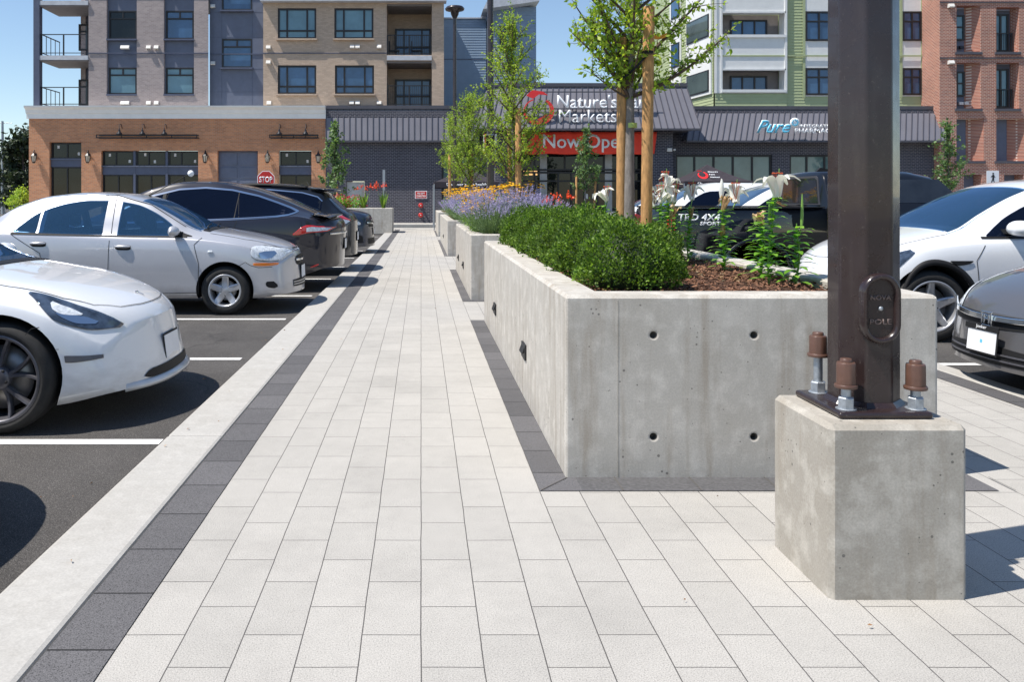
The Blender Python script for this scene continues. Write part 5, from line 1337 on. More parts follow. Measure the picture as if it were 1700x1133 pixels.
for sg in (1, -1):
    # long swept headlamp and small clear lens inside
    hl = side_panel(c3, 'headlight', [(.02, .590, .608), (.07, .594, .655), (.16, .622, .702), (.28, .668, .742), (.40, .717, .777), (.50, .762, .803), (.58, .798, .820), (.64, .822, .829)], M['lampdark'], th, sg, off=.005, thick=.004)
    side_panel(c3, 'daytime_lens', [(.20, .683, .690), (.28, .695, .722), (.38, .728, .752), (.44, .762, .770)], M['clearlens'], hl, sg, off=.010)
    side_panel(c3, 'lamp_reflector', [(.10, .628, .64), (.16, .638, .668), (.26, .674, .695), (.34, .708, .716)], M['chrome'], hl, sg, off=.0095)
    fg = side_panel(c3, 'fog_lamp', [(.0, .43, .452), (.06, .424, .456), (.13, .422, .462), (.20, .424, .466), (.205, .426, .466)], M['alloy_dark'], th, sg, off=.005, thick=.004)
    ribbon(c3, 'panel_gap', [(.50, .62), (.4, .655), (.16, .55)], .004, M['seam'], body, sg) if False else None
    ribbon(c3, 'panel_gap', [(.40, .64), (.47, .635), (.52, .60)], .005, M['seam'], body, sg)
    side_panel(c3, 'parking_sensor', [(.24, .50, .512), (.262, .50, .512)], M['alloy'], th, sg, off=.004, n=3, m=2)
    mirror_part(c3, th, M['white_car'], 1.62, .95, sg)
    side_panel(c3, 'window_trim', [(1.46, .882, .90), (2.4, .882, .903), (4.1, .97, .995)], M['trim'], th, sg, off=.006)
# bonnet shut line: across the nose and back along the wings
vs = []; L1 = [(.085+0*k, .70*k/8) for k in range(0, 9)]
def topribbon(car, pts, w, parent, mat=None, name='panel_gap', off=.003):
    P2 = []
    for a, b in zip(pts[:-1], pts[1:]):
        for k in range(8): P2.append((a[0]+(b[0]-a[0])*k/8, a[1]+(b[1]-a[1])*k/8))
    P2.append(pts[-1]); vs = []
    for i, p in enumerate(P2):
        a = P2[max(i-1, 0)]; b = P2[min(i+1, len(P2)-1)]; dx, dy = b[0]-a[0], b[1]-a[1]; l = math.hypot(dx, dy) or 1; nx, ny = -dy/l*w/2, dx/l*w/2
        vs += [car.top(max(0, p[0]+nx), p[1]+ny, off), car.top(max(0, p[0]-nx), p[1]-ny, off)]
    finish(name, vs, [(2*i, 2*i+1, 2*i+3, 2*i+2) for i in range(len(P2)-1)], mat or M['seam'], parent, 0)
topribbon(c3, [(1.2, -.68), (.8, -.68), (.4, -.64), (.2, -.57), (.10, -.42), (.075, -.2), (.07, 0), (.075, .2), (.10, .42), (.2, .57), (.4, .64), (.8, .68), (1.2, .68)], .005, body)
vs = None
top_panel(c3, 'cowl_trim', 1.13, 1.20, lambda s: .66, M['trim'], th, off=.006)
# emblem: small T-like mark on the nose of the bonnet
em = top_panel(c3, 'emblem', .135, .19, lambda s: .006, M['chrome'], th, off=.006, n=3, m=2, thick=.002)
top_panel(c3, 'emblem_bar', .185, .196, lambda s: .032, M['chrome'], em, off=.006, n=2, m=4, thick=.002)
end_panel(c3, 'lower_grille', [(-.46, .262, .27), (-.40, .245, .30), (0, .24, .305), (.40, .245, .30), (.46, .262, .27)], M['trim'], th, True, off=.006, n=20)
x_, y_, z_ = c3.nose(0, .43, 0); plate(th, x_+.012, 0, .40, ry=-.12)
# front lip
vs = []; n = 24
for i in range(n+1):
    y = -.62+1.24*i/n; e_ = 1-abs(y/.62)**4; 
    for (o_, z) in ((-.01, .25), (.035, .22), (.03, .20), (-.03, .205)): vs.append(c3.nose(y, z, o_*e_-.004*(1-e_)))
finish('front_lip', vs, [(i*4+j, i*4+j+1, (i+1)*4+j+1, (i+1)*4+j) for i in range(n) for j in range(3)], M['white_car'], th, .004)

sh = copy_tree(th); sh.location = (th.location.x-.13, th.location.y-2.90, AZG); sh['label'] = 'sedan beyond the left edge, seen only by its shadow on the near asphalt'
# --- 2: silver small sedan -----------------------------------------------------
c2 = Car(4.31, 1.71,
    zt=[(0, .68), (.03, .74), (.10, .80), (.3, .875), (.7, .96), (1.0, 1.01), (1.18, 1.045), (1.5, 1.22), (1.85, 1.39), (2.2, 1.475), (2.6, 1.495), (3.1, 1.455), (3.5, 1.33), (3.8, 1.165), (3.95, 1.105), (4.2, 1.08), (4.31, 1.0)],
    zs=[(0, .60), (.15, .70), (.4, .80), (.8, .865), (1.2, .905), (2, .925), (3.2, .97), (4.0, .985), (4.31, .90)],
    zb=[(0, .235), (.3, .20), (.6, .20), (3.8, .20), (4.1, .26), (4.31, .30)],
    wb=[(0, .66), (.04, .71), (.13, .765), (.4, .825), (.8, .85), (1.5, .845), (3.2, .85), (3.8, .83), (4.15, .78), (4.31, .70)],
    wt=[(0, .50), (.1, .57), (.3, .62), (.8, .655), (1.18, .665), (1.6, .60), (2.1, .55), (2.7, .53), (3.2, .535), (3.7, .58), (4.0, .62), (4.31, .56)],
    axles=(.83, 3.31), r=.295, Rf=.36, Rr=.22, lean=.10, lf=.95)
th, body = build_car('silver_sedan', 'silver small sedan with roof aerial and orange turn signal parked behind the white sedan', 'cars parked in the left row', c2, (-1.66, 10.95, AZG), 0, 'silver_car',
    [[(1.15, .25), (1.14, .62), (1.20, .85), (1.12, .93)], [(2.24, .23), (2.22, .97), (2.24, 1.44)], [(3.02, .55), (3.05, .75), (3.42, .98), (3.35, 1.15), (3.1, 1.33), (2.8, 1.42), (2.24, 1.45), (1.8, 1.33), (1.35, 1.06)], [(1.15, .27), (2.24, .255)], [(3.02, .55), (2.95, .25), (2.24, .255)]],
    [[(1.39, .955, .985), (1.55, .957, 1.12), (1.75, .96, 1.245), (1.95, .962, 1.33), (2.15, .965, 1.372)], [(2.33, .97, 1.385), (2.55, .975, 1.385), (2.8, .98, 1.355), (3.0, .985, 1.30), (3.10, .99, 1.26)], [(3.13, .992, 1.25), (3.22, .995, 1.19), (3.34, 1.0, 1.08), (3.40, 1.005, 1.02)]],
    (1.16, 1.92, lambda s: c2.wt(s)-.035), (3.25, 3.85, lambda s: c2.wt(s)-.05), glass='tint_blue', rim=.195, spokes=(5, .085, .075, .03, 0), arch=.05,
    seats=[(2.15, .37), (2.15, -.37), (3.0, .3), (3.0, -.3)], cabin=(1.42, 3.65), width=.2)
for sg in (1, -1):
    hl = side_panel(c2, 'headlight', [(.02, .652, .735), (.05, .645, .765), (.15, .652, .80), (.28, .668, .822), (.37, .70, .825), (.40, .74, .815)], M['clearlens'], th, sg, off=.006, thick=.006)
    ribbon(c2, 'lens_edge', [(.03, .645), (.15, .647), (.28, .663), (.375, .70), (.405, .80), (.28, .826), (.15, .803), (.05, .768)], .008, M['trim'], hl, sg, off=.007)
    side_panel(c2, 'bulb_reflector', [(.09, .68, .73), (.14, .675, .76), (.21, .68, .76), (.26, .70, .745)], M['chrome'], hl, sg, off=.0105)
    side_panel(c2, 'turn_signal', [(.01, .598, .618), (.05, .590, .625), (.2, .590, .628), (.33, .597, .628), (.35, .605, .622)], M['amber'], th, sg, off=.006, thick=.005)
    ribbon(c2, 'panel_gap', [(.05, .575), (.25, .572), (.40, .60), (.50, .64), (.60, .60)], .006, M['seam'], body, sg)
    side_panel(c2, 'fog_recess', [(.02, .33, .36), (.05, .315, .40), (.12, .33, .40), (.15, .35, .38)], M['trim'], th, sg, off=.005)
    handle(c2, th, 1.96, .82, sg, M['silver_car']); handle(c2, th, 2.98, .86, sg, M['silver_car'])
    side_panel(c2, 'side_repeater', [(.97, .755, .775), (.98, .75, .782), (1.02, .75, .782), (1.03, .755, .775)], M['clearlens'], th, sg, off=.008, thick=.006, n=4, m=2)
    mirror_part(c2, th, M['silver_car'], 1.42, .98, sg, .95)
    side_panel(c2, 'mirror_patch', [(1.24, .945, .950), (1.38, .948, 1.0), (1.45, .948, 1.05)], M['trim'], th, sg, off=.006)
    side_panel(c2, 'window_ledge', [(1.30, .935, .950), (2.3, .947, .964), (3.42, .975, .998)], M['trim'], th, sg, off=.006)
    side_panel(c2, 'door_dent_shadow', [(1.2, .455, .46), (2.0, .455, .462), (2.95, .46, .465)], M['seam'], th, sg, off=.002) if False else None
top_panel(c2, 'cowl_trim', 1.06, 1.15, lambda s: .60, M['trim'], th, off=.006)
topribbon(c2, [(1.05, -.64), (.6, -.63), (.3, -.56), (.12, -.48)], .006, body); topribbon(c2, [(1.05, .64), (.6, .63), (.3, .56), (.12, .48)], .006, body)
# wipers
m = MB()
for y0_, y1_ in ((-.5, -.02), (.02, .5)):
    m.tube([c2.top(1.12, y0_, .02), c2.top(1.17, (y0_+y1_)/2, .03), c2.top(1.20, y1_, .03)], .008, 5)
o = m.build('wiper', M['trim']); o.parent = th; o['kind'] = 'stuff'
end_panel(c2, 'grille', [(-.30, .60, .66), (-.24, .565, .69), (0, .56, .70), (.24, .565, .69), (.30, .60, .66)], M['trim'], th, True, off=.005)
end_panel(c2, 'grille_bar', [(-.30, .622, .65), (0, .615, .645), (.30, .622, .65)], M['chrome'], th, True, off=.015, thick=.01)
end_panel(c2, 'lower_grille', [(-.42, .31, .39), (0, .30, .41), (.42, .31, .39)], M['trim'], th, True, off=.006)
m = MB()
for zz_ in (.335, .365): 
    m.add([c2.nose(y, z, o_) for y in np.linspace(-.42, .42, 9) for z, o_ in ((zz_-.006, .01), (zz_+.006, .01))], [(2*i, 2*i+1, 2*i+3, 2*i+2) for i in range(8)])
o = m.build('grille_slat', M['alloy'], None, fixn=False); o.parent = th; o['kind'] = 'stuff'
x_, y_, z_ = c2.nose(0, .49, 0); plate(th, x_+.015, 0, .475, ry=-.04)
a0 = Vector(c2.top(1.98, .0, 0)); o = MB().tube([a0, a0+Vector((-.03, 0, .02)), a0+Vector((.02, 0, .04))], .012, 6); o.tube([a0+Vector((.0, 0, .03)), a0+Vector((.50, 0, .30))], .006, 5); o.tube([a0+Vector((.50, 0, .30)), a0+Vector((.512, 0, .305))], .010, 6)
o = o.build('aerial', M['trim']); o.parent = th
bb = MB().lathe([(.001, -.03), (.03, -.025), (.043, 0), (.03, .025), (.001, .03)], tuple(a0+Vector((.515, 0, .305))), 'y', 14).build('aerial_ball', M['plate']); bb.parent = o

# --- 3: dark falcon-roof suv, tail to the path ---------------------------------
cx_ = Car(5.04, 2.0,
    zt=[(0, .70), (.03, .76), (.15, .84), (.5, .98), (1.0, 1.08), (1.2, 1.12), (1.7, 1.38), (2.2, 1.60), (2.7, 1.685), (3.1, 1.68), (3.6, 1.60), (4.1, 1.44), (4.5, 1.27), (4.8, 1.145), (4.93, 1.11), (5.0, 1.06), (5.04, .96)],
    zs=[(0, .62), (.2, .74), (.8, .93), (1.4, 1.0), (2.5, 1.05), (3.6, 1.10), (4.4, 1.13), (4.8, 1.08), (5.04, .88)],
    zb=[(0, .25), (.6, .20), (4.3, .22), (4.8, .30), (5.04, .36)],
    wb=[(0, .76), (.1, .85), (.4, .95), (.9, .99), (2, .985), (3.8, 1.0), (4.4, .97), (4.8, .91), (5.0, .86), (5.04, .83)],
    wt=[(0, .55), (.3, .7), (1.2, .76), (1.8, .70), (2.6, .64), (3.4, .63), (4.2, .64), (4.8, .66), (5.04, .62)],
    axles=(.93, 3.895), r=.365, Rf=.35, Rr=.42, lean=.15, leanr=-.05, lr=1.0)
XW = [(1.55, 1.06, 1.075), (1.8, 1.065, 1.24), (2.2, 1.07, 1.43), (2.6, 1.085, 1.53), (3.0, 1.10, 1.555), (3.4, 1.115, 1.52), (3.8, 1.135, 1.43), (4.1, 1.155, 1.325), (4.3, 1.18, 1.25), (4.38, 1.205, 1.215)]
th, body = build_car('dark_suv', 'midnight grey sloping-roof suv backed to the path with chrome window line and red tail lamps', 'cars parked in the left row', cx_, (-1.33, 13.5, AZG), PI, 'navy_car',
    [[(2.35, .3), (2.33, 1.08), (2.45, 1.52)], [(3.35, .3), (3.42, .75), (3.55, 1.13), (3.50, 1.49)], [(1.35, .3), (1.35, .98)]], [XW],
    (1.22, 2.2, lambda s: cx_.wt(s)-.04), (4.05, 4.75, lambda s: cx_.wt(s)-.08), glass='tint_dark', rim=.26, rim_mat='alloy', spokes=(5, .05, .03, .05, .28), arch=.045, seats=[(2.5, .4), (2.5, -.4)], cabin=(1.5, 4.3))
for sg in (1, -1):
    ribbon(cx_, 'chrome_strip', [(k[0], k[1]-.018) for k in XW]+[(4.43, 1.21)]+[(k[0], k[2]+.018) for k in XW[::-1]], .026, M['chrome'], th, sg, off=.005, n=5)
    for s_ in (2.36, 3.48): ribbon(cx_, 'door_pillar', [(s_, 1.08), (s_+.03, 1.5)], .05 if s_ < 3 else .012, M['trim'], th, sg, off=.004)
    tlp = side_panel(cx_, 'tail_lamp', [(4.42, .865, .885), (4.5, .862, .93), (4.6, .872, .985), (4.72, .89, 1.01), (4.84, .90, 1.005), (4.95, .905, .99), (5.03, .91, .975)], M['redlens'], th, sg, off=.006, thick=.005)
    side_panel(cx_, 'reversing_lens', [(4.70, .91, .97), (4.82, .915, .985), (4.95, .92, .975), (5.02, .925, .965)], M['clearlens'], tlp, sg, off=.011)
    ribbon(cx_, 'panel_gap', [(5.02, .70), (4.85, .70), (4.7, .67), (4.55, .6)], .006, M['seam'], body, sg)
    side_panel(cx_, 'bumper_reflector', [(4.80, .375, .385), (4.86, .38, .40), (4.95, .40, .425), (4.99, .415, .43)], M['redlens'], th, sg, off=.006)
    ribbon(cx_, 'number_bracket', [(4.97, .60), (4.99, .60)], .04, M['chrome'], th, sg) if False else None
# rear spoiler lip
vs = []
for i in range(21):
    y = -.78+1.56*i/20
    for (s_, dz) in ((4.70, .015), (4.96, .055), (5.01, .045), (4.90, -.0)):
        p = cx_.top(min(s_, 4.9), min(abs(y), .60)*(1 if y > 0 else -1), 0); vs.append((cx_.L/2-s_-.02*0+.12*(abs(y)/.8)**2.5, y, p[2]+dz-(s_-4.9 if s_ > 4.9 else 0)*.1-.08*max(0, abs(y)-.6)))
finish('rear_spoiler', vs, [(i*4+j, i*4+(j+1) % 4, (i+1)*4+(j+1) % 4, (i+1)*4+j) for i in range(20) for j in range(4)], M['navy_car'], th, 0)
end_panel(cx_, 'chrome_bar', [(-.7, .86, .885), (0, .87, .895), (.7, .86, .885)], M['chrome'], th, False, off=.012, thick=.01)
x_, y_, z_ = cx_.tail(0, .72, 0); plate(th, x_-.012, 0, .70, facing=-1)

# --- 4: black suv with roof spoiler, tail to the path ---------------------------
cl = Car(4.77, 1.885,
    zt=[(0, .80), (.04, .88), (.3, .98), (.9, 1.07), (1.15, 1.11), (1.6, 1.38), (2.0, 1.59), (2.5, 1.69), (3.2, 1.70), (3.9, 1.645), (4.15, 1.60), (4.35, 1.40), (4.55, 1.22), (4.70, 1.12), (4.77, 1.0)],
    zs=[(0, .70), (.3, .85), (1, .98), (2.5, 1.04), (3.8, 1.10), (4.4, 1.12), (4.77, .90)],
    zb=[(0, .28), (.6, .22), (4.0, .24), (4.5, .32), (4.77, .36)],
    wb=[(0, .74), (.1, .82), (.4, .90), (.9, .935), (3.8, .94), (4.4, .92), (4.7, .86), (4.77, .82)],
    wt=[(0, .6), (.9, .70), (1.15, .71), (1.8, .64), (2.6, .60), (3.8, .59), (4.2, .60), (4.6, .66), (4.77, .62)],
    axles=(.9, 3.64), r=.37, Rf=.30, Rr=.30, lean=.05, leanr=.0)
LW = [(1.5, 1.05, 1.07), (1.8, 1.055, 1.30), (2.2, 1.06, 1.49), (2.6, 1.07, 1.55), (3.2, 1.09, 1.555), (3.8, 1.11, 1.50), (4.1, 1.14, 1.42), (4.2, 1.18, 1.34)]
th, body = build_car('black_suv', 'black suv with roof spoiler and tall red tail lamp ahead of the blue van', 'cars parked in the left row', cl, (-1.32, 16.45, AZG), PI, 'blackcar',
    [[(2.3, .3), (2.3, 1.06)], [(3.3, .3), (3.45, 1.1)]], [LW], (1.17, 2.0, lambda s: cl.wt(s)-.04), (4.18, 4.62, lambda s: cl.wt(s)-.05), rim=.24, spokes=(5, .05, .04, .05, .25), cabin=None, hollow=False)
for sg in (1, -1):
    ribbon(cl, 'chrome_strip', [(k[0], k[2]+.018) for k in LW], .02, M['chrome'], th, sg, off=.005, n=5)
    tlp = side_panel(cl, 'tail_lamp', [(4.33, .98, 1.04), (4.40, .88, 1.12), (4.5, .84, 1.14), (4.62, .84, 1.10), (4.76, .86, 1.02)], M['redlens'], th, sg, off=.007, thick=.006)
    side_panel(cl, 'reversing_lens', [(4.52, .93, 1.08), (4.62, .94, 1.05), (4.76, .94, 1.0)], M['clearlens'], tlp, sg, off=.013)
    side_panel(cl, 'chrome_edge', [(4.45, .50, .52), (4.77, .42, .45)], M['chrome'], th, sg, off=.01)
    side_panel(cl, 'bumper_reflector', [(4.6, .50, .53), (4.7, .52, .58), (4.76, .55, .60)], M['redlens'], th, sg, off=.006)
    side_panel(cl, 'roof_rail', [(2.2, 1.615, 1.63), (3.0, 1.64, 1.66), (3.9, 1.59, 1.605)], M['trim'], th, sg, off=.03, thick=.02)
vs = []
for i in range(13):
    y = -.62+1.24*i/12
    for (s_, z) in ((4.0, 1.64), (4.42, 1.60), (4.44, 1.575), (4.15, 1.56)): vs.append((cl.L/2-s_+.06*(abs(y)/.6)**3, y, z-.03*(abs(y)/.6)**2))
finish('rear_spoiler', vs, [(i*4+j, i*4+(j+1) % 4, (i+1)*4+(j+1) % 4, (i+1)*4+j) for i in range(12) for j in range(4)]+[(0, 1, 2, 3), (48, 49, 50, 51)], M['blackcar'], th, 0)
m = MB().prism([(cl.L/2-3.55, 1.66), (cl.L/2-3.85, 1.66), (cl.L/2-3.80, 1.74)], 'y', -.02, .02); o = m.build('shark_fin', M['blackcar']); o.parent = th
x_, y_, z_ = cl.tail(0, .7, 0); plate(th, x_-.012, 0, .70, facing=-1)

# --- 5: dark blue van, nose to the path ------------------------------------------
cv = Car(4.9, 1.95,
    zt=[(0, .90), (.04, 1.0), (.2, 1.07), (.6, 1.14), (.95, 1.20), (1.5, 1.50), (1.9, 1.66), (2.5, 1.73), (4.3, 1.70), (4.7, 1.60), (4.9, 1.2)],
    zs=[(0, .80), (.3, .93), (.9, 1.03), (2, 1.06), (4.2, 1.10), (4.9, .98)], zb=[(0, .24), (.6, .2), (4.4, .22), (4.9, .34)],
    wb=[(0, .76), (.1, .84), (.4, .93), (.9, .97), (4.2, .975), (4.7, .92), (4.9, .85)], wt=[(0, .62), (.95, .76), (1.6, .70), (2.2, .66), (4.2, .66), (4.9, .62)],
    axles=(.9, 3.85), r=.35, Rf=.38, Rr=.2, lean=.10)
th, body = build_car('blue_van', 'dark blue van parked nose to the path as the last vehicle of the left row', 'cars parked in the left row', cv, (-1.27, 21.9, AZG), 0, 'bluecar',
    [[(1.2, .3), (1.2, 1.0)], [(2.3, .3), (2.3, 1.05)]], [[(1.3, 1.07, 1.09), (1.7, 1.08, 1.42), (2.2, 1.09, 1.55), (4.2, 1.12, 1.55), (4.6, 1.14, 1.42)]], (.97, 1.75, lambda s: cv.wt(s)-.04), None, rim=.23, cabin=None, hollow=False, scr_mat='screen_dark')
for sg in (1, -1):
    side_panel(cv, 'headlight', [(.05, .77, .82), (.15, .765, .87), (.35, .80, .90), (.55, .86, .925), (.62, .90, .925)], M['clearlens'], th, sg, off=.006, thick=.005)
    side_panel(cv, 'turn_signal', [(.62, .60, .62), (.65, .59, .64), (.70, .60, .62)], M['amber'], th, sg, off=.006)
    side_panel(cv, 'fog_recess', [(.02, .33, .50), (.12, .33, .53), (.22, .38, .52)], M['trim'], th, sg, off=.006)
end_panel(cv, 'grille', [(-.5, .72, .84), (0, .70, .86), (.5, .72, .84)], M['trim'], th, True); end_panel(cv, 'grille_bar', [(-.6, .80, .84), (0, .77, .81), (.6, .80, .84)], M['chrome'], th, True, off=.02, thick=.015)
end_panel(cv, 'lower_grille', [(-.6, .30, .44), (0, .30, .45), (.6, .30, .44)], M['trim'], th, True)
x_, y_, z_ = cv.nose(0, .6, 0); plate(th, x_+.03, 0, .60)

# --- 6: white electric crossover on the right, nose to the path -------------------
cy_ = Car(4.75, 1.92,
    zt=[(0, .68), (.03, .735), (.10, .80), (.3, .89), (.7, 1.0), (1.0, 1.07), (1.15, 1.105), (1.5, 1.29), (1.9, 1.48), (2.3, 1.60), (2.7, 1.63), (3.2, 1.59), (3.8, 1.43), (4.3, 1.23), (4.65, 1.14), (4.75, 1.05)],
    zs=[(0, .58), (.15, .68), (.4, .80), (.8, .90), (1.2, .95), (2, 1.0), (3.5, 1.03), (4.4, 1.04), (4.75, .95)],
    zb=[(0, .25), (.3, .22), (4.1, .22), (4.5, .30), (4.75, .36)],
    wb=[(0, .74), (.05, .80), (.15, .85), (.4, .91), (.84, .95), (1.4, .945), (3, .95), (3.8, .955), (4.4, .91), (4.75, .80)],
    wt=[(0, .54), (.1, .62), (.3, .69), (.8, .74), (1.15, .745), (1.6, .67), (2.1, .61), (2.8, .575), (3.4, .58), (4.0, .62), (4.75, .6)],
    axles=(.86, 3.75), r=.352, Rf=.42, Rr=.25, lean=.25, lf=1.0)
th, body = build_car('white_crossover', 'white crossover with black wheel arch trim parked right of the brown pole', 'cars parked in the right rows', cy_, (4.47, 8.86, AZG), PI, 'white_car',
    [[(1.32, .36), (1.28, .80), (1.38, .95)], [(2.38, .3), (2.38, 1.0)], [(3.3, .4), (3.5, 1.0)]],
    [[(1.44, 1.03, 1.045), (1.7, 1.035, 1.22), (2.0, 1.035, 1.36), (2.35, 1.035, 1.465), (2.8, 1.04, 1.50), (3.3, 1.06, 1.45), (3.8, 1.09, 1.29), (4.1, 1.12, 1.18)]],
    (1.13, 2.05, lambda s: cy_.wt(s)-.03), None, rim=.25, rim_mat='alloy', spokes=(5, .10, .055, .04, 0), arch=.045, seats=[(2.35, .38), (2.35, -.38)], cabin=(1.38, 3.7), cladding=True)
for sg in (1, -1):
    side_panel(cy_, 'headlight', [(.05, .64, .67), (.12, .645, .72), (.3, .70, .79), (.5, .80, .87), (.64, .875, .90)], M['lampdark'], th, sg, off=.005, thick=.004)
    side_panel(cy_, 'side_camera', [(1.02, .79, .80), (1.10, .755, .80), (1.2, .77, .80), (1.24, .79, .80)], M['trim'], th, sg, off=.008, thick=.006)
    mirror_part(cy_, th, M['white_car'], 1.66, 1.08, sg, 1.15)
    side_panel(cy_, 'window_trim', [(1.38, 1.008, 1.03), (2.4, 1.01, 1.035), (4.15, 1.09, 1.118)], M['trim'], th, sg, off=.006)
    side_panel(cy_, 'sill_trim', [(1.32, .225, .33), (3.2, .225, .33)], M['trim'], th, sg, off=.004)
topribbon(cy_, [(1.13, -.72), (.8, -.72), (.4, -.68), (.2, -.60), (.10, -.44), (.07, 0), (.10, .44), (.2, .60), (.4, .68), (.8, .72), (1.13, .72)], .005, body)
end_panel(cy_, 'lower_grille', [(-.46, .30, .31), (-.40, .28, .34), (.40, .28, .34), (.46, .30, .31)], M['trim'], th, True)

# --- 7: grey sedan, right edge -------------------------------------------------------
cc = Car(4.5, 1.755,
    zt=[(0, .60), (.03, .68), (.10, .745), (.3, .82), (.7, .92), (.95, .965), (1.4, 1.17), (1.8, 1.33), (2.3, 1.43), (2.8, 1.43), (3.4, 1.32), (3.9, 1.12), (4.4, 1.05), (4.5, .96)],
    zs=[(0, .54), (.2, .66), (.8, .79), (1.2, .84), (2.5, .90), (4.2, .95), (4.5, .86)], zb=[(0, .22), (.3, .17), (4.0, .18), (4.5, .30)],
    wb=[(0, .77), (.05, .80), (.15, .83), (.4, .86), (.84, .875), (3.6, .877), (4.2, .83), (4.5, .74)],
    wt=[(0, .52), (.1, .58), (.3, .62), (.95, .67), (1.5, .60), (2.2, .53), (3.4, .54), (4.5, .6)],
    axles=(.88, 3.58), r=.315, Rf=.34, Rr=.2, lean=.16, lf=1.0)
th, body = build_car('grey_sedan', 'graphite grey sedan nosing into the right edge with H badge and dealer plate', 'cars parked in the right rows', cc, (4.33, 5.5, AZG), PI, 'greycar',
    [[(1.3, .3), (1.25, .8)], [(2.3, .3), (2.3, .9)]], [[(1.25, .88, .89), (1.7, .885, 1.12), (2.2, .89, 1.30), (3.2, .92, 1.28), (3.7, .96, 1.08)]],
    (.96, 1.75, lambda s: cc.wt(s)-.03), None, rim=.205, cabin=None, hollow=False)
for sg in (1, -1):
    side_panel(cc, 'headlight', [(.045, .525, .60), (.10, .52, .65), (.22, .545, .70), (.36, .60, .745), (.47, .67, .765), (.50, .72, .76)], M['clearlens'], th, sg, off=.006, thick=.005)
    side_panel(cc, 'fog_recess', [(.02, .29, .37), (.1, .29, .38), (.2, .32, .36)], M['trim'], th, sg, off=.005)
    topribbon(cc, [(.95, sg*.66), (.5, sg*.62), (.25, sg*.57), (.12, sg*.5)], .006, body)
for sg in (1, -1):
    ks_ = [(.53, .545, .60), (.60, .54, .63), (.68, .545, .645), (.735, .555, .64)]; ks_ = ks_ if sg > 0 else [(-a, b, c_) for a, b, c_ in ks_[::-1]]
    hl_ = end_panel(cc, 'headlight', ks_, M['clearlens'], th, True, off=.008, thick=.006)
    if sg > 0: top_panel(cc, 'lamp_top', .0, .27, lambda s: cc.wt(s)+.02+.10*s, M['clearlens'], hl_, off=.006, n=10, m=8, y0f=lambda s: .43+.55*s, thick=.004)
    else: top_panel(cc, 'lamp_top', .0, .27, lambda s: -.43-.55*s, M['clearlens'], hl_, off=.006, n=10, m=8, y0f=lambda s: -cc.wt(s)-.02-.10*s, thick=.004)
end_panel(cc, 'grille', [(-.52, .515, .60), (0, .49, .585), (.52, .515, .60)], M['trim'], th, True, off=.004, n=20)
end_panel(cc, 'grille_bar', [(-.52, .565, .605), (-.2, .548, .588), (0, .545, .585), (.2, .548, .588), (.52, .565, .605)], M['chrome'], th, True, off=.022, thick=.012, n=20)
end_panel(cc, 'lower_grille', [(-.55, .26, .35), (0, .25, .385), (.55, .26, .35)], M['trim'], th, True, off=.004, n=20)
for zz_ in (.285, .325): end_panel(cc, 'grille_slat', [(-.52, zz_-.006, zz_+.006), (.52, zz_-.006, zz_+.006)], M['alloy_dark'], th, True, off=.012, thick=.008)
x_, y_, z_ = cc.nose(0, .56, 0); m = MB()   # H in a rounded frame
for (a, b, c_, d) in ((-.055, -.043, -.045, .050), (.043, .055, -.045, .050), (-.055, .055, .044, .054), (-.050, .050, -.050, -.040), (-.032, -.018, -.034, .036), (.018, .032, -.034, .036), (-.018, .018, -.006, .008)): m.box(x_+.03, x_+.045, a, b, .556+c_, .556+d)
o = m.build('emblem', M['chrome'], None, bevel=.003); o.parent = th
pp = plate(th, x_+.075, 0, .40, ry=-.10, w=.30, h=.15); 
o = MB().box(.0, .012, -.175, .175, .078, .118).build('dealer_band', M['trim'], None, bevel=.004); o.parent = pp
tx = textmesh('Jonker', M['white_letter'], width=.11, height=.03, loc=(.0125, 0, .098), rot=(R(90), 0, R(90)), extrude=.001, name='dealer_lettering'); tx.parent = pp
o = MB().box(.0035, .0045, -.012, .012, -.012, .012).build('plate_mark', M['cyan'], None); o.parent = pp

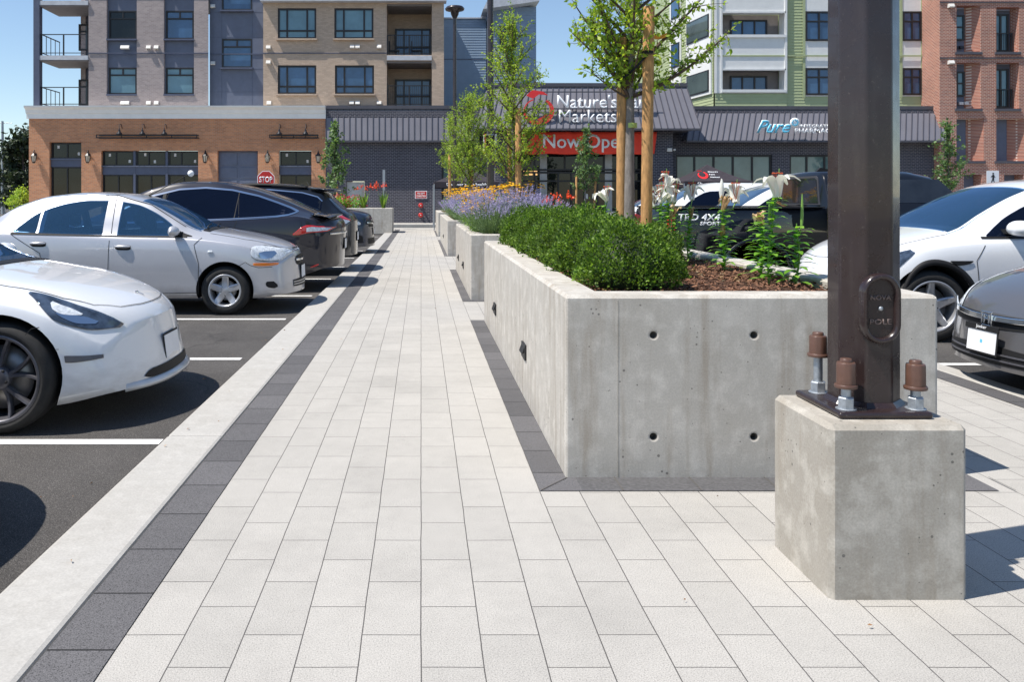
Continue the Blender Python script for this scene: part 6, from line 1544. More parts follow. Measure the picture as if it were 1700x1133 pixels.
# --- 8: black pickup --------------------------------------------------------------------
def pickup():
    th = thing('black_pickup', 'black pickup truck with white lettering on its bed side behind the lilies', 'pickup truck', (0, 0, 0), 'cars parked in the right rows')
    L, W = 5.6, 1.9; hw = W/2; b = M['blackcar']
    # x forward, tail at x=0
    def loftbox(m, secs, mi=0, smooth=True):
        """secs: list (x, [(y,z)...] half outline bottom->top), closed both sides"""
        n = len(secs[0][1]); vs = []
        for x, h in secs: vs += [(x, y, z) for y, z in h]+[(x, -y, z) for y, z in h[::-1]]
        k = 2*n; fs = [(i*k+j, i*k+(j+1) % k, (i+1)*k+(j+1) % k, (i+1)*k+j) for i in range(len(secs)-1) for j in range(k)]
        fs += [tuple(range(k-1, -1, -1)), tuple((len(secs)-1)*k+j for j in range(k))]; m.add(vs, fs, mi, smooth)
    def hs(w, z0, z1, r=.05): return [(w-.06, z0), (w-.015, z0+.06), (w, z0+.25), (w, z0+.6*(z1-z0)), (w-.012, z1-.16), (w-.03, z1-.05), (w-.05, z1-.01), (w-.09, z1)]
    m = MB(); loftbox(m, [(.0, hs(hw-.06, .58, 1.36)), (.05, hs(hw-.02, .56, 1.38)), (.4, hs(hw, .52, 1.385)), (2.28, hs(hw, .52, 1.39))])
    bed = m.build('bed', b, None, weld=True)
    cuts = [MB().box(.08, 2.2, -hw+.12, hw-.12, .85, 1.6).build('c', M['trim'])]
    for sg in (1, -1): cuts.append(MB().lathe([(.48, sg*(hw-.32)), (.48, sg*(hw+.1))], (1.27, 0, .42), 'y', 40).build('c', M['arch']))
    cut(bed, cuts); bed.parent = th
    m = MB()
    def gs(w, wt, z0, zs_, zt): return [(w-.06, z0), (w-.01, z0+.08), (w, z0+.3), (w, zs_-.15), (w-.03, zs_), (w-.06, zs_+.04), (wt+.02, zt-.16), (wt-.03, zt-.07), (wt-.14, zt-.015), (0.001, zt)]
    zs_, zt = 1.40, 1.93
    loftbox(m, [(2.32, gs(hw, .73, .52, zs_, zt-.03)), (2.36, gs(hw, .735, .5, zs_, zt)), (3.0, gs(hw, .73, .48, zs_, zt+.02)), (3.6, gs(hw, .72, .48, zs_, zt)), (3.95, gs(hw, .70, .48, zs_-.02, zt-.06)), (4.2, gs(hw, .70, .48, zs_-.04, zt-.22)), (4.62, gs(hw, .74, .48, 1.32, 1.42)), (5.2, gs(hw-.02, .70, .5, 1.18, 1.30)), (5.5, gs(hw-.1, .62, .5, 1.05, 1.18)), (5.6, gs(hw-.2, .55, .5, .9, 1.05))])
    cab = m.build('cab', b, None, weld=True); cc2 = []
    for sg in (1, -1): cc2.append(MB().lathe([(.48, sg*(hw-.32)), (.48, sg*(hw+.1))], (4.62, 0, .42), 'y', 40).build('c', M['arch']))
    cut(cab, cc2); cab.parent = th
    # rear cab window and side windows
    m = MB().prism([(-.62, 1.46), (.62, 1.46), (.60, 1.50), (.56, 1.80), (.50, 1.83), (-.50, 1.83), (-.56, 1.80), (-.60, 1.50)], 'x', 2.30, 2.318); o = m.build('rear_window', M['screen_dark']); o.parent = th
    m = MB().prism([(-.655, 1.43), (.655, 1.43), (.64, 1.5), (.59, 1.83), (.53, 1.86), (-.53, 1.86), (-.59, 1.83), (-.64, 1.5)], 'x', 2.308, 2.330); o = m.build('window_seal', M['alloy_dark']); o.parent = th
    def sidew(x0, x1, x2, x3, sg, z0=1.46, z1=1.80):
        def yy(z): return sg*(hw-.06+(.75-(hw-.06))*(z-zs_-.04)/(zt-.16-zs_-.04)+.004)
        o = MB().add([(x0, yy(z0), z0), (x1, yy(z0), z0), (x2, yy(z1), z1), (x3, yy(z1), z1)]+[(x0, yy(z0)-sg*.02, z0), (x1, yy(z0)-sg*.02, z0), (x2, yy(z1)-sg*.02, z1), (x3, yy(z1)-sg*.02, z1)], [(0, 1, 2, 3), (4, 5, 6, 7), (0, 1, 5, 4), (1, 2, 6, 5), (2, 3, 7, 6), (3, 0, 4, 7)]).build('side_window', M['screen_dark']); o.parent = th
    for sg in (1, -1):
        sidew(2.50, 3.12, 3.12, 2.56, sg); sidew(3.2, 4.30, 4.0, 3.2, sg)
        wheel(th, 1.27, sg*(hw-.15), .40, sg, .22, M['alloy_dark'], (6, .05, .05, .05, 0), .25); wheel(th, 4.62, sg*(hw-.15), .40, sg, .22, M['alloy_dark'], (6, .05, .05, .05, 0), .25)
        o = MB().box(-.015, .10, sg*hw-.04 if sg > 0 else -hw-.006, hw+.006 if sg > 0 else -hw+.04, .93, 1.27).build('tail_lamp', M['redlens'], None, bevel=.012); o.parent = th
        o = MB().lathe([(.476, sg*(hw-.01)), (.50, sg*(hw+.02)), (.535, sg*(hw+.018)), (.54, sg*(hw-.01))], (1.27, 0, .42), 'y', 40).build('arch_flare', b, None); o.parent = th
    m = MB().box(.02, 2.26, -hw+.015, -hw+.10, 1.391, 1.405).box(.02, 2.26, hw-.10, hw-.015, 1.391, 1.405).box(0.0, .07, -hw+.1, hw-.1, 1.375, 1.40); o = m.build('bed_rail_cap', M['trim'], None, bevel=.004); o.parent = th; o['kind'] = 'stuff'
    o = MB().box(-.16, .0, -hw+.06, hw-.06, .55, .72).build('rear_bumper', M['trim'], None, bevel=.02); o.parent = th
    o = MB().box(.3, 5.2, -hw+.3, hw-.3, .35, .55).build('chassis', M['arch']); o.parent = th
    o = MB().prism([(2.55, 1.93), (2.85, 1.95), (2.62, 2.0)], 'y', -.03, .03).build('shark_fin', M['trim']); o.parent = th
    for s_, w_, h_, x_, z_ in (('TRD 4X4', .60, .095, .44, 1.255), ('SPORT', .30, .052, .60, 1.165)):
        tx = textmesh(s_, M['white_letter'], width=w_, height=h_, loc=(x_, -hw-.004, z_), rot=(R(90), 0, 0), extrude=.003, name='bed_lettering', bold=.02, shear=.15); tx.parent = th
    th.location = (3.55, 12.1+hw, AZG); return th
pickup()

# --- 9-11: pale cars beyond -------------------------------------------------------------
def far_car(src, name, label, pos, rz, mat, sc, screen, wins, cladding=False):
    c = Car(src[0], src[1], **src[2]); th, body = build_car(name, label, 'cars parked in the right rows', c, pos, rz, mat, [[(1.25, .35), (1.25, .9)], [(2.3, .3), (2.3, .95)]], [wins], (screen[0], screen[1], lambda s: c.wt(s)-.03), None, rim=.23, cabin=None, hollow=False)
    th.scale = (CS, CS, CS*sc)
    for sg in (1, -1):
        side_panel(c, 'headlight', [(.05, c.zs(.05)-.02, c.zs(.05)+.0), (.2, c.zs(.2)-.08, c.zs(.2)+.02), (.5, c.zs(.5)-.04, c.zs(.5)+.03)], M['clearlens'], th, sg, off=.006)
        mirror_part(c, th, M[mat], screen[0]+.45, c.zs(1.6)+.08, sg, 1.1)
    end_panel(c, 'lower_grille', [(-.5, .33, .42), (.5, .33, .42)], M['trim'], th, True)
    return th
srcV = (4.8, 1.92, dict(zt=[(0, .82), (.04, .92), (.3, 1.02), (.8, 1.10), (1.05, 1.15), (1.5, 1.42), (1.9, 1.62), (2.4, 1.72), (3.6, 1.71), (4.3, 1.60), (4.7, 1.2), (4.8, 1.05)],
    zs=[(0, .72), (.3, .85), (.9, .98), (2.5, 1.04), (4.2, 1.08), (4.8, .95)], zb=[(0, .26), (.6, .22), (4.3, .24), (4.8, .34)],
    wb=[(0, .75), (.1, .84), (.4, .92), (.9, .955), (4.0, .96), (4.5, .91), (4.8, .82)], wt=[(0, .6), (1.05, .74), (1.7, .66), (2.3, .61), (4.0, .61), (4.8, .62)],
    axles=(.88, 3.72), r=.36, Rf=.36, Rr=.2, lean=.12))
winV = [(1.35, 1.07, 1.09), (1.7, 1.075, 1.36), (2.1, 1.08, 1.52), (3.6, 1.10, 1.55), (4.1, 1.12, 1.45), (4.3, 1.15, 1.35)]
far_car(srcV, 'white_suv', 'white suv with blue windscreen just beyond the black pickup bed', (4.55, 15.4, AZG), PI, 'white_car', 1.0, (1.07, 1.9), winV)
far_car(srcV, 'white_suv', 'white suv farther off, its pale roof showing under the lily flowers', (4.5, 19.4, AZG), PI, 'white_car', 1.03, (1.07, 1.9), winV)
src3 = (4.69, 1.85, dict(zt=[(0, .615), (.03, .66), (.10, .715), (.25, .775), (.6, .865), (1.0, .935), (1.22, .975), (1.6, 1.145), (2.0, 1.315), (2.4, 1.42), (2.75, 1.443), (3.2, 1.40), (3.7, 1.28), (4.2, 1.13), (4.5, 1.09), (4.69, 1.02)],
    zs=[(0, .50), (.15, .60), (.4, .70), (.8, .785), (1.2, .83), (2, .88), (3.5, .92), (4.4, .93), (4.69, .85)], zb=[(0, .215), (.3, .17), (4.1, .16), (4.69, .30)],
    wb=[(0, .72), (.05, .775), (.15, .825), (.4, .885), (.84, .922), (3.8, .925), (4.4, .87), (4.69, .76)], wt=[(0, .52), (.1, .60), (.3, .66), (1.22, .70), (1.7, .635), (2.2, .575), (3.4, .55), (4.4, .66), (4.69, .6)],
    axles=(.84, 3.715), r=.334, Rf=.42, Rr=.25, lean=.25, lf=1.0))
far_car(src3, 'white_sedan', 'distant white sedan showing above the hedge left of the tree stakes', (4.5, 24.0, AZG), PI, 'white_car', 1.08, (1.2, 2.02), [(1.50, .90, .915), (1.8, .905, 1.13), (2.2, .905, 1.28), (2.9, .915, 1.33), (3.3, .93, 1.27), (3.75, .96, 1.13), (4.05, 1.0, 1.03)])
# ------------------------------------------------------------ vegetation
M['box_leaf'] = leafmat('boxwood_leaf', (.020, .066, .012), (.205, .325, .045), .36, .55, .35, clump=8)
M['tree_leaf'] = leafmat('young_tree_leaf', (.13, .25, .028), (.48, .58, .07), .48, .5)
M['tree_leaf_bright'] = leafmat('bright_young_leaf', (.15, .26, .04), (.44, .55, .09), .45, .5)
M['tree_leaf_deep'] = leafmat('blue_green_leaf', (.05, .11, .045), (.22, .33, .13), .35, .5)
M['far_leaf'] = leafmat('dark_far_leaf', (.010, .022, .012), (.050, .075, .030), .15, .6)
M['lav_leaf'] = leafmat('lavender_foliage', (.08, .15, .06), (.22, .31, .15), .25, .7)
M['lav_flower'] = leafmat('lavender_flower', (.30, .25, .46), (.62, .57, .76), .3, .7, .3, (1, 1, 1.1))
M['yellow_petal'] = leafmat('yellow_petal', (.85, .40, .01), (.92, .62, .02), .25, .5, .3, (1, .9, .5))
M['dark_eye'] = plain('dark_flower_eye', (.05, .02, .01), .8)
M['blade'] = leafmat('sword_leaf', (.08, .20, .03), (.26, .40, .08), .35, .4)
M['red_petal'] = leafmat('red_petal', (.70, .04, .01), (.85, .12, .03), .3, .5)
M['pink_petal'] = leafmat('pink_petal', (.45, .03, .08), (.65, .10, .16), .3, .5)
M['lily_leaf'] = leafmat('lily_leaf', (.09, .26, .02), (.30, .54, .07), .4, .4)
M['lily_petal'] = leafmat('lily_petal', (.82, .81, .74), (.88, .87, .84), .30, .5, .4, (1, 1, .92))
M['lily_wilt'] = leafmat('wilted_petal', (.50, .29, .12), (.84, .74, .56), .3, .6, .3, (1, .95, .8))
M['stem'] = plain('green_stem', (.18, .33, .06), .5)
M['anther'] = plain('rust_anther', (.45, .07, .015), .8)
def barkmat(name, c):
    m, nt, bs = newmat(name); f = noise(nt, coords(nt, scale=(1, 1, .35)), 26, 6, .7); g = noise(nt, coords(nt, scale=(1, 1, .12)), 60, 3)
    col = ramp(nt, f, [(.3, tuple(x*.6 for x in c)), (.5, c), (.72, tuple(min(1, x*1.4) for x in c))]); col = mix(nt, 1, col, ramp(nt, g, [(.3, .8), (.7, 1.15)]), 'MULTIPLY')
    nt.links.new(col, bs.inputs['Base Color']); bs.inputs['Roughness'].default_value = .85; bump(nt, bs, f, .6, .01); return m
M['bark'] = barkmat('grey_bark', (.22, .195, .175)); M['twig'] = barkmat('brown_twig', (.10, .065, .045)); M['stake'] = barkmat('stake_wood', (.46, .25, .095))
M['farbark'] = barkmat('far_bark', (.10, .08, .065))
def unit(v): return v/np.maximum(np.linalg.norm(v, axis=-1, keepdims=True), 1e-9)
def leafquads(p, d, size, aspect, rs, fold=.18):
    n = len(p); d = unit(d); r = unit(rs.normal(size=(n, 3))); s = unit(np.cross(d, r)); nn = np.cross(s, d)
    L = np.asarray(size).reshape(-1, 1)*np.ones((n, 1)); w = L*aspect
    a = p; b = p+d*L*.45+s*w*.5+nn*L*fold*.5; c = p+d*L-nn*L*fold*.3; e = p+d*L*.45-s*w*.5+nn*L*fold*.5
    V = np.concatenate([a, b, c, e], 1).reshape(-1, 3); return V, np.arange(4*n).reshape(n, 4)
def merge(parts):
    V = []; Fq = []; o = 0
    for v, f in parts: V.append(v); Fq.append(f+o); o += len(v)
    return np.concatenate(V), np.concatenate(Fq)
def strips(p0, d0, L, w, droop, rs, seg=4, taper=.75):
    """arching blades: arrays of origins, directions, lengths, widths, droop"""
    n = len(p0); d0 = unit(d0); side = unit(np.cross(d0, np.array([0, 0, 1.])+rs.normal(size=(n, 3))*.05)); L = np.asarray(L).reshape(-1, 1)*np.ones((n, 1)); w = np.asarray(w).reshape(-1, 1)*np.ones((n, 1)); droop = np.asarray(droop).reshape(-1, 1)*np.ones((n, 1))
    rows = []
    for i in range(seg+1):
        u = i/seg; c = p0+d0*L*u; c = c.copy(); c[:, 2:3] -= droop*L*u*u
        ww = w*(math.sin(PI*min(1, (u*.85+.12)))**taper if u < 1 else .05)*.5
        rows += [c-side*ww, c+side*ww]
    V = np.stack(rows, 1).reshape(-1, 3); k = 2*(seg+1); Fq = []
    base_i = (np.arange(n)*k)[:, None]
    for i in range(seg): Fq.append(base_i+np.array([[2*i, 2*i+1, 2*i+3, 2*i+2]]))
    return V, np.concatenate(Fq, 0)

# ---- box hedge
def box_shrub(seed, r=.325, h=.42, n=13500, leaf=.022):
    rs = np.random.RandomState(seed); k = rs.normal(size=(n, 3)); k[:, 2] = np.abs(k[:, 2])*1.0-.25; k = unit(k)
    ph = rs.rand(6)*6.28
    lump = 1+.11*np.sin(k[:, 0]*5+ph[0])*np.sin(k[:, 1]*4+ph[1])+.08*np.sin(k[:, 2]*8+ph[2]+k[:, 0]*6)+.06*np.sin(k[:, 0]*17+ph[3])*np.sin(k[:, 1]*15+ph[4])
    q = 1-rs.rand(n)**1.7*.42; q *= 1+(rs.rand(n) < .05)*rs.rand(n)*.14
    p = k*(lump*q)[:, None]*np.array([r, r*1.08, h*.78]); p[:, 2] += h*.30; p[:, 2] = np.maximum(p[:, 2], .004+rs.rand(n)*.03)
    d = k*.8+rs.normal(size=(n, 3))*.6+np.array([0, 0, .35])
    return leafquads(p, d, leaf*rs.uniform(.7, 1.2, n), .62, rs)
shr = []
HP = [(1.25, 5.12, 1.02, 1.0), (1.22, 5.78, .98, .98), (1.23, 6.45, 1.0, 1.02), (1.22, 7.12, .96, 1.0), (1.21, 7.80, 1.0, 1.04), (1.20, 8.5, 1.0, 1.02), (1.17, 9.2, .96, 1.0), (1.60, 5.95, .8, .8), (1.72, 9.3, .9, .95)]
HL = ['nearest clipped box shrub, rounded, filling the front left corner of the planter', 'second box shrub from the front of the hedge in the near planter', 'third box shrub from the front of the hedge in the near planter', 'fourth box shrub from the front, left of the tree stakes',
      'fifth box shrub from the front of the hedge in the near planter', 'sixth box shrub from the front of the hedge in the near planter', 'last box shrub of the hedge touching the far end of the near planter', 'low box shrub set inside the hedge just before the right tree stake', 'box shrub at the back of the near planter behind the grey trunk']
cores = []
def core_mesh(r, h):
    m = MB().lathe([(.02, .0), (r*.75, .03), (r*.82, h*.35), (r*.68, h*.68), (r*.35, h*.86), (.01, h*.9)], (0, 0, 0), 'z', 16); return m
for i, (x, y, s1, s2) in enumerate(HP):
    th = thing('box_shrub', HL[i], 'shrub', (x, y, .895), 'box hedge along the near planter')
    if i < 3:
        V, Fq = box_shrub(10+i); o = np_mesh('foliage', V, Fq, M['box_leaf']); shr.append(o)
        c = core_mesh(.30, .40).build('branches', M['far_leaf']); cores.append(c)  # solid dark core added to block see-through and darken the shrub inside
    else:
        o = shr[i % 3].copy(); COL.objects.link(o); c = cores[i % 3].copy(); COL.objects.link(c)
    o.parent = th; c.parent = th; th.scale = (s1*.93, s1*.93, s2*(.94+.12*((i*7) % 5)/4)); th.rotation_euler = (0, 0, 1.3*i)

# ---- trees
def tree(name, label, x, y, z0, zs, ztop, width, nprim, ntwig, leaf, nleaf, mat, seed, rtrunk=.045, group=None, shape='vase', bark='bark', twl=.30, aspect=.5, extra=None, lean=0.0, upb=.9, start=None):
    rs = np.random.RandomState(seed); th = thing(name, label, 'tree', (x, y, z0), group)
    tp = [Vector((x+lean*(t**1.5)*.3+.02*math.sin(t*5+seed), y+.02*math.cos(t*4+seed), z0+(ztop-z0)*t)) for t in np.linspace(0, 1, 14)]
    rad = [rtrunk*(1.12 if i == 0 else 1)*(1-.93*(i/13)**1.1)+.003 for i in range(14)]
    # keep lower trunk stout
    m = MB().tube(tp, rad, 10); 
    def trunk_at(z):
        t = (z-z0)/(ztop-z0)*13; i = int(min(max(t, 0), 12)); f = t-i; return tp[i].lerp(tp[i+1], f)
    def env(z):
        u = (z-zs)/(ztop-zs)
        if shape == 'vase': return width*max(0.05, (min(1, .35+u*1.7))*(1-max(0, u-.55)/.47)**.8 if u < 1 else .05)
        if shape == 'oval': return width*max(.05, math.sin(PI*min(1, max(0, .12+.86*u)))**.8)
        return width*max(.05, (1-u)**.75*min(1, .45+u*4))
    origins = []; P = []; D = []
    tw = MB()
    prim = []
    for i in range(nprim):
        u = (i+.5)/nprim; zb_ = zs+(ztop-zs)*(u**1.15)*.86; az = i*2.399+rs.rand()*.8
        ze_ = zb_+(ztop-zs)*(.10+.18*rs.rand())*upb; ze_ = min(ze_, ztop*.99+z0*.01); rr = env(ze_)*rs.uniform(.72, 1.05)
        a = trunk_at(zb_); b = trunk_at(ze_)+Vector((math.cos(az)*rr, math.sin(az)*rr, 0)); c = a.lerp(b, .5)+Vector((0, 0, -.05*(ze_-zb_)))+Vector(rs.normal(size=3)*.02)
        prim.append([a, c, b])
    if extra:
        for (a, c, b) in extra: prim.append([Vector(a), Vector(c), Vector(b)])
    for (a, c, b) in prim:
        pts = [a.lerp(c, t).lerp(c.lerp(b, t), t) for t in np.linspace(0, 1, 7)]; L = (b-a).length
        r0 = max(.004, min(rtrunk*.42, .016*L+.004)); tw.tube(pts, [r0*(1-.8*k/6)+.0015 for k in range(7)], 6)
        nt_ = max(2, int(ntwig*L/ (width*1.2)))
        for k in range(nt_):
            t = rs.uniform(.12, 1.0); q = a.lerp(c, t).lerp(c.lerp(b, t), t)
            dr = (b-a).normalized()*rs.uniform(.3, 1.0)+Vector(rs.normal(size=3)*.55)+Vector((0, 0, .35)); dr.normalize()
            l = twl*rs.uniform(.5, 1.15); e = q+dr*l; e.z += rs.uniform(-.1, .05)*l
            tw.tube([q, q.lerp(e, .5)+Vector((0, 0, .04*l)), e], [.0035, .0025, .0012], 3, caps=False)
            m_ = max(3, int(nleaf*l/twl)); tt = rs.uniform(.1, 1.03, m_)
            pp = np.array(q)[None]+(np.array(e)-np.array(q))[None]*tt[:, None]+rs.normal(size=(m_, 3))*leaf*.25
            P.append(pp); dd_ = np.array(dr)[None]*.6+rs.normal(size=(m_, 3))*.75+np.array([0, 0, -.25])[None]; D.append(dd_)
    # leaves right along the leader
    nl = int(len(P)*.6)
    zz = rs.uniform(zs, ztop, nl*3); pp = np.array([list(trunk_at(z_)) for z_ in zz])+rs.normal(size=(nl*3, 3))*.035; P.append(pp); D.append(rs.normal(size=(nl*3, 3)))
    m.build('trunk', M[bark], th); o = tw.build('branches', M['twig'], th)
    P = np.concatenate(P); D = np.concatenate(D)
    V, Fq = leafquads(P, D, leaf*rs.uniform(.65, 1.25, len(P)), aspect, rs)
    np_mesh('crown', V, Fq, M[mat], th); return th
TX, TY = 1.752, 7.02
ex = [((TX, TY, 2.30), (TX+.40, TY-.05, 2.42), (TX+.78, TY-.1, 2.83)), ((TX, TY, 2.26), (TX-.12, TY-.02, 2.48), (TX-.50, TY-.05, 2.82)), ((TX, TY, 2.38), (TX-.20, TY, 2.6), (TX-.30, TY, 3.3)),
      ((TX, TY, 2.28), (TX-.15, TY-.02, 2.33), (TX-.34, TY-.05, 2.50)), ((TX, TY, 2.3), (TX+.25, TY, 2.35), (TX+.45, TY, 2.58)), ((TX, TY, 2.5), (TX+.3, TY, 2.8), (TX+.62, TY, 3.16)), ((TX, TY, 2.35), (TX-.16, TY, 2.6), (TX-.46, TY, 3.05))]
tree('street_tree', 'nearest young tree with grey trunk and airy leaves tied between two wooden stakes', TX, TY, .86, 2.28, 4.7,   .50, 34, 15, .050, 14, 'tree_leaf', 4, rtrunk=.048, group='young trees in the planters', extra=ex, twl=.26)
tree('street_tree', 'second young tree, oval leafy crown in front of the red ring logo', 1.47, 13.55, .86, 1.62, 4.42, .58, 42, 20, .042, 15, 'tree_leaf', 7, rtrunk=.032, group='young trees in the planters', shape='oval', twl=.26)
tree('street_tree', 'third young tree, feathery pale green crown before the left mansard roof', 1.32, 23.2, .84, 1.75, 4.35, .62, 36, 22, .050, 15, 'tree_leaf_bright', 9, rtrunk=.03, group='young trees in the planters', shape='oval', twl=.3, upb=1.3)
tree('street_tree', 'farthest young tree in the planters, small bright crown beside the left tent', 1.33, 33.4, .86, 2.0, 4.75, .58, 30, 18, .062, 14, 'tree_leaf_bright', 12, rtrunk=.03, group='young trees in the planters', shape='oval', twl=.32, upb=1.3)
tree('shop_tree', 'slim round-leaved tree at the joint of the brown podium and charcoal wall', FX(556, 40), 40, .9, 1.3, FZ(203, 40), .95, 24, 9, .15, 11, 'tree_leaf_deep', 21, rtrunk=.05, group='small trees by the shop fronts', shape='cone', twl=.4, aspect=.7)
tree('shop_tree', 'small round-leaved tree in front of the store doors', FX(972, 39), 39, 0, 1.7, FZ(218, 39), .95, 24, 9, .15, 11, 'tree_leaf_deep', 22, rtrunk=.05, group='small trees by the shop fronts', shape='cone', twl=.4, aspect=.7)
tree('shop_tree', 'small round-leaved tree before the red brick building corner', FX(1574, 40), 40, 0, 1.6, FZ(199, 40), 1.1, 24, 9, .15, 11, 'tree_leaf_deep', 25, rtrunk=.05, group='small trees by the shop fronts', shape='cone', twl=.42, aspect=.7)
def stake(label, x, y, z0, z1, r, lean=0, group='wooden tree stakes'):
    m = MB().lathe([(r, 0), (r*.99, (z1-z0)*.5), (r, z1-z0-.012), (r*.86, z1-z0)], (x, y, z0), 'z', 18, mod=lambda t: 1+.02*math.sin(3*t)); 
    o = m.build('tree_stake', M['stake']); o.name = 'tree_stake'
    o.data.transform(Matrix.Translation((-x, -y, -z0))); o.location = (x, y, z0); o.rotation_euler = (0, lean, 0); tag(o, label, 'stake', group); return o
stake('thick round wooden stake left of the grey trunk in the near planter', 1.672, 7.05, .86, 2.80, .041, .004)
stake('thick round wooden stake right of the grey trunk in the near planter', 1.845, 6.92, .86, 3.03, .046, .012)
stake('round wooden stake at the second young tree, right one of the pair', 1.545, 13.4, .86, 2.89, .05, 0)
stake('round wooden stake at the second young tree, left one of the pair', 1.45, 13.75, .86, 2.6, .045, 0)
stake('round wooden stake supporting the third young tree', 1.385, 23.3, .84, 2.85, .055, 0)
stake('round wooden stake supporting the farthest young tree beside the tent', 1.13, 33.2, .84, 3.2, .06, 0)
stake('wooden stake left of the small tree at the store doors', FX(957, 39), 39, 0, FZ(293, 39), .05, 0)
stake('wooden stake right of the small tree at the store doors', FX(984, 39), 39, 0, FZ(288, 39), .05, .06)
stake('wooden stake behind the slim tree at the podium joint', FX(560, 39.5), 39.5, .9, FZ(310, 39.5), .05, 0)
th = thing('tree_tie', 'black rubber strap tying the grey trunk to both near stakes', 'strap', (TX, TY, 2.48))
def strap(p, q, w=.028):
    p, q = Vector(p), Vector(q); m = MB(); vs = []
    for t in np.linspace(0, 1, 9):
        c = p.lerp(q, t); c.z -= .02*math.sin(PI*t); vs += [(c.x, c.y-.004, c.z-w/2), (c.x, c.y-.004, c.z+w/2), (c.x, c.y+.004, c.z+w/2), (c.x, c.y+.004, c.z-w/2)]
    m.add(vs, [(i*4+j, i*4+(j+1) % 4, (i+1)*4+(j+1) % 4, (i+1)*4+j) for i in range(8) for j in range(4)]); return m
strap((1.65, 6.998, 2.44), (1.85, 6.866, 2.635)).build('band', M['trim'], th)
MB().lathe([(.0485, -.016), (.0485, .016)], (1.862, 6.92, 2.645), 'z', 20).build('loop', M['trim'], th); MB().lathe([(.0435, -.016), (.0435, .016)], (1.678, 7.05, 2.435), 'z', 20).build('loop', M['trim'], th)
M['orange_tape'] = plain('orange_tape', (.75, .30, .01), .5)
tag(strap((1.90, 6.95, 2.79), (2.05, 6.98, 2.82), .03).build('flagging_tape', M['orange_tape']), 'short orange tape tied to a branch right of the near stake', 'tape')
M['lime_tape'] = plain('lime_tape', (.40, .50, .12), .5)
tag(MB().lathe([(.043, -.02), (.043, .02)], (TX+.004, TY, 2.06), 'z', 18).build('trunk_tape', M['lime_tape']), 'pale lime tape band round the nearest grey trunk', 'tape')

# ---- distant trees at far left
def bigtree(name, label, x, y, h, w, n, seed, leaf=.5, cone=False, mat='far_leaf', zc=.15, group='trees behind the podium'):
    rs = np.random.RandomState(seed); th = thing(name, label, 'tree', (x, y, 0), group)
    MB().tube([(x, y, -.1), (x+.2, y, h*.5), (x, y, h*.96)], [w*.07, w*.045, .04], 8).build('trunk', M['farbark'], th)
    nb = 26 if not cone else 46; P = []; D = []; bm_ = MB()
    for i in range(nb):
        u = rs.uniform(zc, 1); z = h*u; rr = w*((1-u)**.8*1.0+.04 if cone else math.sin(PI*min(.97, max(.08, u*.85+.1)))**.6)*rs.uniform(.55, 1); az = i*2.4+rs.rand()
        c = np.array([x+math.cos(az)*rr, y+math.sin(az)*rr, z-(.15*rr if cone else 0)]); m_ = n//nb
        bm_.tube([(x, y, z*.9), tuple(c)], [.06, .02], 4)
        if cone: t = rs.rand(m_); p = np.array([x, y, z])[None]*(1-t[:, None])+c[None]*t[:, None]+rs.normal(size=(m_, 3))*np.array([.25, .25, .16])
        else: p = c+rs.normal(size=(m_, 3))*np.array([.24, .24, .17])*w
        P.append(p); D.append(rs.normal(size=(m_, 3)))
    bm_.build('branches', M['farbark'], th)
    V, Fq = leafquads(np.concatenate(P), np.concatenate(D), leaf*rs.uniform(.5, 1.2, nb*(n//nb)), .6, rs); np_mesh('crown', V, Fq, M[mat], th)
bigtree('broadleaf_tree', 'dark full broadleaf tree touching the podium corner at far left', FX(36, 80), 80, 7.7, 1.9, 4200, 31)
bigtree('broadleaf_tree', 'dark lower tree crowding the left edge behind the pale mast', FX(4, 90), 90, 6.2, 2.6, 4000, 32)
bigtree('conifer_tree', 'tall dark conifer peeking past the white cornice corner', FX(64, 100), 100, 12.0, 3.2, 5200, 33, .42, True)
bigtree('broadleaf_tree', 'small yellow green sapling beside the podium corner', FX(34, 50), 50, 2.05, .62, 1500, 34, .16, mat='tree_leaf_bright')

# ---- lavender and daisies
def lavender(seed, h=.70, r=.36, n=300):
    rs = np.random.RandomState(seed); az = rs.rand(n)*2*PI; k = rs.rand(n)**.6; tilt = k*.72
    d = np.stack([np.cos(az)*np.sin(tilt), np.sin(az)*np.sin(tilt), np.cos(tilt)], -1); L = h*rs.uniform(.72, 1.12, n)*(1-.12*k); p0 = np.stack([np.cos(az)*k*.08, np.sin(az)*k*.08, np.zeros(n)], -1)
    st = strips(p0, d, L, .0042, .05, rs, seg=3, taper=.1)
    tips = p0+d*L[:, None]; tips[:, 2] -= .05*L
    sp = []; m_ = 16
    for j in range(m_):
        q = tips-d*(.095*j/m_)+rs.normal(size=(n, 3))*.0035; dd_ = d*.8+rs.normal(size=(n, 3))*.7; sp.append(leafquads(q, dd_, .016*rs.uniform(.7, 1.2, n), .7, rs))
    nf = 3600; az = rs.rand(nf)*2*PI; tl = rs.rand(nf)**.6*1.05; d2 = np.stack([np.cos(az)*np.sin(tl), np.sin(az)*np.sin(tl), np.cos(tl)], -1); rr = rs.uniform(.15, .74, nf)*h
    fo = leafquads(d2*rr[:, None]+rs.normal(size=(nf, 3))*.012, d2+rs.normal(size=(nf, 3))*.35, .048*rs.uniform(.6, 1.2, nf), .13, rs)
    return [('foliage', fo, 'lav_leaf'), ('stems', st, 'lav_leaf'), ('flowers', merge(sp), 'lav_flower')]
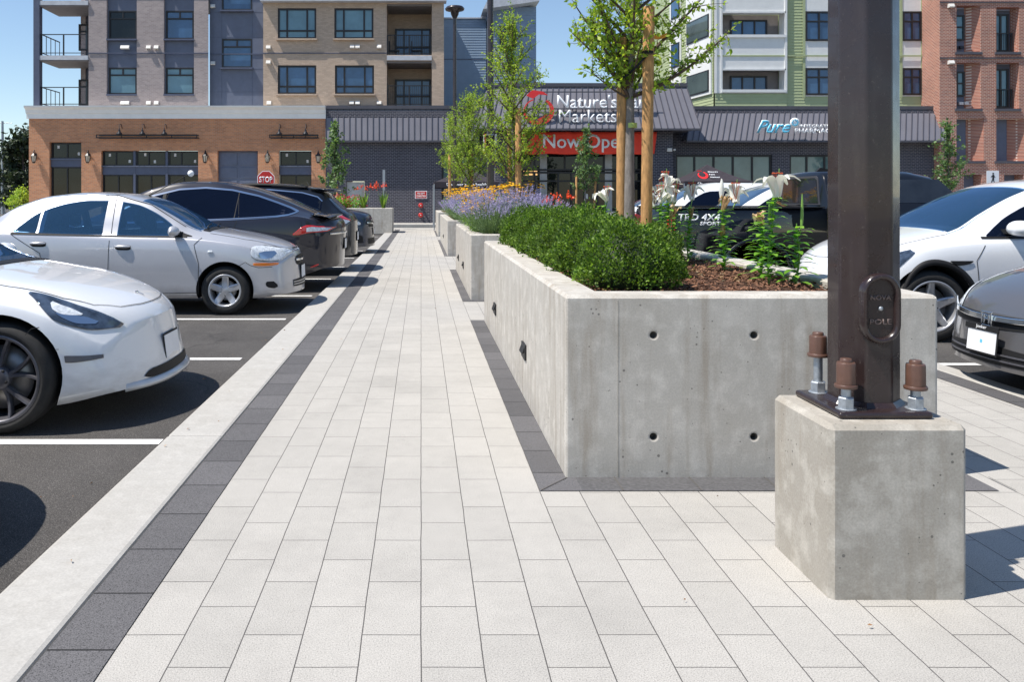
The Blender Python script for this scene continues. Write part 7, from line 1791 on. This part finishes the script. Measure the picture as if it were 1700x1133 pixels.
def daisy(seed, h=.76, r=.3, n=60):
    rs = np.random.RandomState(seed); az = rs.rand(n)*2*PI; k = rs.rand(n)**.6; tilt = k*.5
    d = np.stack([np.cos(az)*np.sin(tilt), np.sin(az)*np.sin(tilt), np.cos(tilt)], -1); L = h*rs.uniform(.72, 1.08, n); p0 = np.zeros((n, 3))
    st = strips(p0, d, L, .006, .03, rs, seg=3, taper=.1); tips = p0+d*L[:, None]; tips[:, 2] -= .03*L
    P = []; D = []
    eye = MB()
    for i in range(n):
        nv = unit((d[i]+np.array([0, 0, .8])+rs.normal(size=3)*.25)[None])[0]; a = unit(np.cross(nv, [1, .1, 0])[None])[0]; b = np.cross(nv, a)
        for q in range(11):
            t = 2*PI*q/11; dr = a*math.cos(t)+b*math.sin(t); P.append(tips[i]+dr*.008); D.append(dr-nv*.12)
        eye.lathe([(.011, -.002), (.010, .008), (.004, .013)], tuple(tips[i]), 'z', 7)
    fl = leafquads(np.array(P), np.array(D), .042, .42, rs, .05)
    nf = 900; az = rs.rand(nf)*2*PI; tl = rs.rand(nf)*.8; d2 = np.stack([np.cos(az)*np.sin(tl), np.sin(az)*np.sin(tl), np.cos(tl)], -1); rr = rs.uniform(.1, .78, nf)*h
    fo = leafquads(d2*rr[:, None], d2+rs.normal(size=(nf, 3))*.6, .06*rs.uniform(.6, 1.2, nf), .35, rs)
    return [('foliage', fo, 'blade'), ('stems', st, 'blade'), ('flowers', fl, 'yellow_petal'), ('flower_eyes', eye, 'dark_eye')]
protos = {}
def plant(kind, gen, seed, name, label, cat, x, y, z, s, group, rz=0):
    th = thing(name, label, cat, (x, y, z), group, rz); key = (kind, seed % 3)
    if key not in protos:
        obs = []
        for nm, g_, mt in gen(seed):
            o = g_.build(nm, M[mt]) if isinstance(g_, MB) else np_mesh(nm, g_[0], g_[1], M[mt])
            if nm in ('flowers', 'stems', 'flower_eyes', 'foliage'): o['kind'] = 'stuff'
            obs.append(o)
        protos[key] = obs
        for o in obs: o.parent = th
    else:
        for o in protos[key]: c = o.copy(); COL.objects.link(c); c.parent = th
    th.scale = (s, s, s); return th
LV = [(1.02, 12.50, 1.0, 'nearest lavender bush spilling over the front corner of the second planter'), (1.45, 12.55, 1.05, 'lavender bush right of the nearest one in the second planter'), (1.85, 12.7, .95, 'lavender bush behind the box hedge at the right of the second planter'),
      (.98, 13.5, 1.12, 'lavender bush below the second young tree stakes'), (1.65, 13.4, 1.15, 'tall lavender bush behind the tree stakes in the second planter'), (1.05, 14.9, 1.1, 'lavender bush midway along the second planter'), (1.0, 16.4, 1.05, 'lavender bush at the far end of the second planter'),
      (.95, 21.8, 1.0, 'drooping lavender bush at the near end of the third planter'), (1.0, 23.6, 1.05, 'second lavender bush of the third planter'), (1.05, 25.6, 1.0, 'third lavender bush of the third planter')]
for i, (x, y, s, l) in enumerate(LV): plant('lav', lavender, 40+i, 'lavender', l, 'lavender', x, y, .86, s, 'lavender bushes in the planters', i*1.1)
DZ = [(1.62, 13.9, 1.14, 'yellow daisy clump at the foot of the second tree stakes'), (1.28, 13.15, 1.08, 'yellow daisy clump between the lavender bushes of the second planter'), (1.05, 15.7, 1.08, 'yellow daisy clump farther along the second planter'), (.92, 14.3, 1.05, 'yellow daisy clump at the path edge of the second planter'), (.86, 12.95, .72, 'low yellow daisy clump leaning over the second planter rim'),
      (1.0, 22.7, 1.15, 'yellow daisy clump near the front of the third planter'), (1.1, 24.6, 1.1, 'yellow daisy clump in the middle of the third planter')]
for i, (x, y, s, l) in enumerate(DZ): plant('dz', daisy, 60+i, 'yellow_daisy', l, 'daisy', x, y, .86, s, 'yellow daisies in the planters', i*.9)
def sword(seed, h=.6, col='red_petal', nb=26, nf=5):
    rs = np.random.RandomState(seed); az = rs.rand(nb)*2*PI; tl = rs.rand(nb)*.55; d = np.stack([np.cos(az)*np.sin(tl), np.sin(az)*np.sin(tl), np.cos(tl)], -1)
    bl = strips(np.zeros((nb, 3))+rs.normal(size=(nb, 3))*.02*[1, 1, 0], d, h*rs.uniform(.6, 1.0, nb), .035, .12, rs, 5)
    P = []; D = []; stp = []; 
    for i in range(nf):
        a = rs.rand()*6.28; e = np.array([math.cos(a)*.22, math.sin(a)*.16, h*rs.uniform(1.0, 1.2)]); stp.append(e)
        for q in range(16): P.append(e+rs.normal(size=3)*.03); D.append(rs.normal(size=3))
    fl = leafquads(np.array(P), np.array(D), .055, .5, rs); stp = np.array(stp); st = strips(np.zeros((nf, 3)), stp, np.linalg.norm(stp, axis=1), .007, 0.0, rs, 3, .1)
    return [('foliage', bl, 'blade'), ('stems', st, 'blade'), ('flowers', fl, col)]
plant('sw', sword, 0, 'red_montbretia', 'sword-leaved plant with red flowers behind the far end of the hedge', 'flower', 2.05, 12.75, .86, .95, 'sword leaved plants with red flowers')
plant('sw', sword, 0, 'red_montbretia', 'sword-leaved plant with red flowers left in the far left planter', 'flower', FX(604, 36.2), 36.2, .98, 1.5, 'sword leaved plants with red flowers')
plant('sw', sword, 1, 'red_montbretia', 'sword-leaved plant with red flowers at the right end of the far left planter', 'flower', FX(636, 36.2), 36.2, .98, 1.55, 'sword leaved plants with red flowers')
def rosebush(seed):
    rs = np.random.RandomState(seed); n = 900; k = unit(rs.normal(size=(n, 3))); p = k*rs.rand(n, 1)**.4*np.array([.5, .3, .28])+np.array([0, 0, .25]); fo = leafquads(p, k+rs.normal(size=(n, 3))*.5, .07, .5, rs)
    q = unit(rs.normal(size=(120, 3))+[0, 0, .6])*np.array([.5, .3, .3])+np.array([0, 0, .27]); fl = leafquads(q, rs.normal(size=(120, 3)), .08, .8, rs); return [('foliage', fo, 'lily_leaf'), ('flowers', fl, 'pink_petal')]
plant('rs', rosebush, 0, 'rose_bush', 'low bush with dark pink blooms in the far left planter', 'shrub', FX(588, 36.4), 36.4, .95, 1.1, 'low bushes with pink blooms')
plant('rs', rosebush, 0, 'rose_bush', 'low bush with dark pink blooms behind the parked dark cars', 'shrub', FX(562, 36.4), 36.4, .95, 1.15, 'low bushes with pink blooms')
plant('rs', rosebush, 0, 'rose_bush', 'low pink flowering bush in front of the store doors', 'shrub', 2.1, 16.5, .80, .9, 'low bushes with pink blooms')

# ---- lilies
def petal_ring(c, R_, Hh, rs, wilt=0.0, tilt=(0, 0), n=6, w=.062):
    ex_ = Euler((tilt[0], tilt[1], rs.rand()*6)).to_matrix(); V = []; Fq = []; k = 0
    for i in range(n):
        a = 2*PI*i/n; ca, sa = math.cos(a), math.sin(a); jit = rs.uniform(-1, 1, 4)*wilt
        for u in np.linspace(0, 1, 8):
            r = R_*(.10+.22*u+.68*u**2.4)*(1-.55*wilt*u)+jit[0]*.02*u; z = Hh*(u*1.75-1.05*u**4*(1+jit[1]*.5))*(1-.25*wilt*u)
            ww = w*math.sin(PI*min(.97, .14+.82*u))**.7*(1-.45*wilt)
            for s_ in (-1, -.35, .35, 1):
                zz_ = z-(1-abs(s_))*.010*(1 if u > .2 else 0)+wilt*.012*math.sin(9*u+5*s_+i); rr = r
                px, py = rr*ca-s_*ww/2*sa, rr*sa+s_*ww/2*ca; v = ex_ @ Vector((px, py, zz_)); V.append((c[0]+v.x, c[1]+v.y, c[2]+v.z))
        for j in range(7):
            for q in range(3): Fq.append((k+j*4+q, k+j*4+q+1, k+(j+1)*4+q+1, k+(j+1)*4+q))
        k += 32
    return V, Fq
def lily(label, x, y, z0, h, flowers, seed, lean=(0, 0), nleaf=62, dry=0):
    h *= 1.06; rs = np.random.RandomState(seed); th = thing('lily', label, 'lily', (x, y, z0), 'white lilies in the near planter')
    top = Vector((x+lean[0], y+lean[1], z0+h)); pts = [Vector((x, y, z0)).lerp(top, t)+Vector((.012*math.sin(t*6+seed), 0, 0)) for t in np.linspace(0, 1, 9)]
    MB().tube(pts, [.007-.003*t for t in np.linspace(0, 1, 9)], 7).build('stem', M['stem'], th)
    t = np.linspace(.06, .93, nleaf); pp = np.array([list(pts[0].lerp(pts[-1], a)) for a in t]); az = np.arange(nleaf)*2.4+seed
    d = np.stack([np.cos(az), np.sin(az), .42+.25*rs.rand(nleaf)], -1)
    Ln = (.165-.05*t)*rs.uniform(.8, 1.15, nleaf)
    V, Fq = strips(pp, d, Ln, .042, .45, rs, 5, .8); np_mesh('leaves', V, Fq, M['lily_leaf'], th, smooth=True)['kind'] = 'stuff'
    for (dx, dy, z_, R_, H_, wilt, tl) in flowers:
        c = (x+dx, y+dy, z_); MB().tube([top.lerp(pts[-3], .4), Vector((x+dx*.7, y+dy*.7, z_-.05)), Vector(c)], [.0035, .0035, .005], 6).build('flower_stalk', M['stem'], th)
        if R_ <= 0:
            MB().tube([c, (c[0]+.003, c[1], c[2]+H_*.35), (c[0]+.004, c[1], c[2]+H_*.8), (c[0]+.004, c[1], c[2]+H_)], [.008, .019 if R_ == 0 else .010, .013 if R_ == 0 else .006, .003], 9).build('bud' if R_ == 0 else 'seed_pod', M['lily_petal'] if R_ == 0 else M['stem'], th); continue
        V, Fq = petal_ring(c, R_, H_, rs, wilt, tl)
        fl = MB().add(V, Fq, 0, True).build('flower', M['lily_wilt'] if wilt > .6 else M['lily_petal'], th, fixn=False)
        if wilt < .6:
            m = MB()
            for k in range(6):
                a = k*PI/3+.4; b_ = Vector((c[0]+.03*math.cos(a), c[1]+.03*math.sin(a), c[2]+H_*1.12)); m.tube([c, b_], .0015, 4); m.tube([b_-Vector((.010*math.sin(a), -.010*math.cos(a), 0)), b_+Vector((.010*math.sin(a), -.010*math.cos(a), .003))], .0035, 5)
            m.build('stamens', M['anther'], fl)['kind'] = 'stuff'
            MB().tube([c, (c[0]+.012, c[1], c[2]+H_*1.35)], .0028, 5).build('pistil', M['stem'], fl)
    return th
lily('tallest lily with one open white trumpet flower and rust stamens left of the brown pole', 2.22, 5.38, .89, .56, [(.045, -.02, 1.46, .145, .135, 0.0, (.12, .1)), (.0, .0, 1.33, -1, .10, 0, (0, 0))], 3, lean=(.02, 0))
lily('flowerless lily stalk with a bare seed pod tip nearest the brown pole', 2.375, 5.33, .89, .38, [(.03, 0, 1.28, -1, .20, 0, (0, 0))], 5, lean=(.01, 0), nleaf=48)
lily('lily with an upright closed bud above brown wilted blooms', 2.25, 6.28, .89, .48, [(-.015, 0, 1.44, 0, .16, 0, (0, 0)), (-.01, -.02, 1.36, .10, .13, 1.0, (.2, -.2)), (.10, .02, 1.42, .13, .13, .35, (.4, .5)), (-.01, -.02, 1.26, .045, -.09, .9, (0, 0))], 7)
lily('lily with one crumpled greyish white bloom before the pickup bed', 2.30, 7.25, .89, .48, [(.03, 0, 1.44, .13, .13, .3, (.2, .5)), (.02, 0, 1.28, .04, .10, .9, (0, 0))], 9)
lily('lily cluster of several white blooms just right of the thick stake', 1.985, 6.75, .89, .52, [(-.03, 0, 1.53, .12, .12, .5, (.3, .3)), (.05, 0, 1.42, .14, .13, .15, (.3, .6)), (-.07, 0, 1.42, .11, .12, .4, (.3, -.5)), (.0, -.03, 1.30, .09, .12, .9, (.4, .2))], 11)
lily('lily with curling white petals right beside the thick wooden stake', 2.10, 7.0, .89, .45, [(.0, 0, 1.40, .13, .12, .2, (.3, .4)), (-.09, 0, 1.47, .12, .12, .25, (.3, -.4))], 13)
lily('lily whose white petal peeks out left of the wooden stakes', 1.56, 7.2, .89, .50, [(.03, 0, 1.43, .12, .11, .3, (.3, -.4))], 15)
# fallen petals on the mulch
rs = np.random.RandomState(5)
for i, (x, y) in enumerate([(1.98, 5.6), (2.06, 5.55), (2.12, 5.9), (2.33, 5.75), (2.02, 6.2), (2.42, 5.45), (1.93, 5.85)]):
    V, Fq = petal_ring((x, y, .915), .05, .03, rs, 1.0, (1.3, .3), n=2, w=.05); o = MB().add(V, Fq, 0, True).build('fallen_petal', M['lily_wilt'], fixn=False)
    tag(o, 'dry tan fallen lily petals scattered on the bark mulch', 'petal', 'dry petals on the mulch')

# more lilies, fuller blooms
lily('short leafy lily with a fading bloom behind the tallest one', 2.33, 5.75, .89, .40, [(.0, 0, 1.27, .09, .10, .8, (.2, .3))], 17)
lily('leafy lily with two blooms at the right rim of the planter before the white suv', 2.16, 7.6, .89, .50, [(.02, 0, 1.46, .12, .12, .2, (.3, .3)), (-.06, 0, 1.38, .12, .12, .4, (.3, -.4))], 19)
# wind-blown litter
rs = np.random.RandomState(9); n = 46
lx_ = np.where(rs.rand(n) < .7, rs.uniform(-1.95, -1.25, n), rs.uniform(-1.0, 3.8, n)); ly_ = rs.uniform(2.6, 12, n); lz_ = np.where(lx_ < -1.56, AZG+.008, .012)
ok = ~((lx_ > .5) & (lx_ < 2.9) & (ly_ > 4.1)); lx_, ly_, lz_ = lx_[ok], ly_[ok], lz_[ok]; n = len(lx_)
V, Fq = leafquads(np.stack([lx_, ly_, lz_], -1), np.stack([rs.normal(size=n), rs.normal(size=n), rs.rand(n)*.15], -1), rs.uniform(.008, .026, n), .5, rs, .25)
M['litter'] = leafmat('dry_leaf_litter', (.16, .07, .03), (.42, .26, .13), 0, .9)
tag(np_mesh('leaf_litter', V, Fq, M['litter']), 'scattered dry leaf crumbs on the kerb, asphalt edge and pavers', 'litter', kind='stuff')
